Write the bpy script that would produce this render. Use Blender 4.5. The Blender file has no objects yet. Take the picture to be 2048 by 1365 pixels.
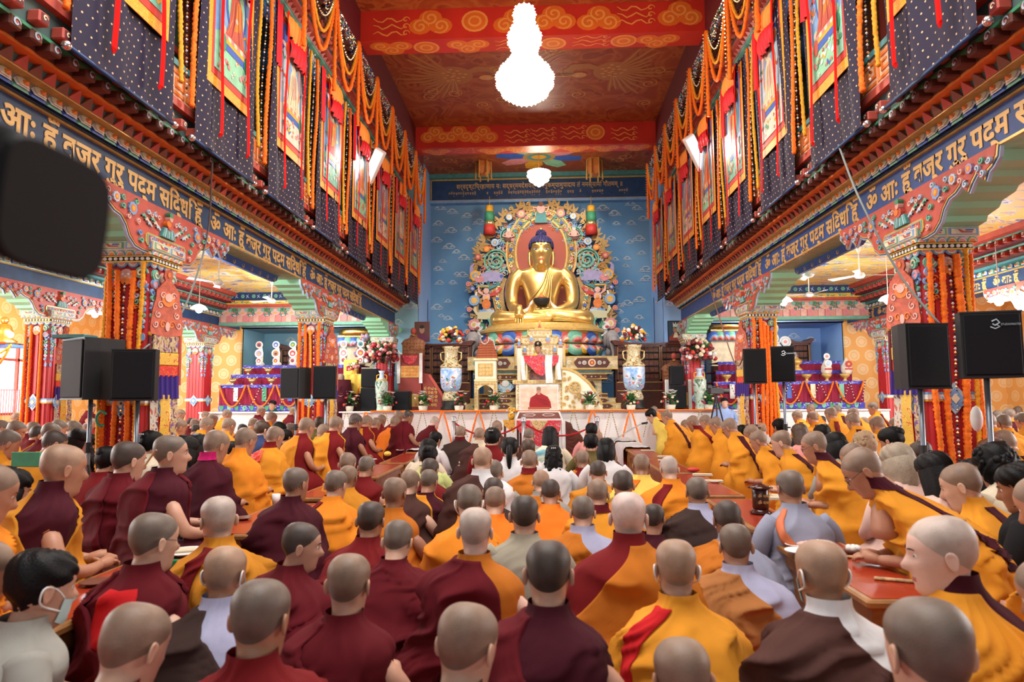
import bpy, math, random
import numpy as np
from mathutils import Vector, Matrix
PI = math.pi
sc = bpy.context.scene
COL = sc.collection.objects

# ------------------------------------------------------------------ camera
FPX = 1330.0; H = 1.35
def camera_axes(yaw, pitch, roll):
 fw = np.array([-math.sin(yaw)*math.cos(pitch), math.cos(yaw)*math.cos(pitch), math.sin(pitch)])
 r0 = np.array([math.cos(yaw), math.sin(yaw), 0.0]); u0 = np.cross(r0, fw)
 return np.array([r0*math.cos(roll)-u0*math.sin(roll), u0*math.cos(roll)+r0*math.sin(roll), fw])
CM = camera_axes(0.04744096, 0.08539354, 0.0055)
def ray(u, v): return CM.T @ np.array([(u-1024)/FPX, (682.5-v)/FPX, 1.0])
def onY(u, v, Y): d = ray(u, v); return np.array([0, 0, H]) + d*Y/d[1]
def onX(u, v, X): d = ray(u, v); return np.array([0, 0, H]) + d*X/d[0]
def onZ(u, v, Z): d = ray(u, v); return np.array([0, 0, H]) + d*(Z-H)/d[2]
cam_data = bpy.data.cameras.new('camera')
cam = bpy.data.objects.new('camera', cam_data); COL.link(cam)
cam_data.sensor_width = 36; cam_data.lens = 36*FPX/2048
cam_data.clip_start = 0.05; cam_data.clip_end = 200
cam.matrix_world = Matrix(((CM[0][0], CM[1][0], -CM[2][0], 0), (CM[0][1], CM[1][1], -CM[2][1], 0),
       (CM[0][2], CM[1][2], -CM[2][2], H), (0, 0, 0, 1)))
cam_data.dof.use_dof = True; cam_data.dof.focus_distance = 11.0; cam_data.dof.aperture_fstop = 3.2
sc.camera = cam
# ------------------------------------------------------------------ world, lights, exposure
w = bpy.data.worlds.new('world'); sc.world = w; w.use_nodes = True
w.node_tree.nodes['Background'].inputs[0].default_value = (0.86, 0.93, 1.0, 1)
w.node_tree.nodes['Background'].inputs[1].default_value = .25
sc.view_settings.view_transform = 'Standard'; sc.view_settings.look = 'None'
sc.view_settings.gamma = 1; sc.view_settings.use_curve_mapping = False
sc.view_settings.exposure = 0.5
sc.cycles.max_bounces = 6; sc.cycles.diffuse_bounces = 3; sc.cycles.glossy_bounces = 2
sc.cycles.transmission_bounces = 2; sc.cycles.sample_clamp_indirect = 6
sc.cycles.use_denoising = True; sc.cycles.caustics_reflective = False; sc.cycles.caustics_refractive = False
def light(name, kind, loc, energy, color=(1, 1, 1), size=1.0, size_y=None, target=None, spot=None, blend=0.6):
 d = bpy.data.lights.new(name, kind); d.energy = energy; d.color = color
 if kind == 'AREA':
  d.size = size
  if size_y: d.shape = 'RECTANGLE'; d.size_y = size_y
 else: d.shadow_soft_size = size
 if kind == 'SPOT': d.spot_size = spot; d.spot_blend = blend
 o = bpy.data.objects.new(name, d); COL.link(o); o.location = loc
 if target is not None:
  o.rotation_euler = (Vector(target)-Vector(loc)).to_track_quat('-Z', 'Y').to_euler()
 return o
# daylight falling through the roof lantern over the front of the nave and the tall doors behind
light('lantern_daylight', 'AREA', (-0.18, 5.0, 8.35), 980, (1.0, 0.98, 0.95), 5.2, 8.5, (-0.18, 5.8, 0))
light('door_daylight', 'AREA', (0, -7.0, 4.0), 105, (1.0, 0.98, 0.96), 7, 4.5, (0, 9, 2.2))
light('left_aisle_daylight', 'AREA', (-12.3, 9.0, 2.4), 760, (1, 0.98, 0.95), 12, 2.2, (-6, 10.5, 1.6))
light('right_aisle_daylight', 'AREA', (11.9, 9.0, 2.4), 760, (1, 0.98, 0.95), 12, 2.2, (5, 10.5, 1.6))
light('sanctuary_fill_left', 'SPOT', (-2.2, 17.45, 8.2), 260, (1, 0.95, 0.88), 0.25, None, (-0.4, 20, 4.4), 1.6)  # added pair of fill spots, hidden behind the beam, to light the statue bay
light('sanctuary_fill_right', 'SPOT', (2.0, 17.45, 8.2), 330, (1, 0.97, 0.93), 0.25, None, (0.6, 20, 4.4), 1.6)
light('stage_fill', 'SPOT', (-0.18, 12.2, 8.3), 2000, (1, 0.96, 0.92), 0.4, None, (-0.1, 18.6, 2.2), 1.0)  # added fill without a fixture, brightens the stage and niche wall

for nm_, x_ in (('left', -6.4), ('right', 6.0)): light('alcove_lamp_'+nm_, 'POINT', (x_, 18.3, 3.5), 60, (.95, .98, 1), .3)

# ------------------------------------------------------------------ materials
_M = {}
def node_mat(name):
 m = bpy.data.materials.new(name); m.use_nodes = True
 nt = m.node_tree; b = nt.nodes['Principled BSDF']
 return m, nt, b
def M(name, col, rough=0.6, metal=0.0, var=0.0, vscale=6.0, bump=0.0, bscale=60.0, emit=0.0, col2=None, spec=None, sheen=0.0):
 if name in _M: return _M[name]
 m, nt, b = node_mat(name); N, L = nt.nodes, nt.links
 b.inputs['Base Color'].default_value = (*col, 1)
 b.inputs['Roughness'].default_value = rough; b.inputs['Metallic'].default_value = metal
 if spec is not None: b.inputs['Specular IOR Level'].default_value = spec
 if sheen: b.inputs['Sheen Weight'].default_value = sheen
 tc = None
 if var or bump: tc = N.new('ShaderNodeTexCoord')
 if var:
  nz = N.new('ShaderNodeTexNoise'); nz.inputs['Scale'].default_value = vscale; nz.inputs['Detail'].default_value = 4
  mx = N.new('ShaderNodeMix'); mx.data_type = 'RGBA'
  c2 = col2 or tuple(c*(1-var) for c in col)
  mx.inputs['A'].default_value = (*col, 1); mx.inputs['B'].default_value = (*c2, 1)
  rp = N.new('ShaderNodeMapRange'); rp.inputs['From Min'].default_value = 0.38; rp.inputs['From Max'].default_value = 0.62
  L.new(tc.outputs['Object'], nz.inputs['Vector']); L.new(nz.outputs['Fac'], rp.inputs['Value'])
  L.new(rp.outputs['Result'], mx.inputs['Factor']); L.new(mx.outputs['Result'], b.inputs['Base Color'])
 if bump:
  nb = N.new('ShaderNodeTexNoise'); nb.inputs['Scale'].default_value = bscale; nb.inputs['Detail'].default_value = 3
  bp = N.new('ShaderNodeBump'); bp.inputs['Strength'].default_value = bump; bp.inputs['Distance'].default_value = 0.01
  L.new(tc.outputs['Object'], nb.inputs['Vector']); L.new(nb.outputs['Fac'], bp.inputs['Height']); L.new(bp.outputs['Normal'], b.inputs['Normal'])
 if emit:
  b.inputs['Emission Color'].default_value = (*col, 1); b.inputs['Emission Strength'].default_value = emit
 _M[name] = m
 return m
def ramp_mat(name, stops, scale=(6, 6, 6), rough=0.6, kind='noise', detail=3, dist=0.0, constant=True, metal=0.0, bump=0.0):
 """noise / voronoi driven multi-colour print (brocade, painted ceilings)"""
 if name in _M: return _M[name]
 m, nt, b = node_mat(name); N, L = nt.nodes, nt.links
 tc = N.new('ShaderNodeTexCoord'); mp = N.new('ShaderNodeMapping'); mp.inputs['Scale'].default_value = scale
 L.new(tc.outputs['Object'], mp.inputs['Vector'])
 if kind == 'noise':
  t = N.new('ShaderNodeTexNoise'); t.inputs['Scale'].default_value = 1; t.inputs['Detail'].default_value = detail
  t.inputs['Distortion'].default_value = dist; out = t.outputs['Fac']
 else:
  t = N.new('ShaderNodeTexVoronoi'); t.inputs['Scale'].default_value = 1; out = t.outputs['Distance']
 L.new(mp.outputs['Vector'], t.inputs['Vector'])
 r = N.new('ShaderNodeValToRGB'); L.new(out, r.inputs['Fac'])
 r.color_ramp.interpolation = 'CONSTANT' if constant else 'LINEAR'
 els = r.color_ramp.elements
 while len(els) < len(stops): els.new(0.5)
 for e, (p, c) in zip(els, stops): e.position = p; e.color = (*c, 1)
 L.new(r.outputs['Color'], b.inputs['Base Color'])
 b.inputs['Roughness'].default_value = rough; b.inputs['Metallic'].default_value = metal
 if bump:
  bp = N.new('ShaderNodeBump'); bp.inputs['Strength'].default_value = bump; bp.inputs['Distance'].default_value = 0.01
  L.new(out, bp.inputs['Height']); L.new(bp.outputs['Normal'], b.inputs['Normal'])
 _M[name] = m
 return m
def dots_mat(name, base, dot, cell, rad, axes=(1, 2), rough=0.7, stagger=True, ring=None):
 """staggered round dots printed / woven on cloth or wall"""
 if name in _M: return _M[name]
 m, nt, b = node_mat(name); N, L = nt.nodes, nt.links
 tc = N.new('ShaderNodeTexCoord'); sp = N.new('ShaderNodeSeparateXYZ'); L.new(tc.outputs['Object'], sp.inputs[0])
 def mth(op, a, bb=None, c=None):
  n = N.new('ShaderNodeMath'); n.operation = op
  for i, x in enumerate((a, bb, c)):
   if x is None: continue
   if isinstance(x, (int, float)): n.inputs[i].default_value = x
   else: L.new(x, n.inputs[i])
  return n.outputs[0]
 u = mth('DIVIDE', sp.outputs[axes[0]], cell[0]); v = mth('DIVIDE', sp.outputs[axes[1]], cell[1])
 row = mth('FLOOR', v)
 if stagger: u = mth('ADD', u, mth('MULTIPLY', mth('FLOORED_MODULO', row, 2.0), 0.5))
 fu = mth('MULTIPLY', mth('SUBTRACT', mth('FRACT', u), 0.5), cell[0]); fv = mth('MULTIPLY', mth('SUBTRACT', mth('FRACT', v), 0.5), cell[1])
 d = mth('SQRT', mth('ADD', mth('MULTIPLY', fu, fu), mth('MULTIPLY', fv, fv)))
 f = mth('LESS_THAN', d, rad)
 if ring: f = mth('SUBTRACT', f, mth('MULTIPLY', mth('COMPARE', d, rad*ring, rad*0.1), 0.6))
 mx = N.new('ShaderNodeMix'); mx.data_type = 'RGBA'; mx.inputs['A'].default_value = (*base, 1); mx.inputs['B'].default_value = (*dot, 1)
 L.new(f, mx.inputs['Factor']); L.new(mx.outputs['Result'], b.inputs['Base Color'])
 b.inputs['Roughness'].default_value = rough
 _M[name] = m
 return m
PAL = dict(red=(.62, .045, .03), brick=(.55, .09, .06), maroon=(.13, .012, .02), crimson=(.42, .015, .03), pink=(.75, .28, .28), blush=(.82, .48, .4),
 orange=(.85, .22, .03), marigold=(1.0, .16, .0), amber=(.9, .45, .03), yellow=(.9, .6, .08), cream=(.85, .72, .48), white=(.85, .84, .8), ivory=(.8, .72, .58),
 green=(.06, .32, .16), mint=(.30, .68, .42), jade=(.18, .5, .36), teal=(.08, .3, .3), navy=(.012, .05, .16), blue=(.05, .13, .5), sky=(.22, .42, .72), pale=(.5, .66, .8),
 lilac=(.4, .36, .6), grey=(.42, .42, .42), dark=(.02, .02, .02), brown=(.16, .05, .025), wood=(.42, .19, .06), darkwood=(.11, .03, .02), silver=(.75, .75, .77), leaf=(.05, .18, .05), skinp=(.6, .33, .2))
def P(n):
 if n == 'gold': return M('gold_leaf', (.9, .55, .16), .32, 1.0, .25, 20, .15, 40)
 if n == 'goldpaint': return M('gold_paint', (.72, .46, .13), .42, .35, .2, 12)
 if n == 'beadgold': return M('gold_bead', (.9, .68, .3), .25, .8)
 if n == 'silver': return M('silver_metal', (.8, .8, .8), .2, 1.0)
 if n == 'black': return M('matt_black', (.012, .012, .014), .55)
 rgh = .55
 return M(n+'_paint', PAL[n], rgh, 0, .18, 9)

# ------------------------------------------------------------------ mesh builder
class MB:
 def __init__(s): s.v = []; s.f = []; s.m = []; s.mats = []; s.smooth = False
 def mi(s, mat):
  if mat is None: mat = 0
  if isinstance(mat, int): return mat
  if isinstance(mat, str): mat = P(mat)
  if mat not in s.mats: s.mats.append(mat)
  return s.mats.index(mat)
 def add(s, verts, faces, mat=None, T=None):
  o = len(s.v)
  if T is not None: verts = [tuple(T @ Vector(p)) for p in verts]
  s.v.extend(tuple(map(float, p)) for p in verts); k = s.mi(mat)
  for f in faces: s.f.append(tuple(o+i for i in f)); s.m.append(k)
  return s
 def box(s, x0, x1, y0, y1, z0, z1, mat=None, T=None):
  v = [(x, y, z) for x in (x0, x1) for y in (y0, y1) for z in (z0, z1)]
  return s.add(v, [(0, 1, 3, 2), (4, 6, 7, 5), (0, 4, 5, 1), (2, 3, 7, 6), (0, 2, 6, 4), (1, 5, 7, 3)], mat, T)
 def bbox(s, x0, x1, y0, y1, z0, z1, b, mat=None, T=None):
  """box with a small chamfer"""
  X, Y, Z = (x0, x1), (y0, y1), (z0, z1); v = []
  for i in (0, 1):
   for j in (0, 1):
    for k in (0, 1):
     sx, sy, sz = (1-2*i)*b, (1-2*j)*b, (1-2*k)*b
     v += [(X[i], Y[j]+sy, Z[k]+sz), (X[i]+sx, Y[j], Z[k]+sz), (X[i]+sx, Y[j]+sy, Z[k])]
  I = lambda i, j, k, a: (i*4+j*2+k)*3+a
  f = [[I(i, j, k, 0) for j, k in ((0, 0), (1, 0), (1, 1), (0, 1))] for i in (0, 1)]
  f += [[I(i, j, k, 1) for i, k in ((0, 0), (1, 0), (1, 1), (0, 1))] for j in (0, 1)]
  f += [[I(i, j, k, 2) for i, j in ((0, 0), (1, 0), (1, 1), (0, 1))] for k in (0, 1)]
  f += [[I(i, j, k, a) for a in (0, 1, 2)] for i in (0, 1) for j in (0, 1) for k in (0, 1)]
  for j in (0, 1):
   for k in (0, 1): f.append([I(0, j, k, 1), I(0, j, k, 2), I(1, j, k, 2), I(1, j, k, 1)])
  for i in (0, 1):
   for k in (0, 1): f.append([I(i, 0, k, 0), I(i, 0, k, 2), I(i, 1, k, 2), I(i, 1, k, 0)])
  for i in (0, 1):
   for j in (0, 1): f.append([I(i, j, 0, 0), I(i, j, 0, 1), I(i, j, 1, 1), I(i, j, 1, 0)])
  return s.add(v, f, mat, T)
 def rings(s, R, mat=None, closed=True, cap0=True, cap1=True, T=None, matf=None):
  """R: list of rings, each a list of n points"""
  n = len(R[0]); v = [p for r in R for p in r]; f = []; o0 = len(s.f)
  m = n if closed else n-1
  for i in range(len(R)-1):
   for j in range(m): f.append((i*n+j, i*n+(j+1) % n, (i+1)*n+(j+1) % n, (i+1)*n+j))
  if closed and cap0: f.append(tuple(range(n-1, -1, -1)))
  if closed and cap1: f.append(tuple((len(R)-1)*n+j for j in range(n)))
  s.add(v, f, mat, T)
  if matf:
   k = 0
   for i in range(len(R)-1):
    for j in range(m): s.m[o0+k] = s.mi(matf(i, j)); k += 1
  return s
 def lathe(s, prof, n=16, mat=None, c=(0, 0, 0), T=None, matf=None, sq=1.0):
  R = [[(c[0]+r*math.cos(2*PI*j/n), c[1]+sq*r*math.sin(2*PI*j/n), c[2]+z) for j in range(n)] for r, z in prof]
  return s.rings(R, mat, T=T, matf=matf)
 def tube(s, path, rad, n=6, mat=None, T=None, matf=None):
  path = [Vector(p) for p in path]; R = []; up = None
  for i, p in enumerate(path):
   t = (path[min(i+1, len(path)-1)]-path[max(i-1, 0)])
   if t.length < 1e-9: t = Vector((0, 0, 1))
   t.normalize()
   if up is None: up = t.orthogonal().normalized()
   up = (up-t*up.dot(t));
   if up.length < 1e-6: up = t.orthogonal()
   up.normalize(); b = t.cross(up); r = rad[i] if hasattr(rad, '__len__') else rad
   R.append([tuple(p+(up*math.cos(2*PI*j/n)+b*math.sin(2*PI*j/n))*r) for j in range(n)])
  return s.rings(R, mat, T=T, matf=matf)
 def ball(s, c, r, n=8, m=6, mat=None, sc3=(1, 1, 1), T=None):
  R = [[(c[0]+sc3[0]*r*math.sin(PI*i/m)*math.cos(2*PI*j/n), c[1]+sc3[1]*r*math.sin(PI*i/m)*math.sin(2*PI*j/n), c[2]-sc3[2]*r*math.cos(PI*i/m)) for j in range(n)] for i in range(m+1)]
  return s.rings(R, mat, cap0=False, cap1=False, T=T)
 def octa(s, c, r, mat=None):
  x, y, z = c
  return s.add([(x+r, y, z), (x-r, y, z), (x, y+r, z), (x, y-r, z), (x, y, z+r), (x, y, z-r)], [(0, 2, 4), (2, 1, 4), (1, 3, 4), (3, 0, 4), (2, 0, 5), (1, 2, 5), (3, 1, 5), (0, 3, 5)], mat)
 def mesh(s, name, smooth=None):
  me = bpy.data.meshes.new(name); me.from_pydata(s.v, [], s.f)
  for m in s.mats: me.materials.append(m)
  if len(s.mats) > 1: me.polygons.foreach_set('material_index', s.m)
  sm = s.smooth if smooth is None else smooth
  if sm: me.polygons.foreach_set('use_smooth', [True]*len(me.polygons))
  me.update(); return me
 def build(s, name, parent=None, mat=None, smooth=None, loc=None, label=None, kind=None):
  if mat is not None: s.mats = [P(mat) if isinstance(mat, str) else mat]; s.m = [0]*len(s.m)
  o = bpy.data.objects.new(name, s.mesh(name, smooth)); COL.link(o)
  if parent is not None: o.parent = parent
  if loc is not None: o.location = loc
  if label: o['label'] = label
  if kind: o['kind'] = kind
  return o
def tag(o, label=None, cat=None, group=None, kind=None):
 if label: o['label'] = label
 if cat: o['category'] = cat
 if group: o['group'] = group
 if kind: o['kind'] = kind
 return o
def empty(name, loc=(0, 0, 0), rz=0.0, label=None, cat=None, group=None):
 o = bpy.data.objects.new(name, None); COL.link(o); o.empty_display_size = .1
 o.location = loc; o.rotation_euler = (0, 0, rz)
 return tag(o, label, cat, group)
KIDS = {}
def copy_tree(o, loc=None, rz=None, parent=None, kids=None):
 c = o.copy(); COL.link(c)
 if parent is not None: c.parent = parent
 if loc is not None: c.location = loc
 if rz is not None: c.rotation_euler = (0, 0, rz)
 if kids is None:
  kids = KIDS
  if o.name not in kids:
   kids[o.name] = [x for x in bpy.data.objects if x.parent == o]
 for ch in (KIDS.get(o.name) or [x for x in bpy.data.objects if x.parent == o]):
  copy_tree(ch, parent=c)
 return c
def dup(o, loc, parent=None, name=None, rot=None, scale=None):
 """copy of a single object, sharing its mesh"""
 c = o.copy(); COL.link(c)
 if parent is not None: c.parent = parent
 c.location = loc
 if rot is not None: c.rotation_euler = rot
 if scale is not None: c.scale = scale
 return c

# ------------------------------------------------------------------ 2-D drawing on a plane, for carved and painted ornament
class Draw:
 def __init__(s, o=(0, 0, 0), ux=(1, 0, 0), uy=(0, 0, 1), n=(0, -1, 0), mb=None):
  s.o, s.ux, s.uy, s.n = map(Vector, (o, ux, uy, n)); s.mb = mb or MB(); s.k = 0
 def p3(s, p, h): return tuple(s.o+s.ux*p[0]+s.uy*p[1]+s.n*h)
 def poly(s, pts, mat, h=.002, base=None):
  n = len(pts); s.k += 1; h = h+s.k*2e-5
  v = [s.p3(p, h) for p in pts]; f = [tuple(range(n))]
  if base is not None:
   v += [s.p3(p, base) for p in pts]; f += [(i, i+n, (i+1) % n+n, (i+1) % n) for i in range(n)]
  s.mb.add(v, f, mat); return s
 def rect(s, x0, y0, x1, y1, mat, h=.002, base=None): return s.poly([(x0, y0), (x1, y0), (x1, y1), (x0, y1)], mat, h, base)
 def ell(s, cx, cy, rx, ry, mat, h=.002, n=14, base=None, a0=0, a1=2*PI):
  return s.poly([(cx+rx*math.cos(a0+(a1-a0)*i/n), cy+ry*math.sin(a0+(a1-a0)*i/n)) for i in range(n if a1-a0 > 6.2 else n+1)], mat, h, base)
 def rib(s, path, w, mat, h=.002, base=None, taper=True):
  """stroke: w may be list; drawn as quads"""
  s.k += 1; h = h+s.k*2e-5; n = len(path); L = []; Rr = []
  for i, p in enumerate(path):
   a = path[max(i-1, 0)]; b = path[min(i+1, n-1)]; dx, dy = b[0]-a[0], b[1]-a[1]; l = math.hypot(dx, dy) or 1
   ww = (w[i] if hasattr(w, '__len__') else w*(math.sin(PI*min(1, max(.06, (i+.3)/(n-.4))))**.5 if taper else 1))*.5
   L.append((p[0]-dy/l*ww, p[1]+dx/l*ww)); Rr.append((p[0]+dy/l*ww, p[1]-dx/l*ww))
  v = [s.p3(p, h) for p in L+Rr]; f = [(i, i+1, n+i+1, n+i) for i in range(n-1)]
  if base is not None:
   v += [s.p3(p, base) for p in L+Rr]
   f += [(i, 2*n+i, 2*n+i+1, i+1) for i in range(n-1)]+[(n+i, n+i+1, 3*n+i+1, 3*n+i) for i in range(n-1)]
  s.mb.add(v, f, mat); return s
 def spiral(s, cx, cy, r, turns, w, mat, h=.002, base=None, a0=0, sgn=1, n=None):
  n = n or int(9*turns)+4
  return s.rib([(cx+r*(1-.88*i/n)*math.cos(a0+sgn*2*PI*turns*i/n), cy+r*(1-.88*i/n)*math.sin(a0+sgn*2*PI*turns*i/n)) for i in range(n+1)], w, mat, h, base)
 def flower(s, cx, cy, r, petals, mat, cmat, h=.004, base=None, mid=None):
  for i in range(petals):
   a = 2*PI*i/petals
   s.ell(cx+.62*r*math.cos(a), cy+.62*r*math.sin(a), r*.4, r*.4, mat, h, 7, base)
  if mid: s.ell(cx, cy, r*.6, r*.6, mid, h+.002, 10, base)
  s.ell(cx, cy, r*.34, r*.34, cmat, h+.004, 8, base)
  return s
 def cloud(s, cx, cy, w, mats, h=.003, base=None):
  """Himalayan cloud: scalloped puffs with a tail"""
  for i, (dx, dy, r) in enumerate(((-.3, 0, .2), (.28, 0, .2), (-.02, .08, .28), (0, .3, .17))):
   s.ell(cx+dx*w, cy+dy*w, r*w, r*w*.75, mats[i % len(mats)], h+.001*i, 10, base)
   s.spiral(cx+dx*w, cy+dy*w, r*w*.7, 1.1, r*w*.16, mats[(i+1) % len(mats)], h+.003+.001*i, None, a0=i)
  return s
 def build(s, name, parent=None, **k): return s.mb.build(name, parent, **k)
_rng = np.random.RandomState(7)
def densify(p, step):
 out = []
 for a, b in zip(p[:-1], p[1:]):
  a = np.array(a, float); b = np.array(b, float); n = max(1, int(np.linalg.norm(b-a)/step))
  out += [a+(b-a)*i/n for i in range(n)]
 out.append(np.array(p[-1], float)); return out
def sag(a, b, drop, n=20):
 a = np.array(a, float); b = np.array(b, float)
 return [a+(b-a)*t-np.array([0, 0, 1])*drop*4*t*(1-t) for t in np.linspace(0, 1, n)]
def marigold(path, r=.03, mat='marigold', n=6, step=.018):
 """a strung flower garland: rings bulge and pinch at every blossom"""
 p = densify(path, step); mb = MB(); mb.smooth = True
 p = [q+_rng.uniform(-.12, .12, 3)*r for q in p]
 rr = [r*(1.08 if i % 2 else .8)*_rng.uniform(.9, 1.1) for i in range(len(p))]
 m = M('marigold_flowers', (1.0, .13, .0), .8, 0, .5, 60, .5, 120, col2=(.95, .24, .01)) if mat == 'marigold' else M('yellow_marigold_flowers', (.95, .43, .02), .8, 0, .5, 60, .5, 120, col2=(.8, .3, .01))
 mb.tube(p, rr, n, m); return mb
def beads(path, r=.016, mats=('white', 'black'), step=None):
 p = densify(path, step or r*1.9); mb = MB(); mb.smooth = False
 for i, q in enumerate(p): mb.octa(q, r, mats[i % len(mats)])
 return mb

# ================================================================== the hall
C0 = -0.18
def SX(side, off): return C0 + side*(3.82+off)
Y0, Y1 = 1.6, 17.66           # the galleries run from behind the viewer to the stage
def struct(name, mb, mat=None, parent=None, **k):
 o = mb.build(name, parent, mat, **k)
 if parent is None: o['kind'] = 'structure'
 return o
m_blue = M('sky_blue_wall', (.10, .27, .50), .75, 0, .25, .5, .1, 30, col2=(.17, .36, .55))
m_blue2 = M('pale_blue_wall', (.20, .40, .78), .75, 0, .2, .4, col2=(.30, .48, .80))
m_teal = M('teal_blue_wall', (.20, .40, .50), .75, 0, .2, .4, col2=(.28, .47, .56))
m_polka = dots_mat('polka_wall', (.95, .50, .15), (.98, .72, .40), (.44, .38), .155, (0, 2), ring=.6)
m_polkas = dots_mat('polka_side_wall', (.95, .50, .15), (.98, .66, .32), (.44, .38), .155, (1, 2), ring=.6)
m_marble = M('white_marble', (.80, .80, .78), .35, 0, .12, 1.5, .05, 20)
m_ceil = ramp_mat('painted_red_ceiling', [(0, (.22, .035, .012)), (.46, (.32, .06, .015)), (.56, (.42, .12, .03)), (.62, (.26, .04, .012))], (1.1, 1.1, 1.1), .45, dist=2.5, constant=False)
m_beam = M('lacquer_red_beam', (.62, .035, .02), .38, 0, .2, 1.2)
m_yel = ramp_mat('cloud_painted_aisle_ceiling', [(0, (.08, .18, .5)), (.36, (.80, .82, .75)), (.41, (.88, .66, .12)), (.53, (.92, .70, .16)), (.565, (.30, .55, .60)), (.60, (.80, .32, .12)), (.635, (.85, .80, .65)), (.67, (.15, .4, .3))], (1.7, 3.6, 1), .6, dist=1.2)
b = MB(); b.box(-13, 12.6, -6, 18.9, -.1, 0); struct('floor', b, M('floor_stone', (.2, .12, .09), .5, 0, .2, 3))
b = MB(); b.box(-12.9, -9.3, 1, 16, 0, .012); b.box(-8.3, 8, .2, 15.9, 0, .012); b.box(8.9, 12.5, 1, 16, 0, .012)
struct('trim_19', b, M('red_carpet', (.5, .02, .02), .9, 0, .3, 40, .3, 200))
b = MB(); b.box(-13.2, -13, -2, 21, 0, 1.0); b.box(-13.2, -13, -2, 14.6, 1.0, 4.4); b.box(-13.2, -13, 17.1, 21, 1.0, 4.4); b.box(-13.2, -13, 14.6, 17.1, 2.75, 4.4)
struct('wall_left', b, m_polkas)
b = MB(); b.box(12.6, 12.8, -2, 21, 0, 4.4); struct('wall_right', b, m_polkas)
b = MB()
for x0, x1, z0, z1, mm in ((-13, -8.75, 0, 4.4, m_polka), (8.35, 12.6, 0, 4.4, m_polka), (-8.75, -4.35, 3.4, 8.6, m_teal), (3.98, 8.35, 3.4, 8.6, m_blue2), (-4.35, -3.6, 0, 8.6, m_teal), (3.4, 3.98, 0, 8.6, m_blue2)):
 b.box(x0, x1, 18.8, 18.95, z0, z1, mm)
b.box(-8.9, -3.6, 20.4, 20.5, 0, 4.4, m_teal); b.box(3.4, 8.5, 20.4, 20.5, 0, 4.4, m_blue2)
b.box(-8.9, -8.75, 18.9, 20.5, 0, 4.4, m_teal); b.box(8.35, 8.5, 18.9, 20.5, 0, 4.4, m_blue2)
b.box(-3.66, -3.6, 18.9, 21, 0, 8.6, m_blue2); b.box(3.4, 3.46, 18.9, 21, 0, 8.6, m_blue2)
b.box(-8.75, -4.35, 18.8, 20.5, 3.4, 3.42, m_teal); b.box(3.98, 8.35, 18.8, 20.5, 3.4, 3.42, m_blue2)
wall_side = struct('wall_front', b)
b = MB(); b.box(-3.7, 3.5, 21, 21.15, 0, 8.6); wall_niche = struct('wall_niche', b, m_blue)
# painted curling clouds on the blue walls
def curls(name, parent, o, w, h, n, seed, size, mat, ux=(1, 0, 0), nn=(0, -1, 0), skip=None):
 r = random.Random(seed); d = Draw(o, ux, (0, 0, 1), nn); g = int(math.sqrt(n*w/h))+1
 for i in range(g):
  for j in range(max(1, int(n/g))):
   cx = (i+.5+r.uniform(-.35, .35))*w/g; cy = (j+.5+r.uniform(-.35, .35))*h/max(1, int(n/g)); k = size*r.uniform(.6, 1.2); f = r.choice((-1, 1)); 
   if skip and skip(cx, cy): continue
   for q, (a, rr) in enumerate(((0, 1), (.45, .62), (-.5, .55))):
    d.rib([(cx+f*(a*k+rr*k*.5*math.cos(t)), cy+rr*k*.42*math.sin(t)+(.06*k if q == 0 else -.1*k)) for t in np.linspace(.1, PI*.95, 9)], .15*k, mat, .003)
   d.rib([(cx-f*k*1.0, cy-.2*k), (cx-f*k*.4, cy-.12*k), (cx+f*k*.2, cy-.2*k), (cx+f*k*.7, cy-.12*k)], .1*k, mat, .003)
 return d.build(name, parent)
m_cl = M('cloud_white', (.60, .68, .70), .8, 0, .25, 3); m_cl2 = M('cloud_cream', (.66, .60, .45), .8)
curls('painted_clouds', wall_niche, (-3.55, 21, 1.2), 6.9, 6.4, 210, 3, .22, m_cl)
curls('painted_clouds', wall_side, (-8.7, 20.4, 1.2), 5.0, 2.2, 26, 5, .26, m_cl2)
curls('painted_clouds', wall_side, (3.5, 20.4, 1.2), 5.0, 2.2, 26, 6, .26, M('cloud_bright', (.75, .78, .8), .8))
curls('painted_clouds', wall_side, (-4.3, 18.8, 1.2), .65, 6.4, 12, 8, .22, m_cl)
curls('painted_clouds', wall_side, (3.42, 18.8, 1.2), .55, 6.4, 12, 9, .22, M('cloud_bright', (.75, .78, .8), .8))
b = MB(); b.box(-4.6, 4.2, -2, 21.1, 8.5, 8.6); ceiling = struct('ceiling', b, m_ceil)
for nm, xa, xb in (('ceiling_left_aisle', -13, -4.0), ('ceiling_right_aisle', 3.66, 12.6)):
 b = MB(); b.box(xa, xb, -2, 20.6, 4.2, 4.3); struct(nm, b, m_yel)
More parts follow.
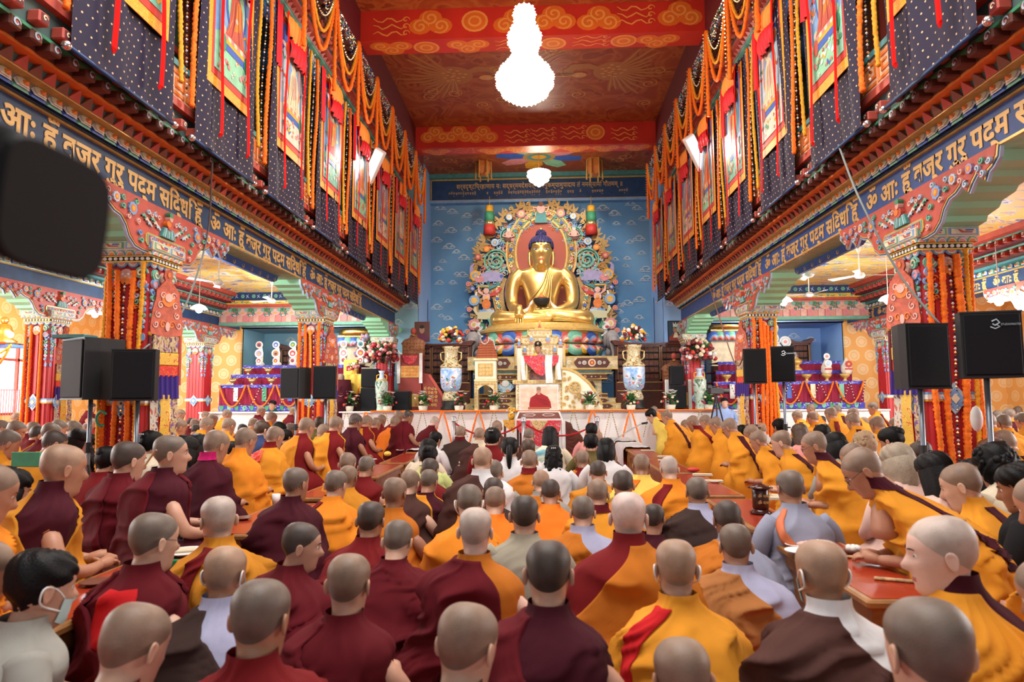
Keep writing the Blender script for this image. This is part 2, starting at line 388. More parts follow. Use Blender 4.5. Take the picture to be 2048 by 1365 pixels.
# ---- ceiling beams with painted clouds
def beam_clouds(d, w, h, seed, pal):
 r = random.Random(seed); x = .35; d.ux = d.ux*1.45; d.uy = d.uy*1.3; w /= 1.45; h /= 1.3
 while x < w-.3:
  cy = h*r.uniform(.42, .58)
  k = r.random()
  if k < .4:
   for i in range(3): d.ell(x+(i-1)*.13, cy+(.09 if i == 1 else -.03), .15, .12, pal[0], .002, 12)
   for i in range(3): d.spiral(x+(i-1)*.13, cy+(.09 if i == 1 else -.03), .11, 1.5, .03, pal[1], .004, a0=i*2)
  elif k < .65:
   d.ell(x, cy, .17, .16, pal[1], .002, 16); d.ell(x, cy, .14, .13, pal[0], .003, 16); d.ell(x, cy, .09, .085, pal[1], .004, 12); d.ell(x, cy, .06, .055, pal[0], .005, 12)
  else:
   for q in range(3):
    d.rib([(x-.2+i*.06, cy+(q-1)*.1+.035*math.sin(i*1.7+q)) for i in range(8)], .022, pal[1], .003)
    d.spiral(x+.22, cy+(q-1)*.1, .05, 1, .018, pal[1], .003)
  x += r.uniform(.42, .6)
pal_c = (M('orange_cloud_paint', (.72, .16, .02), .4), M('gold_cloud_line', (.80, .33, .07), .4))
for i, yb in enumerate((6.3, 11.6, 16.9)):
 b = MB(); b.box(-4.4, 4.05, yb, yb+.5, 7.92, 8.52); o = struct('trim_%d' % (i+1), b, m_beam)
 d = Draw((-3.3, yb, 7.92), (1, 0, 0), (0, 0, 1), (0, -1, 0)); beam_clouds(d, 6.3, .58, 20+i, pal_c); d.build('painted_clouds', o)
 d = Draw((-3.3, yb, 7.92), (1, 0, 0), (0, 1, 0), (0, 0, -1)); beam_clouds(d, 6.3, .5, 40+i, pal_c); d.build('painted_clouds', o)
# ---- ceiling paintings: two golden cranes between the beams, wheel medallion in the rear bay
m_crane = M('crane_gold_brown', (.40, .16, .04), .45); m_crane2 = M('crane_line', (.62, .32, .1), .45); m_craned = M('crane_dark', (.16, .06, .04), .5)
d = Draw((-.18, 14.0, 8.5), (1, 0, 0), (0, 1, 0), (0, 0, -1))
for f in (-1, 1):
 # body swings outwards, long neck curls in towards the lamp
 bx_, by_ = f*1.75, .15
 d.ell(bx_, by_, .42, .42, m_crane, .003, 22)
 d.rib([(bx_-f*.25, by_-.1), (bx_-f*.55, by_-.28), (bx_-f*.85, by_-.25), (bx_-f*.98, by_-.02), (bx_-f*.80, by_+.14)], .26, m_crane, .004)
 hx, hy = bx_-f*.72, by_+.12
 d.ell(hx, hy, .17, .12, m_crane2, .006, 14); d.ell(hx-f*.03, hy+.03, .035, .035, 'ivory', .010, 8); d.ell(hx-f*.03, hy+.03, .016, .016, 'dark', .011, 6)
 d.rib([(hx-f*.12, hy+.02), (hx-f*.35, hy+.04), (hx-f*.60, hy+.0)], .05, m_crane2, .006); d.rib([(hx-f*.10, hy-.05), (hx-f*.3, hy-.09), (hx-f*.52, hy-.06)], .05, m_craned, .006)
 for i in range(15):
  a = (-1.1+i*.19)*1.0; L = .75+.25*math.sin(i*1.3); ca, sa = f*math.cos(a), math.sin(a)
  d.rib([(bx_+.3*ca, by_+.3*sa), (bx_+(.3+L*.5)*ca, by_+(.3+L*.5)*sa+.08), (bx_+(.3+L)*ca, by_+(.3+L)*sa+.02)], .10, m_crane, .003)
  d.rib([(bx_+.2*ca, by_+.2*sa), (bx_+(.3+L*.5)*ca, by_+(.3+L*.5)*sa+.08), (bx_+(.34+L)*ca, by_+(.34+L)*sa+.02)], .016, m_crane2, .006)
 for i in range(10):
  t0 = PI*(1.05+i*.05); R0 = .7+.14*i
  d.rib([(bx_*.55+R0*.9*math.cos(t0+f*q*.16)*f, -.1+R0*.75*math.sin(t0+q*.16)) for q in range(7)], .02, m_crane2, .004)
 for i in range(16): d.ell(bx_+.3*math.cos(i*2.4)*(i/16)**.5, by_+.3*math.sin(i*2.4)*(i/16)**.5, .05, .03, m_crane2, .005, 7)
for i in range(40):
 x, y = _rng.uniform(-2.9, 2.9), _rng.uniform(-1.9, 2.0)
 if abs(abs(x)-1.7) < .9 and abs(y) < .8: continue
 d.spiral(x, y, .2, 1.6, .03, m_crane2, .002, a0=i)
d.build('painted_cranes', ceiling)
wc = onZ(1078, 314, 8.5); d = Draw((wc[0], wc[1], 8.5), (1.35, 0, 0), (0, 1.25, 0), (0, 0, -1))
d.ell(0, 0, .95, .75, M('medallion_ground', (.3, .07, .03), .5), .002, 30)
for i in range(8):
 a = 2*PI*i/8+.2; c = ('blue', 'mint', 'amber', 'pink')[i % 4]
 d.rib([(.3*math.cos(a), .25*math.sin(a)), (.6*math.cos(a), .5*math.sin(a)), (.95*math.cos(a), .8*math.sin(a))], .42, c, .004)
d.ell(0, 0, .36, .3, 'goldpaint', .006, 20); d.ell(0, 0, .27, .22, 'teal', .007, 16); d.ell(0, 0, .17, .14, 'amber', .008, 14)
for i in range(26):
 x, y = _rng.uniform(-3, 3), _rng.uniform(-1.0, 1.6)
 if math.hypot(x, y) < 1.3: continue
 d.spiral(x, y, .18, 1.5, .028, m_crane2, .002, a0=i)
d.build('painted_medallion', ceiling)

# ---- gold lettering
def text_mesh(txt, size, mat, name='lettering', parent=None, weight=0.0, sx=1.0, extr=.004, sp=1.0):
 cu = bpy.data.curves.new(name, 'FONT'); cu.body = txt; cu.size = size; cu.extrude = extr; cu.offset = weight; cu.space_character = sp
 cu.resolution_u = 2; cu.align_x = 'LEFT'
 o = bpy.data.objects.new(name, cu); COL.link(o)
 dg = bpy.context.evaluated_depsgraph_get(); me = bpy.data.meshes.new_from_object(o.evaluated_get(dg)); bpy.data.objects.remove(o)
 me.name = name; me.materials.clear(); me.materials.append(mat)
 n = bpy.data.objects.new(name, me); COL.link(n)
 if parent: n.parent = parent
 return n
m_letter = M('gold_lettering', (.72, .45, .16), .5, .2)
def beam_text(parent, side, x, z, size, ya, yb, txt, stretch=1.0):
 t = text_mesh(txt, size, m_letter, weight=.008)
 L = max((v.co.x for v in t.data.vertices), default=1)+.12; y = ya
 n = 0
 while y+L*.9*stretch < yb:
  c = t if n == 0 else dup(t, (0, 0, 0))
  c.parent = parent; c.scale = (stretch, 1.0, 1)
  # left beam faces +X and reads away from the viewer, right beam faces -X and reads towards it
  if side < 0: c.rotation_euler = (PI/2, 0, PI/2); c.location = (x, y, z)
  else: c.rotation_euler = (PI/2, 0, -PI/2); c.location = (x, y+L*stretch, z)
  y += (L+.05)*stretch; n += 1
MANTRA = 'ॐ आः हूँ वज्र गुरु पद्म सिद्धि हूँ'

# ---- repeated cornice pieces (one mesh each, shared)
def petal_mesh(c1, c2, c3, w=.15, h=.10, dep=.045):
 mb = MB(); mb.smooth = False
 for k, (s, dd, c) in enumerate(((1, 0, c1), (.76, .014, 'white'), (.58, .022, c2), (.32, .03, c3))):
  pts = [(w*.5*s*x, (h*s)*y) for x, y in ((-1, 0), (-.95, .5), (-.6, .88), (0, 1), (.6, .88), (.95, .5), (1, 0))]
  v = [(p[0], -dep*(1-abs(p[0])/(w*.6))*.6-dd-.004, p[1]+(.006 if k else 0)) for p in pts]+[(0, -dep-dd, h*.42*s)]
  mb.add(v, [(i, 7, i+1) for i in range(6)]+[(6, 7, 0)], c)
 return mb
def row_of(parent, name, meshes, ys, x, z, rz, tilt=0.0, sc3=None):
 base = []
 for m_ in meshes:
  o = bpy.data.objects.new(name, m_); base.append(o)
 for i, y in enumerate(ys):
  o = bpy.data.objects.new(name, meshes[i % len(meshes)]); COL.link(o); o.parent = parent
  o.location = (x, y, z); o.rotation_euler = (tilt, 0, rz)
  if sc3: o.scale = sc3
 for o in base: bpy.data.objects.remove(o)
pet_a = petal_mesh('blue', 'cream', 'orange').mesh('lotus_petal'); pet_b = petal_mesh('jade', 'cream', 'orange').mesh('lotus_petal')
pet_c = petal_mesh('teal', 'pale', 'pink').mesh('lotus_petal')
pyr = MB(); pyr.add([(-.055, 0, 0), (.055, 0, 0), (0, 0, .1), (0, -.07, .035)], [(0, 1, 3), (1, 2, 3), (2, 0, 3)], 'brick'); pyr_a = pyr.mesh('pyramid_stud')
pyr = MB(); pyr.add([(-.055, 0, 0), (.055, 0, 0), (0, 0, .1), (0, -.07, .035)], [(0, 1, 3), (1, 2, 3), (2, 0, 3)], M('dusty_brown', (.22, .08, .05), .7)); pyr_b = pyr.mesh('pyramid_stud')
blk = MB(); blk.bbox(-.055, .055, -.13, 0, 0, .085, .012, M('carved_brown', (.13, .035, .02), .7)); dd = Draw((0, -.13, .043), mb=blk); dd.spiral(0, 0, .035, 1.2, .016, 'pale', .004); dd.ell(0, 0, .012, .012, 'brick', .006, 6); blk_a = blk.mesh('beam_end')
blk = MB(); blk.bbox(-.05, .05, -.1, 0, 0, .09, .01, 'brick'); dd = Draw((0, -.1, .045), mb=blk); dd.rect(-.035, -.03, .035, .03, 'maroon', .003); dd.spiral(0, 0, .025, 1, .012, 'cream', .006); blk_r = blk.mesh('beam_end')
def yrange(a, b, step): return list(np.arange(a, b, step))
m_navyb = M('navy_beam', (.015, .06, .17), .55, 0, .3, 5)
m_navyg = M('blue_beam', (.03, .09, .32), .55, 0, .2, 5)
for side in (-1, 1):
 rz = PI/2 if side < 0 else -PI/2     # local -Y of a piece faces the nave
 k = 4 if side < 0 else 5
 def bx(mb, o0, o1, ya, yb, z0, z1, mat): mb.box(min(SX(side, o0), SX(side, o1)), max(SX(side, o0), SX(side, o1)), ya, yb, z0, z1, mat)
 b = MB(); bx(b, 0, .5, Y0, Y1, 3.34, 3.66, m_navyb if side < 0 else m_navyg); bx(b, .01, .49, Y0, Y1, 3.335, 3.34, 'mint')
 bx(b, -.015, 0, Y0, Y1, 3.33, 3.352, 'goldpaint'); bx(b, -.03, 0, Y0, Y1, 3.645, 3.665, 'goldpaint'); bx(b, .5, .51, Y0, Y1, 3.34, 4.2, 'teal')
 # navy scalloped rail with gold flames between the corbels, set into the soffit
 o = struct('trim_%d' % k, b)
 beam_text(o, side, SX(side, -.003), 3.40, .27, 4.25 if side < 0 else 4.1, 17.3, MANTRA)
 for ya, yb in ((8.2, 10.5), (13.55, 15.85), (2.9, 5.1)):
  d = Draw((SX(side, .30), ya, 3.335), (0, 1, 0), (0, 0, 1), (-side, 0, 0)); L = yb-ya
  d.poly([(0, 0), (L, 0), (L-.05, -.07), (L-.15, -.11), (.15, -.11), (.05, -.07)], m_navyg, .0, -.05)
  for i in range(int(L/.28)): d.spiral(.2+i*.28, -.055, .045, .8, .02, 'goldpaint', .004, a0=PI)
  d.build('carved_rail', o)
 # cornice steps
 b = MB()
 bx(b, -.06, .5, Y0, Y1, 3.665, 3.70, m_navyb); bx(b, -.09, .3, Y0, Y1, 3.70, 3.78, M('cornice_grey', (.22, .17, .13), .7)); bx(b, -.19, .3, Y0, Y1, 3.775, 3.80, 'goldpaint')
 bx(b, -.19, .3, Y0, Y1, 3.80, 3.87, M('cornice_teal', (.07, .13, .12), .7)); bx(b, -.30, .3, Y0, Y1, 3.868, 3.895, 'orange')
 bx(b, -.31, .3, Y0, Y1, 3.895, 3.955, 'darkwood'); bx(b, -.42, .3, Y0, Y1, 3.955, 3.98, 'green'); bx(b, -.40, .5, Y0, Y1, 3.98, 4.2, M('cornice_teal', (.07, .13, .12), .7))
 o = struct('trim_%d' % (k+2), b)
 row_of(o, 'lotus_petal', [pet_a, pet_b], yrange(Y0+.1, Y1, .172), SX(side, -.10), 3.66, rz, -.62, (1.12, 1.3, 1.5))
 row_of(o, 'pyramid_stud', [pyr_a, pyr_b], yrange(Y0+.1, Y1, .14), SX(side, -.195), 3.785, rz, -.6, (1.2, 1.5, 1.2))
 row_of(o, 'beam_end', [blk_a], yrange(Y0+.1, Y1, .19), SX(side, -.30), 3.885, rz, 0)
 row_of(o, 'beam_end', [blk_r], yrange(Y0+.2, Y1, .23), SX(side, -.40), 4.0, rz, 0)
 # balcony: panelled parapet with fretwork, posts, gallery wall behind
 b = MB(); bx(b, -.46, -.40, Y0, Y1+.1, 4.2, 4.28, 'brick'); bx(b, -.44, -.40, Y0, Y1, 4.28, 4.6, M('fret_cream', (.8, .5, .3), .6)); bx(b, -.46, -.38, Y0, Y1+.1, 4.6, 4.66, 'teal')
 for y in yrange(Y0, Y1, 1.78): bx(b, -.44, -.34, y, y+.12, 4.66, 6.5, 'brick')
 o = struct('trim_%d' % (k+4), b)
 fr = Draw()
 for (x0, z0, x1, z1) in ((-.12, -.12, .12, -.09), (-.12, .09, .12, .12), (-.12, -.12, -.09, .12), (.09, -.03, .12, .12), (-.05, -.05, .12, -.02), (-.05, -.05, -.02, .05), (-.05, .03, .05, .05)): fr.rect(x0, z0, x1, z1, 'orange', .008, 0)
 row_of(o, 'fret_panel', [fr.mb.mesh('fret_panel')], yrange(Y0+.2, Y1, .27), SX(side, -.44), 4.44, rz)
 b = MB(); bx(b, .5, .6, Y0, Y1+1, 4.2, 8.5, M('gallery_green', (.08, .22, .12), .7, 0, .3, 2))
 for i, y in enumerate(yrange(Y0+.3, Y1, .85)):
  bx(b, .46, .5, y, y+.5, 4.9, 6.4, (M('gallery_dark', (.06, .04, .03), .5), 'brown', 'green')[i % 3]); bx(b, .44, .5, y-.06, y, 4.7, 6.5, 'brick')
 bx(b, .47, .5, Y0, Y1, 5.6, 5.68, 'brick'); bx(b, -.4, .5, Y0, Y1+.6, 4.2, 4.22, 'darkwood')
 struct('wall_gallery_%s' % ('left' if side < 0 else 'right'), b)
 # upper entablature stepping out to the ceiling
 b = MB(); bx(b, -.28, .5, Y0, Y1, 6.5, 6.72, M('frieze_blue', (.02, .10, .3), .6)); bx(b, -.3, -.26, Y0, Y1, 6.72, 6.76, 'teal')
 bx(b, -.26, .5, Y0, Y1, 6.76, 7.0, 'teal'); bx(b, -.34, .5, Y0, Y1, 7.0, 7.03, 'jade'); bx(b, -.36, .5, Y0, Y1, 7.03, 7.15, M('cornice_pale', (.30, .34, .34), .7)); bx(b, -.44, .5, Y0, Y1, 7.15, 7.19, 'brick')
 bx(b, -.44, .5, Y0, Y1, 7.19, 7.4, M('frieze_dark', (.05, .08, .08), .6)); bx(b, -.54, .5, Y0, Y1, 7.4, 7.46, 'darkwood'); bx(b, -.56, .5, Y0, Y1, 7.46, 7.7, 'brown'); bx(b, -.68, .5, Y0, Y1+.4, 7.7, 8.5, 'maroon')
 o = struct('trim_%d' % (k+6), b)
 row_of(o, 'lotus_petal', [pet_c, pet_a], yrange(Y0+3, Y1, .2), SX(side, -.27), 6.78, rz, -.15, (1.25, 1.3, 2.0))
 row_of(o, 'pyramid_stud', [pyr_a], yrange(Y0+3, Y1, .13), SX(side, -.36), 7.04, rz, -.1, (1.0, 1, 1.1))
 row_of(o, 'beam_end', [blk_r], yrange(Y0+3, Y1, .2), SX(side, -.44), 7.23, rz, 0, (1.2, 1, 1.6))
 row_of(o, 'beam_end', [blk_a], yrange(Y0+3.1, Y1, .2), SX(side, -.56), 7.5, rz, 0, (1.2, 1, 1.8))

# ---- outer beams of the aisles, headers over the alcoves
for side, k in ((-1, 12), (1, 13)):
 xo = SX(side, 4.8); rz = PI/2 if side < 0 else -PI/2
 def bo(mb, a, c, ya, yb, z0, z1, mat): mb.box(min(xo+side*a, xo+side*c), max(xo+side*a, xo+side*c), ya, yb, z0, z1, mat)
 b = MB(); bo(b, 0, .45, Y0, 18.8, 3.34, 3.6, m_navyb); bo(b, -.02, 0, Y0, 18.8, 3.325, 3.35, 'goldpaint'); bo(b, -.02, 0, Y0, 18.8, 3.585, 3.61, 'goldpaint')
 bo(b, -.12, .4, Y0, 18.8, 3.72, 3.76, 'teal'); bo(b, -.24, .4, Y0, 18.8, 3.76, 3.9, 'darkwood'); bo(b, -.27, .4, Y0, 18.8, 3.9, 3.93, 'jade'); bo(b, -.42, .4, Y0, 18.8, 3.93, 4.07, 'maroon'); bo(b, -.44, .4, Y0, 18.8, 4.07, 4.10, 'jade'); bo(b, -.6, .45, Y0, 18.8, 4.1, 4.2, 'brick')
 o = struct('trim_%d' % k, b)
 row_of(o, 'lotus_petal', [pet_a, pet_b], yrange(Y0+2, 18.7, .172), xo-side*.04, 3.61, rz, -.4)
 row_of(o, 'beam_end', [blk_r], yrange(Y0+2, 18.7, .22), xo-side*.24, 3.79, rz, 0)
 row_of(o, 'beam_end', [blk_r], yrange(Y0+2.1, 18.7, .22), xo-side*.42, 3.96, rz, 0)
 beam_text(o, side, xo-side*.003, 3.39, .2, 5, 9 if side < 0 else 18, 'ॐ आः हूँ')
 if side > 0:
  d = Draw((xo, 7.4, 3.47), (0, 1, 0), (0, 0, 1), (-side, 0, 0)); d.ell(0, 0, .11, .11, 'goldpaint', .006, 18); d.ell(0, 0, .08, .08, m_navyb, .008, 16)
  for i in range(4): a = i*PI/4; d.rib([(-.09*math.cos(a), -.09*math.sin(a)), (.09*math.cos(a), .09*math.sin(a))], .018, 'goldpaint', .01, taper=False)
  d.build('wheel_emblem', o)
 # header across the aisle in front of the altar alcove
 xa, xb = (xo+.02, SX(side, .3)) if side < 0 else (SX(side, .3), xo-.02)
 b = MB(); b.box(xa, xb, 17.5, 17.8, 3.34, 3.42, 'jade'); b.box(xa, xb, 17.52, 17.8, 3.42, 3.84, M('header_pink', (.66, .3, .24), .7)); b.box(xa, xb, 17.42, 17.8, 3.84, 3.9, 'brick'); b.box(xa, xb, 17.36, 17.8, 3.9, 4.0, 'yellow'); b.box(xa, xb, 17.28, 17.8, 4.0, 4.2, 'navy')
 o = struct('trim_%d' % (k+2), b)
 L = xb-xa; pp = Draw()
 pp.rect(-.16, 0, -.02, .2, 'blush', .02, 0); pp.rect(.02, 0, .16, .2, 'pink', .02, 0); pp.ell(0, .27, .13, .1, 'blush', .04, 12, 0); pp.ell(-.1, .33, .05, .05, 'jade', .05, 8, 0); pp.ell(.1, .33, .05, .05, 'jade', .05, 8, 0)
 pp.ell(-.045, .29, .022, .022, 'white', .055, 8); pp.ell(.045, .29, .022, .022, 'white', .055, 8); pp.ell(-.045, .29, .01, .01, 'dark', .06, 6); pp.ell(.045, .29, .01, .01, 'dark', .06, 6); pp.ell(0, .24, .035, .02, 'amber', .055, 8)
 for s in (-1, 1):
  pp.spiral(s*.2, .32, .07, 1.2, .03, 'green', .03, 0, sgn=s); pp.spiral(s*.17, .2, .05, 1, .025, 'teal', .035, 0, sgn=-s); pp.ell(s*.2, .18, .02, .02, 'white', .05, 8, 0)
 lion = pp.mb.mesh('lion_face_panel'); n = int(L/.44)
 for i in range(n):
  q = bpy.data.objects.new('lion_face_panel', lion); COL.link(q); q.parent = o; q.location = (xa+.22+i*L/n, 17.52, 3.43)
 d = Draw((xa, 17.28, 4.0)); rr = random.Random(4)
 for i in range(int(L/.3)): d.flower(.15+i*.3, .1, .055, 6, 'jade', 'green', .003); d.rib([(.25+i*.3, .05), (.3+i*.3, .15)], .02, 'pale', .003); d.rib([(.32+i*.3, .06), (.24+i*.3, .13)], .02, 'pale', .003)
 d.build('painted_vine', o)
 d = Draw((xa, 17.36, 3.9))
 for i in range(int(L/.3)): d.flower(.1+i*.3, .05, .035, 6, 'jade', 'teal', .003); d.rib([(.15+i*.3, .05), (.22+i*.3, .03), (.28+i*.3, .06)], .02, 'green', .003)
 d.build('painted_vine', o)

# ---- board of scripture over the niche
b = MB(); b.box(-3.6, 3.42, 20.8, 21, 7.66, 8.36, m_navyb); b.box(-3.6, 3.42, 20.72, 21, 7.58, 7.66, 'sky')
for z0, z1 in ((7.66, 7.69), (8.33, 8.37)): b.box(-3.6, 3.42, 20.77, 20.8, z0, z1, 'goldpaint')
for x in (-3.58, 3.38): b.box(x, x+.03, 20.77, 20.8, 7.66, 8.37, 'goldpaint')
b.box(-3.6, 3.42, 20.6, 21, 8.37, 8.5, 'teal')
board = struct('trim_16', b)
t = text_mesh('सर्वदृष्टिप्रहाणाय यः सद्धर्ममदेशयत् । अनुकम्पामुपादाय तं नमस्यामि गौतमम् ॥', .215, m_letter, 'scripture_line', board, .002, sp=1.06); t.rotation_euler = (PI/2, 0, 0); t.location = (-2.75, 20.795, 8.06)
wd = max(v.co.x for v in t.data.vertices); t.scale = (5.3/wd, 1, 1)
# second line in a script hung from the head stroke, drawn stroke by stroke
d = Draw((-3.0, 20.8, 7.86)); rr = random.Random(11); x = 0
while x < 5.9:
 if rr.random() < .14: x += .16; continue
 d.rect(x, .07, x+.055, .082, m_letter, .004); q = rr.randint(0, 4)
 d.rect(x+.036, -.005 if q < 3 else .03, x+.046, .075, m_letter, .004)
 if q in (0, 3): d.ell(x+.018, .035, .015, .017, m_letter, .004, 8)
 if q in (1, 4): d.rib([(x+.006, .07), (x+.004, .035), (x+.03, .028)], .012, m_letter, .004, taper=False)
 if q == 2: d.rib([(x+.008, .072), (x+.012, .02), (x+.03, .0)], .012, m_letter, .004, taper=False)
 if rr.random() < .3: d.rib([(x, .115), (x+.025, .098), (x+.05, .12)], .01, m_letter, .004, taper=False)
 if rr.random() < .25: d.ell(x+.02, -.035, .014, .012, m_letter, .004, 7)
 x += .075
d.build('scripture_line', board)

# ---- window in the left wall
w1 = empty('window_1', (-13.1, 15.85, 1.87)); w1['kind'] = 'structure'
b = MB(); b.box(.0, .02, -1.25, 1.25, -.87, .88); b.build('pane', w1, M('daylight_glass', (1, 1, 1), .3, emit=2.6))
b = MB()
for y in (-1.25, -.85, 0, .85, 1.2): b.box(.02, .1, y, y+.05, -.87, .88)
for z in (-.87, .45, .83): b.box(.02, .1, -1.25, 1.25, z, z+.06)
b.build('window_frame', w1, 'brick')
b = MB()
for i in range(30): b.box(.1, .12, -1.2+i*.08, -1.185+i*.08, -.87, -.25)
b.box(.1, .125, -1.25, 1.25, -.27, -.25); b.build('window_grille', w1, 'pink')

# ---- stage
b = MB(); b.box(-8.7, 8.3, 16.5, 21, 0, 1.0); b.box(-8.7, 8.3, 16.44, 21, 1.0, 1.035, M('stage_slab', (.35, .33, .3), .3))
struct('trim_17', b, None).data.materials[0] = m_marble

# ================================================================== people
def spline(xs, ys, x):
 """Catmull-Rom through (xs, ys) evaluated at x"""
 xs = np.asarray(xs, float); ys = np.asarray(ys, float); x = np.asarray(x, float)
 i = np.clip(np.searchsorted(xs, x)-1, 0, len(xs)-2)
 x0, x1 = xs[i], xs[i+1]; t = np.clip((x-x0)/(x1-x0), 0, 1)
 m = np.gradient(ys, xs); h = x1-x0
 return (2*t**3-3*t**2+1)*ys[i]+(t**3-2*t**2+t)*h*m[i]+(-2*t**3+3*t**2)*ys[i+1]+(t**3-t**2)*h*m[i+1]
def spow(v, p): return np.sign(v)*np.abs(v)**p
# head loft: height of ring centre, tilt (front up), half width, front depth, back depth, centre y
HK = np.array([(-.36, 0, .11, .075, .08, -.03), (-.27, .0, .105, .07, .075, -.03), (-.205, -.02, .07, .056, .062, -.022), (-.165, -.035, .057, .052, .056, -.014), (-.128, -.035, .055, .056, .058, -.006), (-.100, -.028, .058, .072, .060, .0),
 (-.082, -.028, .060, .090, .066, .0), (-.062, -.022, .063, .096, .078, .0), (-.036, -.01, .0685, .095, .090, .0), (-.008, 0, .0745, .094, .098, .0), (.022, 0, .0775, .092, .102, -.002), (.048, .0, .079, .091, .101, -.004),
 (.070, 0, .0735, .085, .094, -.006), (.089, 0, .062, .068, .079, -.008), (.103, 0, .046, .050, .059, -.010), (.1105, 0, .028, .030, .035, -.012), (.1135, 0, .008, .008, .010, -.013)])
HT = np.linspace(0, 1, len(HK))
def head_surf(th, s, off=0.0, face=1.0):
 """point arrays on the head for angle th (0 = right, 90deg = front) and loft parameter s"""
 g = [spline(HT, HK[:, k], s) for k in range(6)]
 c, sn = np.cos(th), np.sin(th)
 pf = 0.9
 x = (g[2]+off)*spow(c, pf)
 fr = np.where(sn > 0, g[3]+off, g[4]+off); y = g[5]+fr*spow(sn, .96); z = g[0]+g[1]*sn+off*.6*np.clip((s-.6)*3, 0, 1)
 if face:
  fz = np.clip(sn, 0, 1)**4
  d = lambda x0, z0, sx, sz: np.exp(-((x-x0)/sx)**2-((z-z0)/sz)**2)*(sn > 0)
  nose = .026*d(0, -.026, .012, .016)+.014*d(0, -.005, .009, .022)
  y = y+face*(nose-.010*(d(.032, .008, .017, .012)+d(-.032, .008, .017, .012))+.005*d(0, .03, .045, .009)+.006*d(0, -.062, .022, .006)+.005*d(0, -.073, .018, .006)+.007*d(0, -.098, .02, .012)+.004*(d(.045, -.022, .018, .016)+d(-.045, -.022, .018, .016)))
 return x, y, z
SKINS = [((.56, .30, .20), 'a'), ((.46, .22, .13), 'b'), ((.33, .145, .08), 'c'), ((.72, .45, .36), 'd'), ((.62, .36, .25), 'e')]
SKINM = [M('skin_'+k, c, .48, 0, .12, 14, .06, 90, spec=.4) for c, k in SKINS]
STUB = dict(g=(.17, .128, .10), n=(.25, .165, .115), d=(.07, .05, .04), p=(.50, .40, .34), t=(.40, .25, .165), w=(.66, .50, .44), k=(.035, .027, .025))
STUBM = {k: M('stubble_'+k, c, .45, 0, .25, 14, .2, 300, spec=.35) for k, c in STUB.items()}
HAIRM = dict(black=M('black_hair', (.004, .0035, .0035), .5, 0, .3, 30, .3, 150, spec=.2), brown=M('brown_hair', (.07, .035, .018), .4, 0, .4, 30, .4, 150),
    blond=M('blond_hair', (.36, .24, .13), .55, 0, .2, 18, .5, 160), grey=M('ash_hair', (.34, .27, .19), .55, 0, .2, 18, .5, 160), red=M('auburn_hair', (.13, .04, .018), .4, 0, .4, 30, .4, 150), white=M('white_hair', (.6, .58, .52), .5, 0, .2, 40, .4, 150))
CLOTH = dict(maroon=(.115, .005, .010), wine=(.058, .005, .012), dred=(.18, .008, .010), red=(.55, .012, .015), gold=(.74, .29, .022), amber=(.60, .235, .018), saffron=(.80, .25, .018), orange=(.84, .20, .015), burnt=(.52, .155, .014), tan=(.40, .155, .045),
    grey=(.34, .33, .29), stone=(.36, .32, .24), bluegrey=(.30, .31, .40), lavender=(.42, .42, .58), brown=(.045, .024, .020), umber=(.08, .032, .025), white=(.74, .72, .72), cream=(.70, .60, .44), pink=(.78, .33, .30), yellow=(.85, .62, .12), lime=(.60, .66, .25), peach=(.75, .5, .42), dblue=(.04, .06, .16), black=(.012, .012, .014), dgreen=(.01, .06, .045), shirtblue=(.30, .42, .72), olive=(.13, .10, .03), magenta=(.5, .01, .12), purple=(.16, .08, .5), salmon=(.8, .36, .3))
CLOTHM = {k: M('cloth_'+k, c, .88, 0, .16, 5, .3, 500, spec=.2) for k, c in CLOTH.items()}
CLOTHM['brocade'] = ramp_mat('red_brocade_patch', [(0, (.65, .02, .015)), (.5, (.75, .05, .02)), (.54, (.85, .25, .04)), (.58, (.5, .01, .01))], (40, 40, 40), .6, dist=1)
CLOTHM['sari'] = ramp_mat('sari_print', [(0, (.10, .35, .35)), (.42, (.55, .62, .38)), (.55, (.62, .66, .50)), (.66, (.15, .4, .5))], (3, 8, 3), .6, dist=.6, constant=False)
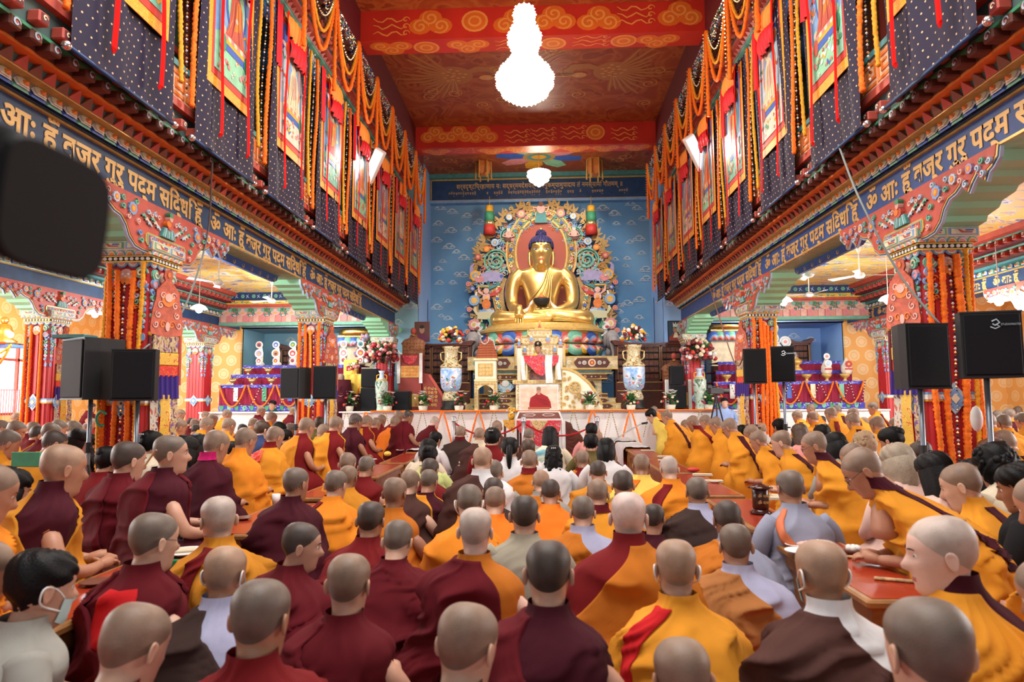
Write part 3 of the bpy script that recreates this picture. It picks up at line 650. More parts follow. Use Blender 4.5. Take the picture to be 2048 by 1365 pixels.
# torso loft: z, half width, front, back, exponent
TK = dict(
 robe=np.array([(0, .35, .35, .22, .9), (.06, .37, .36, .235, .9), (.14, .35, .32, .235, .9), (.24, .31, .25, .225, .88), (.34, .285, .20, .205, .86), (.43, .262, .165, .18, .84), (.50, .225, .14, .15, .86), (.545, .165, .115, .12, .92), (.575, .112, .09, .095, 1.0), (.605, .086, .075, .08, 1.0), (.645, .080, .07, .074, 1.0)]),
 slim=np.array([(0, .34, .35, .21, .9), (.06, .36, .36, .22, .9), (.14, .32, .31, .21, .9), (.24, .23, .20, .19, .88), (.34, .20, .16, .175, .86), (.43, .205, .145, .16, .84), (.50, .195, .13, .14, .84), (.545, .155, .11, .115, .9), (.575, .108, .088, .092, 1.0), (.605, .083, .073, .078, 1.0), (.640, .078, .07, .074, 1.0)]))
class Torso:
 def __init__(s, kind, kz, zs, lean, amp, seed, wide=1.0):
  s.K = TK[kind]; s.kz, s.zs, s.lean, s.amp, s.wide = kz, zs, lean, amp, wide
  r = np.random.RandomState(seed); s.ph = r.uniform(0, 6.28, 12); s.fr = r.uniform(.8, 1.25, 12); s.kind = kind
 def shear(s, z): return s.lean*.95*np.clip(z/.6, 0, 1.2)**1.6-s.lean*.10
 def surf(s, th, z, off=0.0, fold=1.0):
  K = s.K; a, f, b, p = [spline(K[:, 0], K[:, k], z) for k in (1, 2, 3, 4)]
  c, sn = np.cos(th), np.sin(th); a = a*s.wide
  # folds fall from the left shoulder towards the right hip and fan out over the lap
  wob = .55*np.sin(th*2+s.ph[0])+.45*np.sin(z*13+s.ph[1])+.3*np.sin(z*23+th*3+s.ph[8])
  q = z*9.5*s.fr[0]-(th-PI)*1.5*s.fr[1]+wob
  rid = lambda a_: (1-np.abs(np.sin(a_)))**2.2
  m1 = .5+.5*np.sin(th*1.3+z*5+s.ph[9]); m2 = .5+.5*np.sin(th*2.1-z*8+s.ph[10])
  r1 = rid(q+s.ph[2])*(.45+.55*m1)+rid(q*2.3*s.fr[2]+s.ph[3]+.5*wob)*.62*m2+rid(q*4.6+s.ph[7]+wob)*.30*(1-m1)
  vert = rid(th*4.2*s.fr[3]+2.6*z+.7*np.sin(z*9+s.ph[5])+s.ph[4])+.5*rid(th*8.6+1.5*np.sin(z*7+s.ph[6])+s.ph[11])*m1
  env = np.clip((.64-z)/.12, .10, 1)
  d = s.amp*env*fold*(r1*np.clip(z/.2, .35, 1)+vert*(.6 if s.kind == 'robe' else .35)*np.clip((.42-z)/.2, .12, 1)+.35*np.sin(th*2.3+z*6+s.ph[6]))
  o = off+d-s.amp*.2*fold
  x = (a+o)*spow(c, p); y = np.where(sn > 0, f+o, b+o)*spow(sn, p)
  # knees push out to both sides of the lap
  kn = np.clip((.22-z)/.2, 0, 1)*np.exp(-((np.abs(c)-.62)/.25)**2)*(sn > 0)
  x = x*(1+.12*kn); y = y+.03*kn+s.shear(z)
  hump = s.lean*.16*np.exp(-((z-.42)/.14)**2)*np.clip(-sn, 0, 1); y = y-hump
  return x, y, np.where(z < .06, z*(s.zs+.06*s.kz)/.06, s.zs+z*s.kz)
 def grid(s, th0, th1, z0, z1, nt, nz, off, mat, mb=None, closed=False, fold=1.0, rim=.012):
  """cloth patch; th0/th1 may be functions of z"""
  mb = mb or MB(); mb.smooth = True
  zz = np.linspace(z0, z1, nz)[:, None]*np.ones((1, nt)); fa = th0(zz) if callable(th0) else zz*0+th0; fb = th1(zz) if callable(th1) else zz*0+th1
  t = np.linspace(0, 1, nt+1)[:-1] if closed else np.linspace(0, 1, nt)
  th = fa+(fb-fa)*t[None, :]
  x, y, z = s.surf(th, zz, off, fold); pts = np.stack([x, y, z], -1); R = [list(map(tuple, r)) for r in pts]
  if not closed:   # hem: turn the edge in towards the body
   xi, yi, zi = s.surf(th, zz, off-rim, fold); pin = np.stack([xi, yi, zi], -1)
   R = [[tuple(pin[i][0])]+list(map(tuple, pts[i]))+[tuple(pin[i][-1])] for i in range(nz)]
   R = [[tuple(p) for p in np.vstack([pin[0][:1], pin[0], pin[0][-1:]])]]+R+[[tuple(p) for p in np.vstack([pin[-1][:1], pin[-1], pin[-1][-1:]])]]
  mb.rings(R, mat, closed=closed, cap0=False, cap1=False)
  return mb
def limb(mb, pts, rad, n, mat):
 P_ = np.array(pts, float); t = np.linspace(0, 1, len(P_)); tt = np.linspace(0, 1, len(P_)*3)
 mb.tube([[float(spline(t, P_[:, k], a)) for k in range(3)] for a in tt], [float(spline(t, rad, a)) for a in tt], n, mat)
def hand(mb, w, d, up, n, mat, side=1, curl=.5, s=1.0):
 """palm, four unequal curled fingers and a thumb leaving the side near the wrist"""
 d = Vector(d).normalized(); up = Vector(up); up = (up-d*up.dot(d)).normalized(); x = d.cross(up)*side; w = Vector(w)
 mb.tube([w-d*.02*s, w+d*.02*s, w+d*.055*s, w+d*.085*s], [.024*s, .031*s, .036*s, .030*s], n, mat)
 for i, (o, L) in enumerate(((-.027, .066), (-.009, .076), (.009, .072), (.026, .056))):
  b = w+d*.07*s+x*o*s; c = curl*(1+.12*i)
  mb.tube([b, b+d*L*.4*s-up*.004, b+(d*L*(.75)-up*L*.45*c)*s, b+(d*L*(1.0-.35*c)-up*L*1.0*c)*s], [.0095*s, .009*s, .0082*s, .006*s], 5, mat)
 b = w+d*.018*s-x*.026*s
 mb.tube([b, b+(d*.022-x*.022-up*.008)*s, b+(d*.045-x*.026-up*.022)*s, b+(d*.062-x*.016-up*.034)*s], [.012*s, .0115*s, .010*s, .007*s], 5, mat)
PID = [0]; SEATS = []; PILC = [np.array([SX(sd, o), y]) for sd in (-1, 1) for o, y in ((.215, 6.7), (.215, 12.07), (.215, 17.4), (5, 11.6), (5, 17.0))]
def person(u, v, wpx, yaw=0, lean=0.1, style='wrap', c1='maroon', c2='gold', hair='g', skin=0, label='', pitch=None, hyaw=0, extra='', group=None, depth=None, roll=0, scale=1.0):
 PID[0] += 1; seed = PID[0]; rs = np.random.RandomState(seed+100)
 dist = depth or FPX*.166*scale/wpx
 if depth is None and v > 822: f_ = min(1.07, max(.86, ((H-.78)*FPX/(v-796)/dist)**.32)); dist *= f_; scale *= f_
 hd = ray(u, v)/(CM[2]@ray(u, v)); ya = math.radians(yaw); back = np.array([math.sin(ya), -math.cos(ya)])*(.10+.7*lean)
 if depth is None:      # keep sitters clear of one another and of the pillars
  best = None
  for k in (1, 1.02, .98, 1.04, .96, 1.055):
   c = (np.array([0, 0, H])+hd*dist*k)[:2]+back; m = min([1.0]+[math.hypot(*(c-q)) for q in SEATS]+[math.hypot(*(c-q))-.12 for q in PILC])-.25*abs(k-1)
   if best is None or m > best[0]+.01: best = (m, k, c)
  dist *= best[1]; scale *= best[1]; SEATS.append(best[2])
 hw = np.array([0, 0, H])+hd*dist
 hz = hw[2]; lod = 2 if wpx >= 50 else (1 if wpx >= 26 else 0)
 yaw = math.radians(yaw); pitch = math.radians(22+55*lean if pitch is None else pitch); hyaw = math.radians(hyaw); roll = math.radians(roll)
 top = .722*scale; kz = min(1.0, hz/top)*scale; zs = max(0, hz-top)
 kind = 'slim' if ('bare' in style or 'top' in style) else 'robe'
 T = Torso(kind, kz, zs, lean, .058 if kind == 'robe' else .040, seed, (1.0 if kind == 'robe' else 1.0)*rs.uniform(.94, 1.06))
 # head placement
 nb = np.array([0, float(T.shear(np.array(.6))), zs+.60*kz]); piv = np.array([0, .012, .02]); hc = np.array([0, .030, .122])
 RX = np.array([[1, 0, 0], [0, math.cos(-pitch), -math.sin(-pitch)], [0, math.sin(-pitch), math.cos(-pitch)]])
 RZ = np.array([[math.cos(hyaw), -math.sin(hyaw), 0], [math.sin(hyaw), math.cos(hyaw), 0], [0, 0, 1]])
 RY = np.array([[math.cos(roll), 0, math.sin(roll)], [0, 1, 0], [-math.sin(roll), 0, math.cos(roll)]])
 RH = RZ@RY@RX
 # rest pitch of the loft equals zero when pitch == 15 deg
 def hpos(x, y, z):
  p = np.stack([x, y, z], -1)*scale; q = (p+hc-piv)@RH.T+piv
  rest = p+hc
  wgt = np.clip((p[..., 2:3]+.235)/.11, 0, 1); wgt = wgt*wgt*(3-2*wgt)
  o = rest*(1-wgt)+q*wgt
  o[..., 2] = np.where(o[..., 2] < 0, o[..., 2]*kz, o[..., 2])
  return o+nb
 hcl = hpos(np.array(0.), np.array(0.), np.array(0.))
 cy, sy = math.cos(yaw), math.sin(yaw)
 rx, ry = hw[0]-(cy*hcl[0]-sy*hcl[1]), hw[1]-(sy*hcl[0]+cy*hcl[1])
 root = empty('person', (rx, ry, 0), yaw, label, 'person', group)
 dz = hw[2]-hcl[2]
 nb = nb+np.array([0, 0, dz])
 T.zs += dz if zs+dz > 0 else 0
 if zs+dz <= 0: T.kz = max(.5, T.kz+dz/.6)
 # ---- body: torso, neck and head in one loft, then arms with hands
 nt = (18, 26, 40)[lod]; nr = (20, 28, 44)[lod]
 th = np.linspace(0, 2*PI, nt+1)[:-1]; s = np.linspace(0, 1, nr)**.9; TH, S = np.meshgrid(th, s)
 x, y, z = head_surf(TH, S); pts = hpos(x, y, z); mb = MB(); mb.smooth = True; sk = SKINM[skin]
 def fm(i, j):
  zz = z[i, j]; xx = x[i, j]; yy = math.sin(th[j])
  if lod and yy > .9 and -.076 < zz < -.06 and abs(xx) < .022: return M('lips', (.45, .13, .11), .4)
  return sk
 mb.rings([list(map(tuple, r)) for r in pts], sk, matf=fm if lod else None)
 for sd in (-1, 1):      # ears
  n1, n2 = (6, 4) if lod == 0 else (10, 7)
  E = []
  for i in range(n2+1):
   a = PI*i/n2; row = []
   for j in range(n1):
    b_ = 2*PI*j/n1; ex, ey, ez = math.sin(a)*math.cos(b_), math.sin(a)*math.sin(b_), -math.cos(a)
    dent = .75 if (sd*ex > .3 and abs(ez) < .7) else 0
    row.append((sd*.0785+ex*.010*(1-dent)+sd*.010*max(0, -ey)+sd*.004, -.012+ey*.018*(1+.25*ez), -.012+ez*.031))
   E.append(row)
  E = hpos(*[np.array(E)[..., k] for k in range(3)]); mb.rings([list(map(tuple, r)) for r in E], sk, cap0=False, cap1=False)
 sh = lambda p: (p[0]*T.wide, p[1]+float(T.shear(np.array(p[2]))), T.zs+p[2]*T.kz)
 na = (6, 8, 12)[lod]
 fwd = .26+.1*rs.rand()
 if 'bare' in style:
  hwz = .235; arm = [sh((.110, -.010, .435)), sh((.182, -.012, .405)), sh((.232, .0, .345)), sh((.252, .05, .27)), sh((.205, .17, .235)), sh((.12, fwd, hwz))]
  limb(mb, arm, [.038, .046, .046, .041, .035, .025], na, sk)
  if wpx > 18: hand(mb, arm[-1], (-.5, .85, .05), (0, 0, 1), 6, sk, 1, .5)
 if lod:
  for sd in ((-1,) if 'bare' in style else (-1, 1)):
   a0, a1 = sh((sd*.19, .13, .26)), sh((sd*.055, fwd+.02, .24)); limb(mb, [a0, ((a0[0]+a1[0])/2*1.05, (a0[1]+a1[1])/2, a0[2]-.005), a1], [.04, .034, .026], na, sk)
   hand(mb, a1, (-sd*.35, .9, .1), (0, 0, 1), 6, sk, sd, .45)
 mb.build('body', root)
 # eyes and brows on the face
 if lod or 'face' in extra:
  for sd in (-1, 1):
   e = MB(); e.smooth = True
   c = hpos(np.array(sd*.031), np.array(.0715), np.array(.010)); e.ball(tuple(c), .0112, 8, 6, 'white'); c = hpos(np.array(sd*.0312), np.array(.0795), np.array(.009)); e.ball(tuple(c), .0050, 6, 4, M('iris', (.03, .015, .01), .2))
   br = hpos(np.array([sd*.016, sd*.03, sd*.048]), np.array([.094, .09, .078]), np.array([.030, .034, .029])); e.tube([tuple(p) for p in br], [.002, .003, .0015], 4, HAIRM['black']); e.build('eye', root)
 # ---- hair
 style_h = hair.split('-'); hk = style_h[0]
 if hk in STUBM: offs, hm = (.0024 if hk != 'k' else .005), STUBM[hk]
 else: offs, hm = .013, HAIRM[hk]
 hlen = style_h[1] if len(style_h) > 1 else 'short'
 nc = (20, 30, 48)[lod]; nrr = (8, 12, 18)[lod]; tc = np.linspace(0, 2*PI, nc+1)[:-1]; sn = np.sin(tc)
 zl = np.where(sn > 0, .004+.070*np.clip(sn*1.25, 0, 1)**1.3, .004-.068*np.abs(sn)**.8)
 if hk not in STUBM: zl = np.where(sn > .2, .058*sn, np.where(sn < 0, -.03-.05*np.abs(sn), -.03+.09*sn*5*.5))
 ss = np.linspace(.3, 1, 60); cols = []; s0s = []
 for t_, z0 in zip(tc, zl): s0s.append(float(np.interp(z0, np.maximum.accumulate(head_surf(np.full(60, t_), ss)[2]), ss)))
 for _ in range(3): s0s = (np.roll(s0s, 1)+2*np.array(s0s)+np.roll(s0s, -1))/4
 for t_, s0 in zip(tc, s0s):
  sl = np.linspace(s0, .998, nrr)
  wob = .0 if hk in STUBM else .004*np.sin(9*t_+np.arange(nrr)*.9+seed)
  ramp = np.clip(np.linspace(0, 3.2, nrr), .15, 1)
  cols.append(np.stack(head_surf(np.full(nrr, t_), sl, offs*ramp*(1+.35*np.clip(np.linspace(-.5, 1, nrr), 0, 1))+wob, 0), -1))
 cols = np.array(cols).transpose(1, 0, 2); hp = hpos(cols[..., 0], cols[..., 1], cols[..., 2]); mb = MB(); mb.smooth = True
 mb.rings([list(map(tuple, r)) for r in hp], hm, cap0=False)
 if hlen in ('long', 'bob', 'pony', 'bun', 'curly', 'wavy'):
  nl = (7, 10, 14)[lod]; L = dict(long=.34, bob=.085, pony=.0, bun=.0, curly=.05, wavy=.24)[hlen]
  if L:
   tb = np.linspace(math.radians(168 if hlen != 'bob' else 150), math.radians(372 if hlen != 'bob' else 390), (18, 26, 36)[lod]); R = []
   for i in range(nl):
    k = i/(nl-1); zz = .02-(L+.09)*k; rad = 1.17+.10*math.sin(PI*min(1, k*1.3))-(.25*k*k if hlen != 'bob' else .22*k**3)
    wv = (.006 if hlen in ('wavy', 'curly') else .0025)*np.sin(tb*11+i*(1.3 if hlen in ('wavy', 'curly') else .15)+seed)
    sq = np.sin(tb); R.append(np.stack([(.081*rad+wv)*np.cos(tb), -.004+(.105*rad*(1 if hlen == 'bob' else (1-.25*k))+wv)*np.minimum(sq, .35), np.full_like(tb, zz)+.006*np.sin(tb*7+seed)*k], -1))
   R = np.array(R); hp2 = hpos(R[..., 0], R[..., 1], R[..., 2])
   if L > .2: hp2[..., 2] = hp2[..., 2]
   inner = hp2*1.0; cen = hp2.mean(axis=1, keepdims=True); inner = cen+(hp2-cen)*.82
   mb.rings([list(map(tuple, r)) for r in hp2], hm, closed=False); mb.rings([list(map(tuple, r[::-1])) for r in inner], hm, closed=False)
   mb.rings([list(map(tuple, hp2[-1])), list(map(tuple, inner[-1]))], hm, closed=False)
  if hlen == 'bun':
   c = hpos(np.array(0.), np.array(-.095), np.array(.055)); mb.ball(tuple(c), .048, 12, 8, hm, (1.1, .8, .95))
  if hlen == 'pony':
   q = hpos(np.array([0, 0, 0, 0.]), np.array([-.10, -.145, -.15, -.135]), np.array([.02, -.03, -.13, -.26])); mb.tube([tuple(p) for p in q], [.022, .036, .034, .008], 10, hm)
  if hlen in ('curly', 'wavy'):
   for i in range(26 if lod else 14):
    a = rs.uniform(0, 2*PI); e_ = rs.uniform(-.05, .1); r_ = .095*math.sqrt(max(.1, 1-(e_/.14)**2)) if hlen == 'curly' else .09
    if math.sin(a) > .5 and e_ < .05: continue
    if hlen == 'wavy': e_ = rs.uniform(-.25, 0); a = rs.uniform(PI, 2*PI)
    c = hpos(np.array(r_*math.cos(a)), np.array(-.01+r_*1.1*math.sin(a)), np.array(e_)); mb.ball(tuple(c), rs.uniform(.018, .03), 6, 5, hm)
 mb.build('hair', root)
 # ---- clothing
 n1, n2 = ((26, 18), (44, 30), (80, 54))[lod]
 A, B = CLOTHM[c1], CLOTHM[c2]; R_ = math.radians
 if style in ('wrap', 'wraps'):        # whole body wrapped
  m = T.grid(0, 2*PI, 0, .645, n1, n2, 0, A, closed=True); m.build('robe', root)
  if style == 'wraps' or 'strip' in extra:
   t0 = R_(rs.uniform(225, 240)); zb = 0 if c2 == 'red' else rs.uniform(.14, .3)
   hwf = lambda z: .034/(.085+.95*(.60-z).clip(0, .17)); T.grid(lambda z: t0-hwf(z), lambda z: t0+hwf(z), zb, .600, 9, n2, .014, B, rim=.012).build('sash', root)
  if 'collar' in extra: T.grid(0, 2*PI, .60, .66, n1, 5, .007, B, closed=True).build('collar', root)
 elif style.startswith('drape'):                # shirt or vest under a robe that leaves the right shoulder free
  m = T.grid(0, 2*PI, 0, .655, n1, n2, -.004, A, closed=True, fold=.5); m.build('vest' if 'bare' in style else 'shirt', root)
  zg = .30 if 'bare' in style else .17
  g0 = lambda z: R_(-4)-R_(92)*np.clip((z-zg)/(.61-zg), 0, 1)**.75; g1 = lambda z: R_(-4)+R_(100)*np.clip((z-zg)/(.61-zg), 0, 1)**.75
  if 'left' in extra: g0, g1 = (lambda g: (lambda z: PI-g(z)-0*z))(g1), (lambda g: (lambda z: PI-g(z)))(g0)
  T.grid(g1, lambda z: g0(z)+2*PI, 0, .605, n1, n2, .012, B, rim=.014).build('robe', root)
 elif style.startswith('bare'):        # sleeveless vest, bare right arm, shawl over the left shoulder
  m = T.grid(0, 2*PI, 0, .638, n1, n2, 0, A, closed=True, fold=.6); m.build('vest', root)
  if style == 'bare': T.grid(lambda z: R_(60)+0*z, lambda z: R_(330)-R_(105)*np.clip((z-.14)/.45, 0, 1)**.9, 0, .600, n1, n2, .022, B, rim=.018).build('shawl', root)
  if style == 'barew': T.grid(lambda z: R_(48)+0*z, lambda z: R_(318)-R_(22)*np.clip((z-.2)/.4, 0, 1), 0, .612, n1, n2, .020, B, rim=.016).build('shawl', root)
 elif style == 'top':                  # everyday shirt or blouse with sleeves
  m = T.grid(0, 2*PI, 0, .636, n1, n2, .004, A, closed=True, fold=.5); m.build('shirt', root)
  for sd in (-1, 1):
   sl = MB(); sl.smooth = True; limb(sl, [sh((sd*.15, -.01, .52)), sh((sd*.225, -.01, .44)), sh((sd*.262, .03, .31)), sh((sd*.215, .15, .25))], [.068, .064, .056, .048], na, A); sl.build('sleeve', root)
  
  if c2 != 'gold': T.grid(lambda z: R_(20)+0*z, lambda z: R_(320)-R_(60)*np.clip((z-.2)/.4, 0, 1), .05, .60, n1, n2, .022, B, rim=.016).build('shawl', root)
 if 'panel' in extra: T.grid(lambda z: R_(262)+0*z, lambda z: R_(292)+R_(14)*(z-.3)/.3, .1, .555, 8, 20, .012, CLOTHM['red'], rim=.008).build('back_panel', root)
 if 'patch' in extra: T.grid(lambda z: R_(238)+0*z, lambda z: R_(292)+0*z, .46, .575, 12, 8, .016, CLOTHM['brocade'], rim=.010).build('brocade_patch', root)
 if 'cuff' in extra:
  a = [Vector(arm[0])+(Vector(arm[1])-Vector(arm[0]))*k for k in (.5, .9)]; c = MB(); c.smooth = True; c.tube([a[0], a[1]], [.052, .053], 12, 'orange'); c.build('cuff', root)
 if 'strap' in extra: T.grid(lambda z: R_(300)-R_(95)*(z-.05)/.55-.035/(.2), lambda z: R_(300)-R_(95)*(z-.05)/.55+.035/.2, .05, .60, 5, 20, .016, M('orange_strap', (.55, .13, .04), .6), rim=.01).build('shoulder_strap', root)
 if 'gcol' in extra:
  c = MB(); c.smooth = True; q = hpos(*[np.array([[.064*math.cos(a), -.008+.066*math.sin(a), zz-.03*math.sin(a)*.6] for a in np.linspace(0, 2*PI, 25)[:-1]])[:, k] if k < 2 else np.array([zz-.02*math.sin(a) for a in np.linspace(0, 2*PI, 25)[:-1]]) for zz in (0,) for k in range(3)])
  R2 = []
  for zz, rr_ in ((-.150, 1), (-.15, 1.1), (-.125, 1.1), (-.125, 1)):
   an = np.linspace(0, 2*PI, 25)[:-1]; R2.append(list(map(tuple, hpos(.062*rr_*np.cos(an), -.008+.064*rr_*np.sin(an), zz-.03*np.sin(an)))))
  c.rings(R2, M('green_band', (.22, .38, .18), .8), cap0=False, cap1=False); c.build('neck_band', root)
 if 'mask' in extra:
  c = MB(); c.smooth = True; tt = np.linspace(R_(28), R_(152), 16); R2 = []
  for s_ in np.linspace(.36, .53, 8):
   xx, yy, zz = head_surf(tt, np.full(16, s_), .006, .9); R2.append(list(map(tuple, hpos(xx, yy, zz))))
  c.rings(R2, M('mask_paper', (.55, .78, .76), .8), closed=False)
  for sd in (-1, 1):
   lp = [(sd*.062, .055, -.025), (sd*.078, .015, .005), (sd*.092, -.025, .012), (sd*.094, -.036, -.012), (sd*.085, -.02, -.045), (sd*.066, .05, -.065)]
   lp = np.array(lp)*[.97, 1, 1]; lp = np.array([[float(spline(np.linspace(0, 1, 6), lp[:, k], a)) for k in range(3)] for a in np.linspace(0, 1, 16)]); q = hpos(lp[:, 0], lp[:, 1], lp[:, 2]); c.tube([tuple(p) for p in q], .0035, 5, 'white')
  c.build('face_mask', root)
 if 'glass' in extra:
  c = MB()
  for sd in (-1, 1):
   g = np.array([(sd*(.033+.02*math.cos(a)), .104-.006*abs(math.cos(a)), .006+.016*math.sin(a)) for a in np.linspace(0, 2*PI, 13)]); q = hpos(g[:, 0], g[:, 1], g[:, 2]); c.tube([tuple(p) for p in q], .0014, 4, 'black')
   g = np.array([(sd*.052, .1, .01), (sd*.078, .06, .012), (sd*.084, -.01, .014)]); q = hpos(g[:, 0], g[:, 1], g[:, 2]); c.tube([tuple(p) for p in q], .0016, 4, 'black')
  g = np.array([(-.013, .108, .008), (.013, .108, .008)]); q = hpos(g[:, 0], g[:, 1], g[:, 2]); c.tube([tuple(p) for p in q], .0015, 4, 'black'); c.build('glasses', root)
 if 'hairpin' in extra:
  c = MB(); c.smooth = True
  for i in range(3): q = hpos(np.array(-.02+.02*i), np.array(-.13), np.array(.06)); c.ball(tuple(q), .007, 6, 4, 'white')
  c.build('hair_pin', root)
 return root

HW = dict(g='grey-stubbled', n='shaven-headed', d='dark-stubbled', p='pale bald', t='bald', w='white-haired close-cropped', k='black crew-cut')
CW = dict(maroon='maroon', wine='dark wine', dred='deep red', gold='golden', amber='amber', saffron='saffron', orange='orange', burnt='burnt-orange', tan='tan', grey='grey', stone='stone-grey', bluegrey='blue-grey', lavender='pale lavender', brown='dark brown', umber='reddish-brown', white='white', cream='cream', pink='pink', yellow='bright yellow', lime='lime', peach='peach', dblue='navy', black='black', dgreen='dark green', shirtblue='light blue', olive='olive', red='red', magenta='magenta', sari='green and blue printed', salmon='salmon', brocade='brocade')
def look(hair, style, c1, c2):
 h = hair.split('-'); hw = HW.get(h[0]) or ({'short': '%s-haired', 'long': 'long-haired %s', 'bob': '%s-bobbed', 'pony': '%s-ponytailed', 'bun': '%s-bunned', 'curly': 'curly %s-haired', 'wavy': 'wavy %s-haired'}[h[1] if len(h) > 1 else 'short'] % dict(grey='ash').get(h[0], h[0]))
 if style == 'wrap': c = CW[c1]+' robe'
 elif style == 'wraps': c = '%s robe with %s strip' % (CW[c1], CW[c2])
 elif style[:5] == 'drape': c = '%s robe over %s shirt' % (CW[c2], CW[c1])
 elif style == 'bare': c = '%s shawl over %s vest' % (CW[c2], CW[c1])
 elif style == 'barew': c = '%s robe and bare arm' % CW[c2]
 elif style == 'barev': c = CW[c1]+' sleeveless vest'
 else: c = CW[c1]+' top'
 return '%s person in %s' % (hw, c)
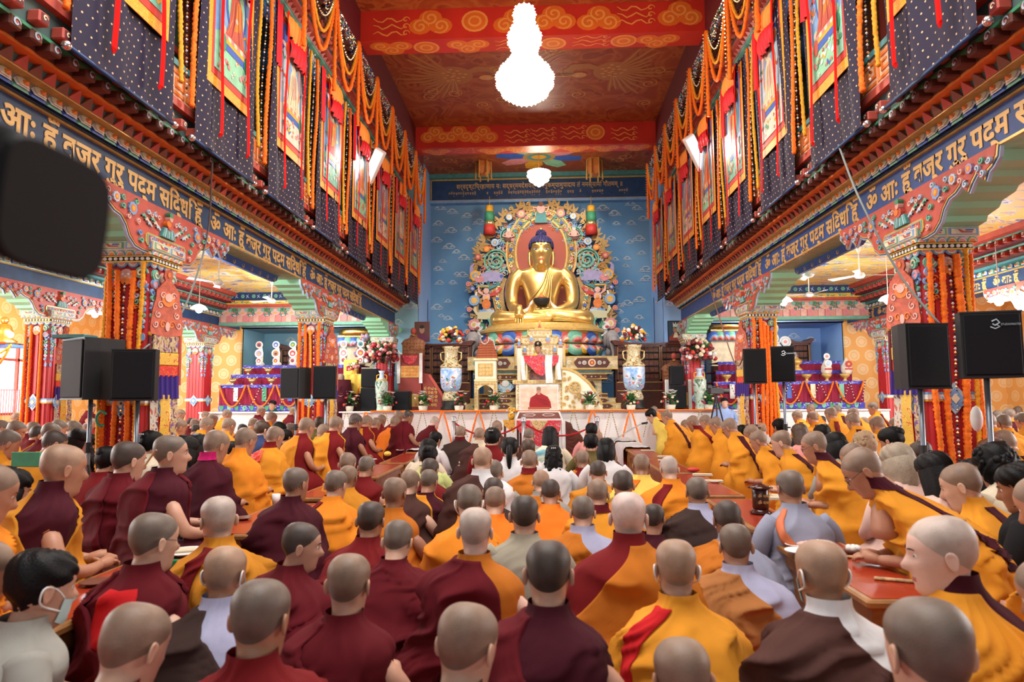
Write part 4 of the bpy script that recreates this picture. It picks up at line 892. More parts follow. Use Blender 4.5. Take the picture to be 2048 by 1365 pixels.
# u, v, head width in px, yaw, lean, style, colour 1, colour 2, hair, skin, where, options
NEAR = [
 # --- front rows, centre
 (1352, 1137, 81, -4, .05, 'wraps', 'gold', 'red', 't', 0, 'near front right of centre, mask loops showing', dict(extra='mask', pitch=8)),
 (1364, 1358, 112, 2, .05, 'wrap', 'maroon', 'gold', 'n', 1, 'only the crown visible at the bottom edge right of centre', dict(pitch=12)),
 (935, 1292, 116, -14, .05, 'wrap', 'maroon', 'gold', 'n', 4, 'largest head at the bottom centre, ear seen', dict(pitch=18, hyaw=-12)),
 (1856, 1304, 150, 4, .05, 'wrap', 'maroon', 'gold', 'g', 4, 'very large head in the bottom right corner', dict(pitch=10)),
 (1097, 1147, 92, -3, .06, 'bare', 'wine', 'maroon', 'd', 0, 'centre of the front, short dark hair', dict(pitch=12)),
 (698, 1168, 84, -4, .05, 'bare', 'maroon', 'maroon', 'n', 0, 'front left of centre with large ears', dict(pitch=10)),
 (522, 1238, 110, -6, .05, 'wrap', 'dred', 'maroon', 'g', 1, 'front left, large grey head', dict(pitch=10)),
 (268, 1294, 116, -16, .10, 'wrap', 'dred', 'maroon', 'n', 4, 'bottom edge at left, big ears', dict(pitch=26)),
 (85, 1176, 98, -32, .12, 'top', 'grey', 'gold', 'black', 0, 'at the left edge wearing a face mask', dict(extra='mask', pitch=15)),
 (451, 1148, 77, -4, .06, 'drape', 'lavender', 'brown', 't', 1, 'left of the big grey head, white collar and mask loops', dict(extra='mask', pitch=10)),
 (308, 1082, 78, -14, .05, 'bare', 'maroon', 'maroon', 'g', 4, 'with a red back panel beside the long table', dict(extra='panel glass', hyaw=-16, pitch=12)),
 (436, 1040, 66, 22, .06, 'wraps', 'amber', 'dred', 'p', 4, 'with glasses, looking left over the dish on the table', dict(extra='glass', pitch=10, hyaw=20)),
 (603, 1092, 64, -30, .10, 'wrap', 'maroon', 'gold', 'd', 0, 'smiling sideways to the right in the left front', dict(pitch=14, hyaw=-38)),
 (796, 1084, 58, -6, .10, 'wrap', 'maroon', 'gold', 'g', 4, 'head bowed, behind the bare-eared front sitter', dict(pitch=28)),
 (742, 1042, 54, -4, .08, 'wrap', 'dred', 'gold', 'd', 1, 'broad back left of centre', dict(pitch=14)),
 (951, 1062, 66, -3, .03, 'barew', 'burnt', 'maroon', 'p', 3, 'tall pale one at the centre with a long neck', dict(pitch=6)),
 (1049, 1032, 57, 0, .05, 'top', 'stone', 'gold', 'd', 0, 'at the exact centre in the third row', dict(pitch=12)),
 (1257, 1035, 71, -8, .05, 'drape', 'dred', 'burnt', 'w', 3, 'towering just right of centre', dict(pitch=8, extra='left')),
 (1471, 1092, 62, -4, .06, 'drape', 'lavender', 'tan', 'g', 0, 'beside the masked yellow-robed sitter', dict(pitch=10)),
 (1642, 1146, 92, 4, .05, 'drape', 'white', 'umber', 't', 1, 'with mask and green neck band at the table corner', dict(extra='mask gcol', pitch=8, hyaw=6)),
 (1883, 1108, 104, 20, .08, 'drape', 'wine', 'gold', 'p', 3, 'smiling in profile at the right table', dict(pitch=12, hyaw=50)),
 (1580, 977, 51, 6, .06, 'top', 'bluegrey', 'gold', 'g', 1, 'with an orange bag strap by the drum-shaped box', dict(extra='strap', pitch=12)),
 (1394, 985, 43, -2, .06, 'drape', 'lavender', 'brown', 'g', 1, 'right of centre beside the table end', dict(pitch=12)),
 (1455, 1042, 55, -3, .12, 'drape', 'bluegrey', 'burnt', 'd', 2, 'head bowed just behind the tan-robed sitter', dict(pitch=24)),
 (1308, 1038, 42, -20, .05, 'wrap', 'wine', 'gold', 'd', 1, 'tucked behind the white-haired sitter', dict(pitch=12)),
 (592, 968, 46, -22, .04, 'wrap', 'wine', 'gold', 'g', 1, 'upright at the end of the left tables', dict(pitch=10)),
 (672, 971, 42, -14, .12, 'wraps', 'saffron', 'dred', 'g', 4, 'with a dark strip, head turned right, left of centre', dict(pitch=16)),
 (790, 988, 46, -12, .05, 'bare', 'burnt', 'maroon', 'n', 2, 'shiny brown head left of centre', dict(pitch=12)),
 (697, 957, 35, -4, .10, 'wrap', 'amber', 'gold', 'n', 2, 'low dark head behind the saffron sitter', dict(pitch=18)),
 (695, 930, 33, -4, .06, 'wrap', 'gold', 'gold', 'n', 0, 'behind the low dark head, left of centre', {}),
 (733, 936, 32, -10, .03, 'bare', 'dred', 'dred', 'g', 1, 'next to the table legs, left of centre', {}),
 (820, 968, 38, -10, .08, 'bare', 'umber', 'amber', 'n', 4, 'second row left of centre, sash over one shoulder', {}),
 (858, 965, 35, -14, .05, 'barew', 'wine', 'gold', 'g', 1, 'close behind the umber-vested sitter', {}),
 (860, 942, 34, -14, .05, 'barew', 'dred', 'maroon', 'd', 1, 'in front of the woman in lime', {}),
 (857, 917, 32, -4, .02, 'top', 'lime', 'gold', 'black-bun', 1, 'at the left front of the lay people', {}),
 (939, 1008, 52, -2, .10, 'wrap', 'saffron', 'gold', 'g', 4, 'with white mask loops behind the tall pale sitter', dict(extra='mask')),
 (990, 1006, 43, 0, .14, 'wrap', 'orange', 'gold', 'n', 4, 'head bent low at the centre', dict(pitch=30)),
 (987, 985, 40, 0, .05, 'wrap', 'brown', 'gold', 'd', 2, 'mostly hidden behind the bent head at centre', {}),
 (987, 948, 38, 0, .03, 'top', 'grey', 'gold', 'g', 4, 'grey jacket at the centre of the middle rows', {}),
 (965, 923, 39, -4, .03, 'drape', 'white', 'umber', 't', 4, 'shiny crown, white shirt, middle row', {}),
 (1082, 966, 34, 0, .06, 'drape', 'grey', 'burnt', 't', 4, 'centre of the middle rows, pale crown', {}),
 (1101, 987, 38, -2, .12, 'wrap', 'orange', 'gold', 'd', 1, 'broad orange back at the centre', dict(pitch=26)),
 (1166, 1027, 47, -6, .06, 'drape', 'lavender', 'burnt', 'g', 0, 'left of the white-haired sitter', {}),
 (1195, 991, 43, -4, .10, 'wrap', 'gold', 'maroon', 'n', 1, 'shiny crown right of centre', dict(extra='collar')),
 (1246, 972, 42, -6, .05, 'drape', 'grey', 'burnt', 'd', 1, 'behind the shiny crown right of centre', {}),
 (1059, 925, 33, -2, .08, 'wrap', 'burnt', 'dred', 'n', 1, 'orange mound of robe behind the ponytail', dict(extra='collar')),
 (1165, 921, 28, -4, .04, 'bare', 'dred', 'burnt', 'n', 2, 'beside the red carpet', {}),
 (1196, 946, 33, -2, .08, 'wrap', 'amber', 'gold', 'd', 1, 'kneeling just right of the carpet strip', {}),
 (1283, 933, 33, -8, .06, 'wraps', 'yellow', 'orange', 'n', 2, 'beside the white-clothed table', {}),
 (1338, 940, 36, 4, .08, 'wraps', 'saffron', 'dred', 'p', 4, 'with glasses and dark strip by the red tables', dict(extra='glass')),
 (1363, 1012, 22, -6, .2, 'wrap', 'dred', 'gold', 'n', 1, 'small bent head between two sitters right of centre', {}),
 # --- lay people in front of the stage
 (1100, 874, 26, -6, .0, 'top', 'cream', 'sari', 'black-long', 1, 'in front of the portrait stand', {}),
 (1107, 914, 29, 0, .0, 'top', 'white', 'gold', 'black-wavy', 1, 'with a gold clip, centre', dict(extra='hairpin')),
 (1057, 899, 25, 0, .0, 'top', 'white', 'gold', 'brown', 1, 'behind the shaved heads at the centre', {}),
 (1058, 873, 22, 0, .0, 'drape', 'grey', 'umber', 'g', 4, 'under the rope post', {}),
 (1020, 900, 31, 0, .0, 'top', 'white', 'gold', 'black-pony', 1, 'low ponytail, left of centre', {}),
 (985, 879, 29, -6, .0, 'top', 'dred', 'gold', 'black-bun', 1, 'with three white hair pins', dict(extra='hairpin')),
 (994, 857, 21, -4, .0, 'wrap', 'umber', 'gold', 'n', 1, 'last row before the stage, left of the stand', {}),
 (959, 872, 22, 0, .0, 'drape', 'cream', 'umber', 'n', 1, 'bending right in a brownish robe', {}),
 (921, 867, 20, 0, .0, 'wrap', 'brown', 'maroon', 'n', 2, 'with a red collar beside the rope post', dict(extra='collar')),
 (871, 881, 22, -30, .05, 'top', 'white', 'gold', 'black', 1, 'hands raised in prayer at the left', {}),
 (857, 900, 28, -20, .0, 'top', 'cream', 'gold', 'black-bob', 1, 'behind the one praying at left', {}),
 (1182, 889, 27, -6, .0, 'top', 'olive', 'gold', 'black', 1, 'right of the red carpet', {}),
 (1183, 864, 22, -4, .0, 'top', 'pink', 'gold', 'black', 1, 'under the right rope post', {}),
 (1196, 876, 18, -4, .0, 'top', 'cream', 'gold', 't', 4, 'bald crown behind the black-haired pair', {}),
 (1212, 901, 31, -4, .0, 'top', 'white', 'gold', 'black-bob', 1, 'sleek bob near the white-clothed table', {}),
 # --- left bench row
 (127, 938, 68, -33, .10, 'drapebare', 'wine', 'amber', 't', 1, 'bare arm with orange cuff at the left table', dict(extra='cuff', pitch=14)),
 (257, 922, 54, -29, .05, 'barew', 'maroon', 'maroon', 'd', 0, 'second from left in the left bench row', dict(pitch=14)),
 (342, 908, 53, -32, .05, 'barew', 'wine', 'maroon', 'g', 0, 'speaking in profile, left bench row', dict(pitch=6, hyaw=-24)),
 (432, 893, 44, -26, .05, 'wrap', 'wine', 'magenta', 'n', 1, 'with a magenta collar, left bench row', dict(extra='collar')),
 (491, 884, 38, -24, .10, 'wrap', 'saffron', 'gold', 'n', 1, 'large orange back beside the magenta collar', {}),
 (550, 876, 31, -29, .10, 'wrap', 'gold', 'dred', 'n', 1, 'with a red brocade patch, left bench row', dict(extra='patch collar')),
 (613, 857, 29, -29, .12, 'barew', 'dred', 'amber', 'n', 1, 'holding papers, left bench row', dict(extra='patch')),
 (647, 867, 25, -26, .15, 'wrap', 'gold', 'dred', 'n', 2, 'head bowed with red patch, left bench row', dict(extra='patch', pitch=35)),
 (672, 852, 26, -30, .08, 'barew', 'dred', 'gold', 'n', 1, 'with glasses, left bench row', dict(extra='glass')),
 (711, 846, 25, -27, .05, 'barew', 'wine', 'wine', 'd', 2, 'tall dark back in the left bench row', {}),
 (734, 846, 20, -27, .08, 'barew', 'dred', 'amber', 'n', 1, 'just past the dark wine back, left bench row', {}),
 (752, 849, 18, -26, .08, 'barew', 'dred', 'dred', 'n', 1, 'red shawl towards the stage, left bench row', {}),
 (790, 846, 18, -30, .12, 'barew', 'dred', 'orange', 'n', 2, 'orange shawl near the stage, left bench row', {}),
 (763, 842, 17, -30, .05, 'wrap', 'dred', 'gold', 'n', 2, 'peeping over the red shawl, left bench row', {}),
 (797, 835, 18, -34, .05, 'barew', 'dred', 'dred', 'n', 2, 'second last of the left bench row', {}),
 (816, 835, 19, -38, .05, 'barew', 'maroon', 'maroon', 'd', 2, 'profile, last but one at the left bench end', dict(hyaw=-15)),
 (869, 846, 17, -46, .25, 'barev', 'maroon', 'gold', 'p', 3, 'pale bare arms, bending at the left bench end', dict(pitch=35)),
 (-22, 985, 80, -38, .08, 'wrap', 'saffron', 'gold', 'n', 1, 'head cut off by the left edge, brocade patch', dict(extra='patch')),
 (-45, 1150, 100, -30, .08, 'wrap', 'orange', 'brocade', 'n', 1, 'lower left edge, almost wholly out of frame', dict(extra='collar')),
 # --- right bench row
 (1727, 943, 63, 68, 0.42, 'wraps', 'gold', 'wine', 'n', 1, 'bent far over a book with glasses, right bench row', dict(extra='glass collar', pitch=42)),
 (1707, 916, 40, 70, 0.32, 'wraps', 'gold', 'wine', 'n', 1, 'just beyond the deeply bowed reader', dict(pitch=36)),
 (1923, 972, 62, 50, 0.28, 'wraps', 'gold', 'wine', 'n', 4, 'large yellow back near the right edge', dict(pitch=24)),
 (2090, 1010, 84, 30, 0.15, 'wraps', 'gold', 'wine', 'n', 1, 'head outside the right edge, upper one', {}),
 (2110, 1190, 105, 34, 0.15, 'wrap', 'gold', 'wine', 'n', 1, 'lower one cut off by the right edge', {}),
 (1629, 893, 41, 66, 0.26, 'wraps', 'gold', 'wine', 'n', 1, 'with glasses, fourth from the right in the right bench row', dict(extra='glass collar', pitch=24)),
 (1563, 886, 34, 58, 0.26, 'wraps', 'gold', 'wine', 'n', 4, 'shiny crown, right bench row', dict(pitch=24)),
 (1517, 883, 29, 60, 0.30, 'wraps', 'gold', 'wine', 'n', 1, 'head bowed beside the shiny crown', dict(pitch=30)),
 (1504, 869, 26, 64, 0.22, 'wraps', 'gold', 'wine', 'n', 1, 'with glasses behind the bowed one', dict(extra='glass')),
 (1460, 857, 27, 48, 0.26, 'wraps', 'gold', 'wine', 'n', 1, 'big golden back mid right bench row', dict(extra='glass')),
 (1432, 851, 23, 58, 0.22, 'wraps', 'gold', 'wine', 'n', 1, 'with glasses, left of the big golden back', dict(extra='glass')),
 (1411, 845, 20, 58, 0.20, 'wraps', 'gold', 'wine', 'n', 1, 'below the cameraman, right bench row', {}),
 (1386, 847, 21, 60, 0.22, 'wraps', 'gold', 'dred', 'n', 2, 'dark head with red collar, right bench row', dict(extra='collar')),
 (1371, 851, 15, 64, 0.24, 'wraps', 'gold', 'wine', 'n', 1, 'small head left of the dark one, right bench row', {}),
 (1334, 835, 20, 64, 0.22, 'wraps', 'gold', 'wine', 'n', 1, 'leaning over the white-clothed table, right bench end', {}),
 (1303, 832, 18, 72, 0.40, 'wraps', 'yellow', 'wine', 'black', 4, 'bending at the far end of the right tables', dict(pitch=40)),
 (1309, 823, 14, 70, 0.35, 'wrap', 'saffron', 'gold', 'n', 1, 'behind the bright yellow one at the far right end', {}),
 # --- lay people behind the right bench row
 (1795, 928, 52, 10, .02, 'top', 'peach', 'gold', 'grey-bob', 3, 'ash bob, right side', {}),
 (1869, 948, 56, 12, .0, 'top', 'peach', 'gold', 'black-long', 0, 'long straight hair, right side', {}),
 (1783, 884, 38, 10, .0, 'top', 'peach', 'gold', 'black-bun', 1, 'black bun turned left, right side', dict(hyaw=25)),
 (1729, 889, 34, 10, .0, 'top', 'white', 'gold', 'blond-curly', 3, 'blond curls, right side', {}),
 (1842, 910, 38, 20, .02, 'top', 'umber', 'gold', 'd', 2, 'beside the long straight hair', dict(extra='glass')),
 (1944, 958, 50, 8, .0, 'top', 'white', 'gold', 'black-long', 1, 'behind the large yellow back', {}),
 (1991, 934, 60, 10, .05, 'top', 'cream', 'gold', 'black-curly', 1, 'curly head at the right edge', dict(pitch=30)),
 (2040, 975, 64, 30, .0, 'top', 'black', 'gold', 'black-bun', 2, 'dark profile cut by the right edge', dict(hyaw=20)),
 (1984, 908, 40, 20, .0, 'wrap', 'umber', 'gold', 'red', 1, 'auburn head near the right edge', {}),
 (1645, 870, 27, 10, .0, 'top', 'black', 'gold', 'black', 1, 'behind the bowed golden sitters', {}),
 (1671, 893, 36, 14, .0, 'top', 'grey', 'gold', 'black-bob', 1, 'dark bob between golden robes', {}),
 (1600, 869, 27, 14, .0, 'top', 'pink', 'gold', 'brown-long', 3, 'long brown hair by the right middle pillar', {}),
 (1560, 856, 24, 20, .0, 'top', 'black', 'gold', 'black', 1, 'black hair left of the brown-haired one', {}),
 (1523, 860, 19, 14, .0, 'top', 'white', 'gold', 't', 3, 'white shirt by the right middle pillar', {}),
 (1492, 850, 20, 10, .0, 'top', 'dblue', 'gold', 'brown', 3, 'brown crown near the right middle pillar', {}),
 (1484, 866, 20, 10, .0, 'top', 'black', 'gold', 'black', 1, 'black hair under the brown crown', {}),
 # --- lay people and others on the left
 (18, 982, 60, -30, .02, 'top', 'salmon', 'gold', 'black-bob', 1, 'at the left edge in front of the bench', {}),
 (217, 925, 40, -20, .0, 'top', 'dred', 'gold', 'black-bun', 1, 'beside the left front pillar base', {}),
 (302, 892, 38, -20, .0, 'top', 'cream', 'gold', 'black-bun', 1, 'with a white flower clip', dict(extra='hairpin')),
 (370, 905, 42, -20, .0, 'top', 'black', 'gold', 'black-bob', 1, 'black bob behind the profile speaker', {}),
 (398, 900, 40, -20, .0, 'top', 'black', 'gold', 'black-bob', 1, 'second black bob behind the magenta collar', {}),
 (158, 885, 34, -30, .0, 'top', 'white', 'gold', 'black-bob', 1, 'white blouse under the left speaker stand', dict(hyaw=-20)),
 (467, 902, 24, -20, .0, 'top', 'black', 'gold', 'black', 1, 'dark head right of the magenta collar', {}),
 (524, 861, 25, -30, .0, 'top', 'dblue', 'gold', 'brown', 3, 'short brown hair, left middle', {}),
 (558, 862, 23, -24, .0, 'top', 'black', 'gold', 'black', 1, 'black crown before the left middle pillar', {}),
 (572, 876, 21, -24, .0, 'top', 'black', 'gold', 'black', 1, 'black crown beside the patched shoulder', {}),
 (640, 850, 20, -24, .0, 'top', 'olive', 'gold', 'brown', 1, 'brown hair right of the left middle pillar', {}),
 (187, 886, 22, -24, .0, 'top', 'black', 'gold', 'black', 1, 'black hair against the left front pillar', {}),
 (545, 811, 13, 172, .0, 'top', 'dgreen', 'gold', 'black', 1, 'facing us in a dark vest below the left altar', dict(extra='face', pitch=5)),
 (1449, 806, 14, 176, .0, 'top', 'shirtblue', 'gold', 'black', 4, 'cameraman facing us behind the tripod', dict(extra='face', pitch=5)),
]
FAR = [  # u, v, w, yaw, lean, style, c1, c2, hair, skin
 # left aisle
 (2, 858, 24, -35, .1, 'wrap', 'amber', 'gold', 'g', 1), (32, 863, 29, -70, .1, 'wraps', 'gold', 'wine', 'g', 1), (52, 852, 20, -40, .1, 'wrap', 'dred', 'gold', 'g', 1), (15, 888, 38, -35, .1, 'wrap', 'gold', 'gold', 'g', 1),
 (75, 872, 26, -30, .1, 'wrap', 'maroon', 'gold', 'k', 1), (101, 868, 30, -30, .1, 'bare', 'maroon', 'gold', 'g', 1), (117, 859, 26, -30, .1, 'wraps', 'gold', 'wine', 'g', 1), (108, 889, 38, -35, .1, 'wraps', 'amber', 'wine', 'd', 1),
 (129, 842, 18, -30, .1, 'wrap', 'gold', 'gold', 'g', 1), (147, 860, 25, -30, .1, 'bare', 'maroon', 'maroon', 'g', 1), (184, 816, 13, -60, .0, 'bare', 'maroon', 'maroon', 'k', 1), (190, 828, 11, -30, .1, 'wrap', 'gold', 'gold', 'g', 1),
 (184, 847, 14, -30, .1, 'wrap', 'dred', 'gold', 'n', 1), (174, 858, 16, -30, .1, 'wraps', 'gold', 'dred', 'g', 1), (34, 838, 18, -40, .1, 'wrap', 'maroon', 'gold', 'n', 1), (66, 860, 22, -30, .1, 'wrap', 'maroon', 'gold', 'g', 2),
 (357, 857, 27, -35, .1, 'wraps', 'gold', 'wine', 'n', 1), (361, 830, 15, -50, .05, 'wrap', 'maroon', 'gold', 'n', 1), (381, 847, 14, -30, .1, 'wrap', 'maroon', 'gold', 'k', 1), (390, 851, 18, -30, .1, 'wrap', 'maroon', 'gold', 'n', 1),
 (392, 862, 17, -30, .1, 'wrap', 'wine', 'gold', 'k', 1), (413, 853, 24, -35, .1, 'wraps', 'gold', 'dred', 'n', 1), (411, 833, 14, -40, .1, 'wrap', 'dred', 'gold', 'n', 0), (425, 840, 17, -50, .05, 'bare', 'wine', 'gold', 'n', 1),
 (454, 831, 16, -50, .0, 'wrap', 'gold', 'gold', 'n', 1), (457, 854, 24, -20, .1, 'wrap', 'gold', 'gold', 'n', 1), (485, 861, 17, -30, .1, 'wrap', 'maroon', 'gold', 'k', 1), (507, 850, 18, -30, .1, 'wrap', 'gold', 'dred', 'n', 0),
 (522, 824, 15, -50, .0, 'bare', 'maroon', 'maroon', 'n', 1), (543, 838, 19, -24, .1, 'wraps', 'saffron', 'dred', 'n', 1), (587, 824, 14, -50, .0, 'bare', 'maroon', 'gold', 'n', 1), (580, 860, 18, -24, .1, 'wrap', 'wine', 'gold', 'g', 2),
 # right aisle
 (1578, 834, 15, 35, .1, 'wrap', 'gold', 'gold', 'n', 1), (1595, 834, 18, 30, .1, 'wraps', 'gold', 'wine', 'n', 1), (1622, 819, 15, 60, .0, 'wrap', 'saffron', 'gold', 'n', 1), (1626, 838, 20, 25, .1, 'wraps', 'gold', 'wine', 'n', 0),
 (1662, 830, 21, 25, .1, 'wraps', 'gold', 'dred', 'n', 1), (1674, 822, 16, 35, .1, 'wraps', 'gold', 'wine', 'g', 1), (1707, 830, 19, 30, .15, 'wraps', 'gold', 'wine', 'n', 1), (1706, 844, 25, 20, .15, 'wraps', 'gold', 'wine', 'n', 1),
 (1728, 848, 18, 15, .1, 'wrap', 'amber', 'gold', 'n', 2), (1746, 817, 17, 60, .0, 'wraps', 'gold', 'maroon', 'g', 1), (1755, 852, 26, 12, .15, 'wrap', 'gold', 'gold', 'n', 1), (1792, 851, 22, 10, .1, 'wrap', 'saffron', 'gold', 'n', 1),
 (1785, 824, 14, 60, .0, 'wrap', 'maroon', 'gold', 'n', 2), (1976, 847, 27, 20, .15, 'wraps', 'gold', 'wine', 'n', 1), (2007, 848, 26, 10, .1, 'wraps', 'gold', 'wine', 'g', 2), (2019, 832, 20, 10, .1, 'wraps', 'amber', 'wine', 'g', 1),
 (2036, 824, 15, 10, .1, 'wrap', 'stone', 'gold', 'g', 1), (2045, 843, 24, 10, .1, 'wrap', 'amber', 'gold', 'g', 1), (2008, 890, 40, 40, .25, 'wraps', 'gold', 'wine', 'n', 1), (1996, 834, 18, 10, .1, 'wrap', 'amber', 'gold', 'g', 1),
 (1644, 843, 14, 20, .1, 'wrap', 'black', 'gold', 'k', 1), (1479, 826, 12, 20, .1, 'wrap', 'black', 'gold', 'k', 1)]
for t in NEAR:
 lb = look(t[8], t[5], t[6], t[7])+', '+t[10]
 ws = lb.split()
 if len(ws) > 16: lb = ' '.join(ws[:16]).rstrip(',')
 person(*t[:10], label=lb, **t[11])
far_l = sorted([t for t in FAR if t[0] < 1000], key=lambda t: t[0]); far_r = sorted([t for t in FAR if t[0] > 1000], key=lambda t: -t[0])
ORD = 'first second third fourth fifth sixth seventh eighth ninth tenth eleventh twelfth thirteenth fourteenth fifteenth sixteenth seventeenth eighteenth nineteenth twentieth'.split()
ORD += ['twenty-'+o for o in ORD[:9]]+['thirtieth', 'thirty-first', 'thirty-second']
for L_, nm in ((far_l, 'left'), (far_r, 'right')):
 for i, t in enumerate(L_):
  person(*t, label='%s, %s from %s edge, %s aisle' % (look(t[8], t[5], t[6], t[7]), ORD[i], nm, nm), group='seated crowd in the %s aisle' % nm)

# ================================================================== pillars, corbels, carved boards
def scallop(d, x0, x1, z, r, n, mats, h, base):
 w = (x1-x0)/n
 for i in range(n):
  cx = x0+w*(i+.5)
  for k, (s_, mm) in enumerate(zip((1, .72, .45), mats)): d.ell(cx, z, w*.5*s_, r*s_, mm, h+.004*k, 9, base if k == 0 else None, a0=PI, a1=2*PI)
def pillar_proto():
 root = empty('carved_pillar'); W = .215
 b = MB(); b.bbox(-W, W, -W, W, 0, 2.95, .03, M('pillar_red', (.60, .03, .035), .45, 0, .15, 2))
 for s_ in (-1, 1):
  for k in range(-2, 3): b.box(k*.085-.022, k*.085+.022, s_*W-.012, s_*W+.012, .1, 2.6, M('pillar_red', (.6, .03, .035))); b.box(s_*W-.012, s_*W+.012, k*.085-.022, k*.085+.022, .1, 2.6, M('pillar_red', (.6, .03, .035)))
 b.build('shaft', root)
 b = MB(); b.bbox(-.30, .30, -.30, .30, 2.86, 2.955, .006, 'cream'); b.bbox(-.255, .255, -.255, .255, 2.755, 2.80, .004, 'dark'); b.box(-.26, .26, -.26, .26, 2.80, 2.812, 'yellow'); b.box(-.262, .262, -.262, .262, 2.742, 2.755, 'yellow'); b.box(-.28, .28, -.28, .28, 2.812, 2.86, 'ivory')
 b.build('capital', root)
 faces = [((0, -1, 0), (1, 0, 0)), ((1, 0, 0), (0, 1, 0)), ((-1, 0, 0), (0, -1, 0)), ((0, 1, 0), (-1, 0, 0))]
 for n, ux in faces:
  nv, uv = Vector(n), Vector(ux)
  d = Draw(nv*.30, ux, (0, 0, 1), n)
  for s_ in (-1, 1):
   d.rect(s_*.145-.135, 2.873, s_*.145+.135, 2.943, 'jade' if s_ < 0 else 'sky', .004, 0); d.rect(s_*.145-.115, 2.883, s_*.145+.115, 2.933, 'cream', .008, 0)
   d.poly([(s_*.145-.09, 2.927), (s_*.145-.05, 2.927), (s_*.145-.02, 2.892), (s_*.145+.08, 2.892), (s_*.145+.08, 2.905), (s_*.145, 2.907), (s_*.145-.03, 2.927)], 'brick', .012, 0); d.rect(s_*.145+.02, 2.912, s_*.145+.09, 2.925, 'blue', .012, 0)
  d.build('capital_panel', root)
  d = Draw(nv*.262, ux, (0, 0, 1), n)
  for i in range(6):
   cx = -.235+i*.094
   for k, (s_, mm) in enumerate(((1, ('sky', 'jade')[i % 2]), (.74, 'cream'), (.5, ('pink', 'orange')[i % 2]))): d.ell(cx, 2.812, .05*s_, .052*s_, mm, .02+.006*k, 10, 0, a0=0, a1=PI)
  d.build('lotus_band', root)
  d = Draw(nv*.256, ux, (0, 0, 1), n)
  for i in range(9): d.ell(-.224+i*.056, 2.777, .019, .017, 'white', .012, 10, 0)
  d.build('pearl_band', root)
  d = Draw(nv*.23, ux, (0, 0, 1), n)
  scallop(d, -.24, .24, 2.742, .05, 4, ('sky', 'cream', 'pink'), .012, 0)
  # hanging scroll-work: two corner tails and a mask in the middle
  d.ell(0, 2.60, .075, .075, 'blush', .028, 14, 0); d.ell(0, 2.55, .05, .04, 'orange', .032, 12, 0); d.ell(-.03, 2.62, .014, .014, 'white', .036, 8); d.ell(.03, 2.62, .014, .014, 'white', .036, 8)
  for s_ in (-1, 1):
   d.spiral(s_*.15, 2.63, .068, 1.4, .032, 'jade', .022, 0, sgn=s_); d.spiral(s_*.15, 2.63, .045, 1.0, .02, 'cream', .03, None, sgn=s_); d.ell(s_*.165, 2.525, .045, .045, 'pink', .026, 12, 0); d.spiral(s_*.165, 2.525, .06, 1, .02, 'sky', .03, 0, sgn=-s_)
   for k in range(7):
    zz = 2.45-k*.062; xx = s_*(.185-.002*k); r_ = .042-.003*k
    d.spiral(xx, zz, r_, 1.2, .019, ('sky', 'jade', 'pale')[k % 3], .018, 0, a0=k, sgn=s_)
    if k < 4: d.spiral(xx-s_*.07, zz+.02, r_*.8, 1.1, .017, ('orange', 'pale', 'jade')[k % 3], .016, 0, a0=k*2)
   d.ell(s_*.19, 1.98, .02, .04, 'sky', .014, 8, 0)
  d.build('hanging_scrollwork', root)
 b = MB(); b.box(-.235, .235, -.235, .235, 1.295, 1.315, 'amber'); b.box(-.24, .24, -.24, .24, 1.315, 1.36, 'white'); b.box(-.237, .237, -.237, .237, 1.36, 1.385, 'sky'); b.build('waist_band', root)
 for n, ux in faces:
  d = Draw(Vector(n)*.24, ux, (0, 0, 1), n); d.poly([(-.11, 1.34), (0, 1.47), (.11, 1.34), (.07, 1.26), (0, 1.17), (-.07, 1.26)], 'pale', .014, 0)
  d.poly([(-.075, 1.33), (0, 1.42), (.075, 1.33), (0, 1.21)], 'sky', .02, 0); d.poly([(-.04, 1.32), (0, 1.37), (.04, 1.32), (0, 1.27)], 'cream', .026, 0)
  for s_ in (-1, 1): d.spiral(s_*.06, 1.27, .035, 1.1, .014, 'sky', .024, 0, sgn=s_)
  d.build('medallion', root)
 return root
pp = pillar_proto()
PW = [('left', -1, 6.5, 'front'), ('left', -1, 11.85, 'middle'), ('left', -1, 17.2, 'stage-side'), ('right', 1, 6.5, 'front'), ('right', 1, 11.85, 'middle'), ('right', 1, 17.2, 'stage-side')]
PIL = {}
def place_pillar(first, x, y, lb):
 o = pp if first else copy_tree(pp); o.location = (x, y, 0); tag(o, lb, 'pillar', 'painted red pillars'); return o
for i, (nm, sd, y, wh) in enumerate(PW):
 PIL[(sd, i % 3)] = place_pillar(i == 0, SX(sd, .215), y+.215, 'red carved pillar with painted capital, %s one of the %s nave row' % (wh, nm))
for sd, y, lb in ((-1, 11.6, 'outer red pillar seen behind the speaker pair at far left'), (-1, 17.0, 'flat pink-lit red pillar at the left corner of the left altar'), (1, 17.0, 'outer red pillar at the right corner of the right altar'), (1, 11.6, 'outer red pillar of the right aisle, mostly out of frame')):
 place_pillar(False, SX(sd, 4.8+.2), y, lb)
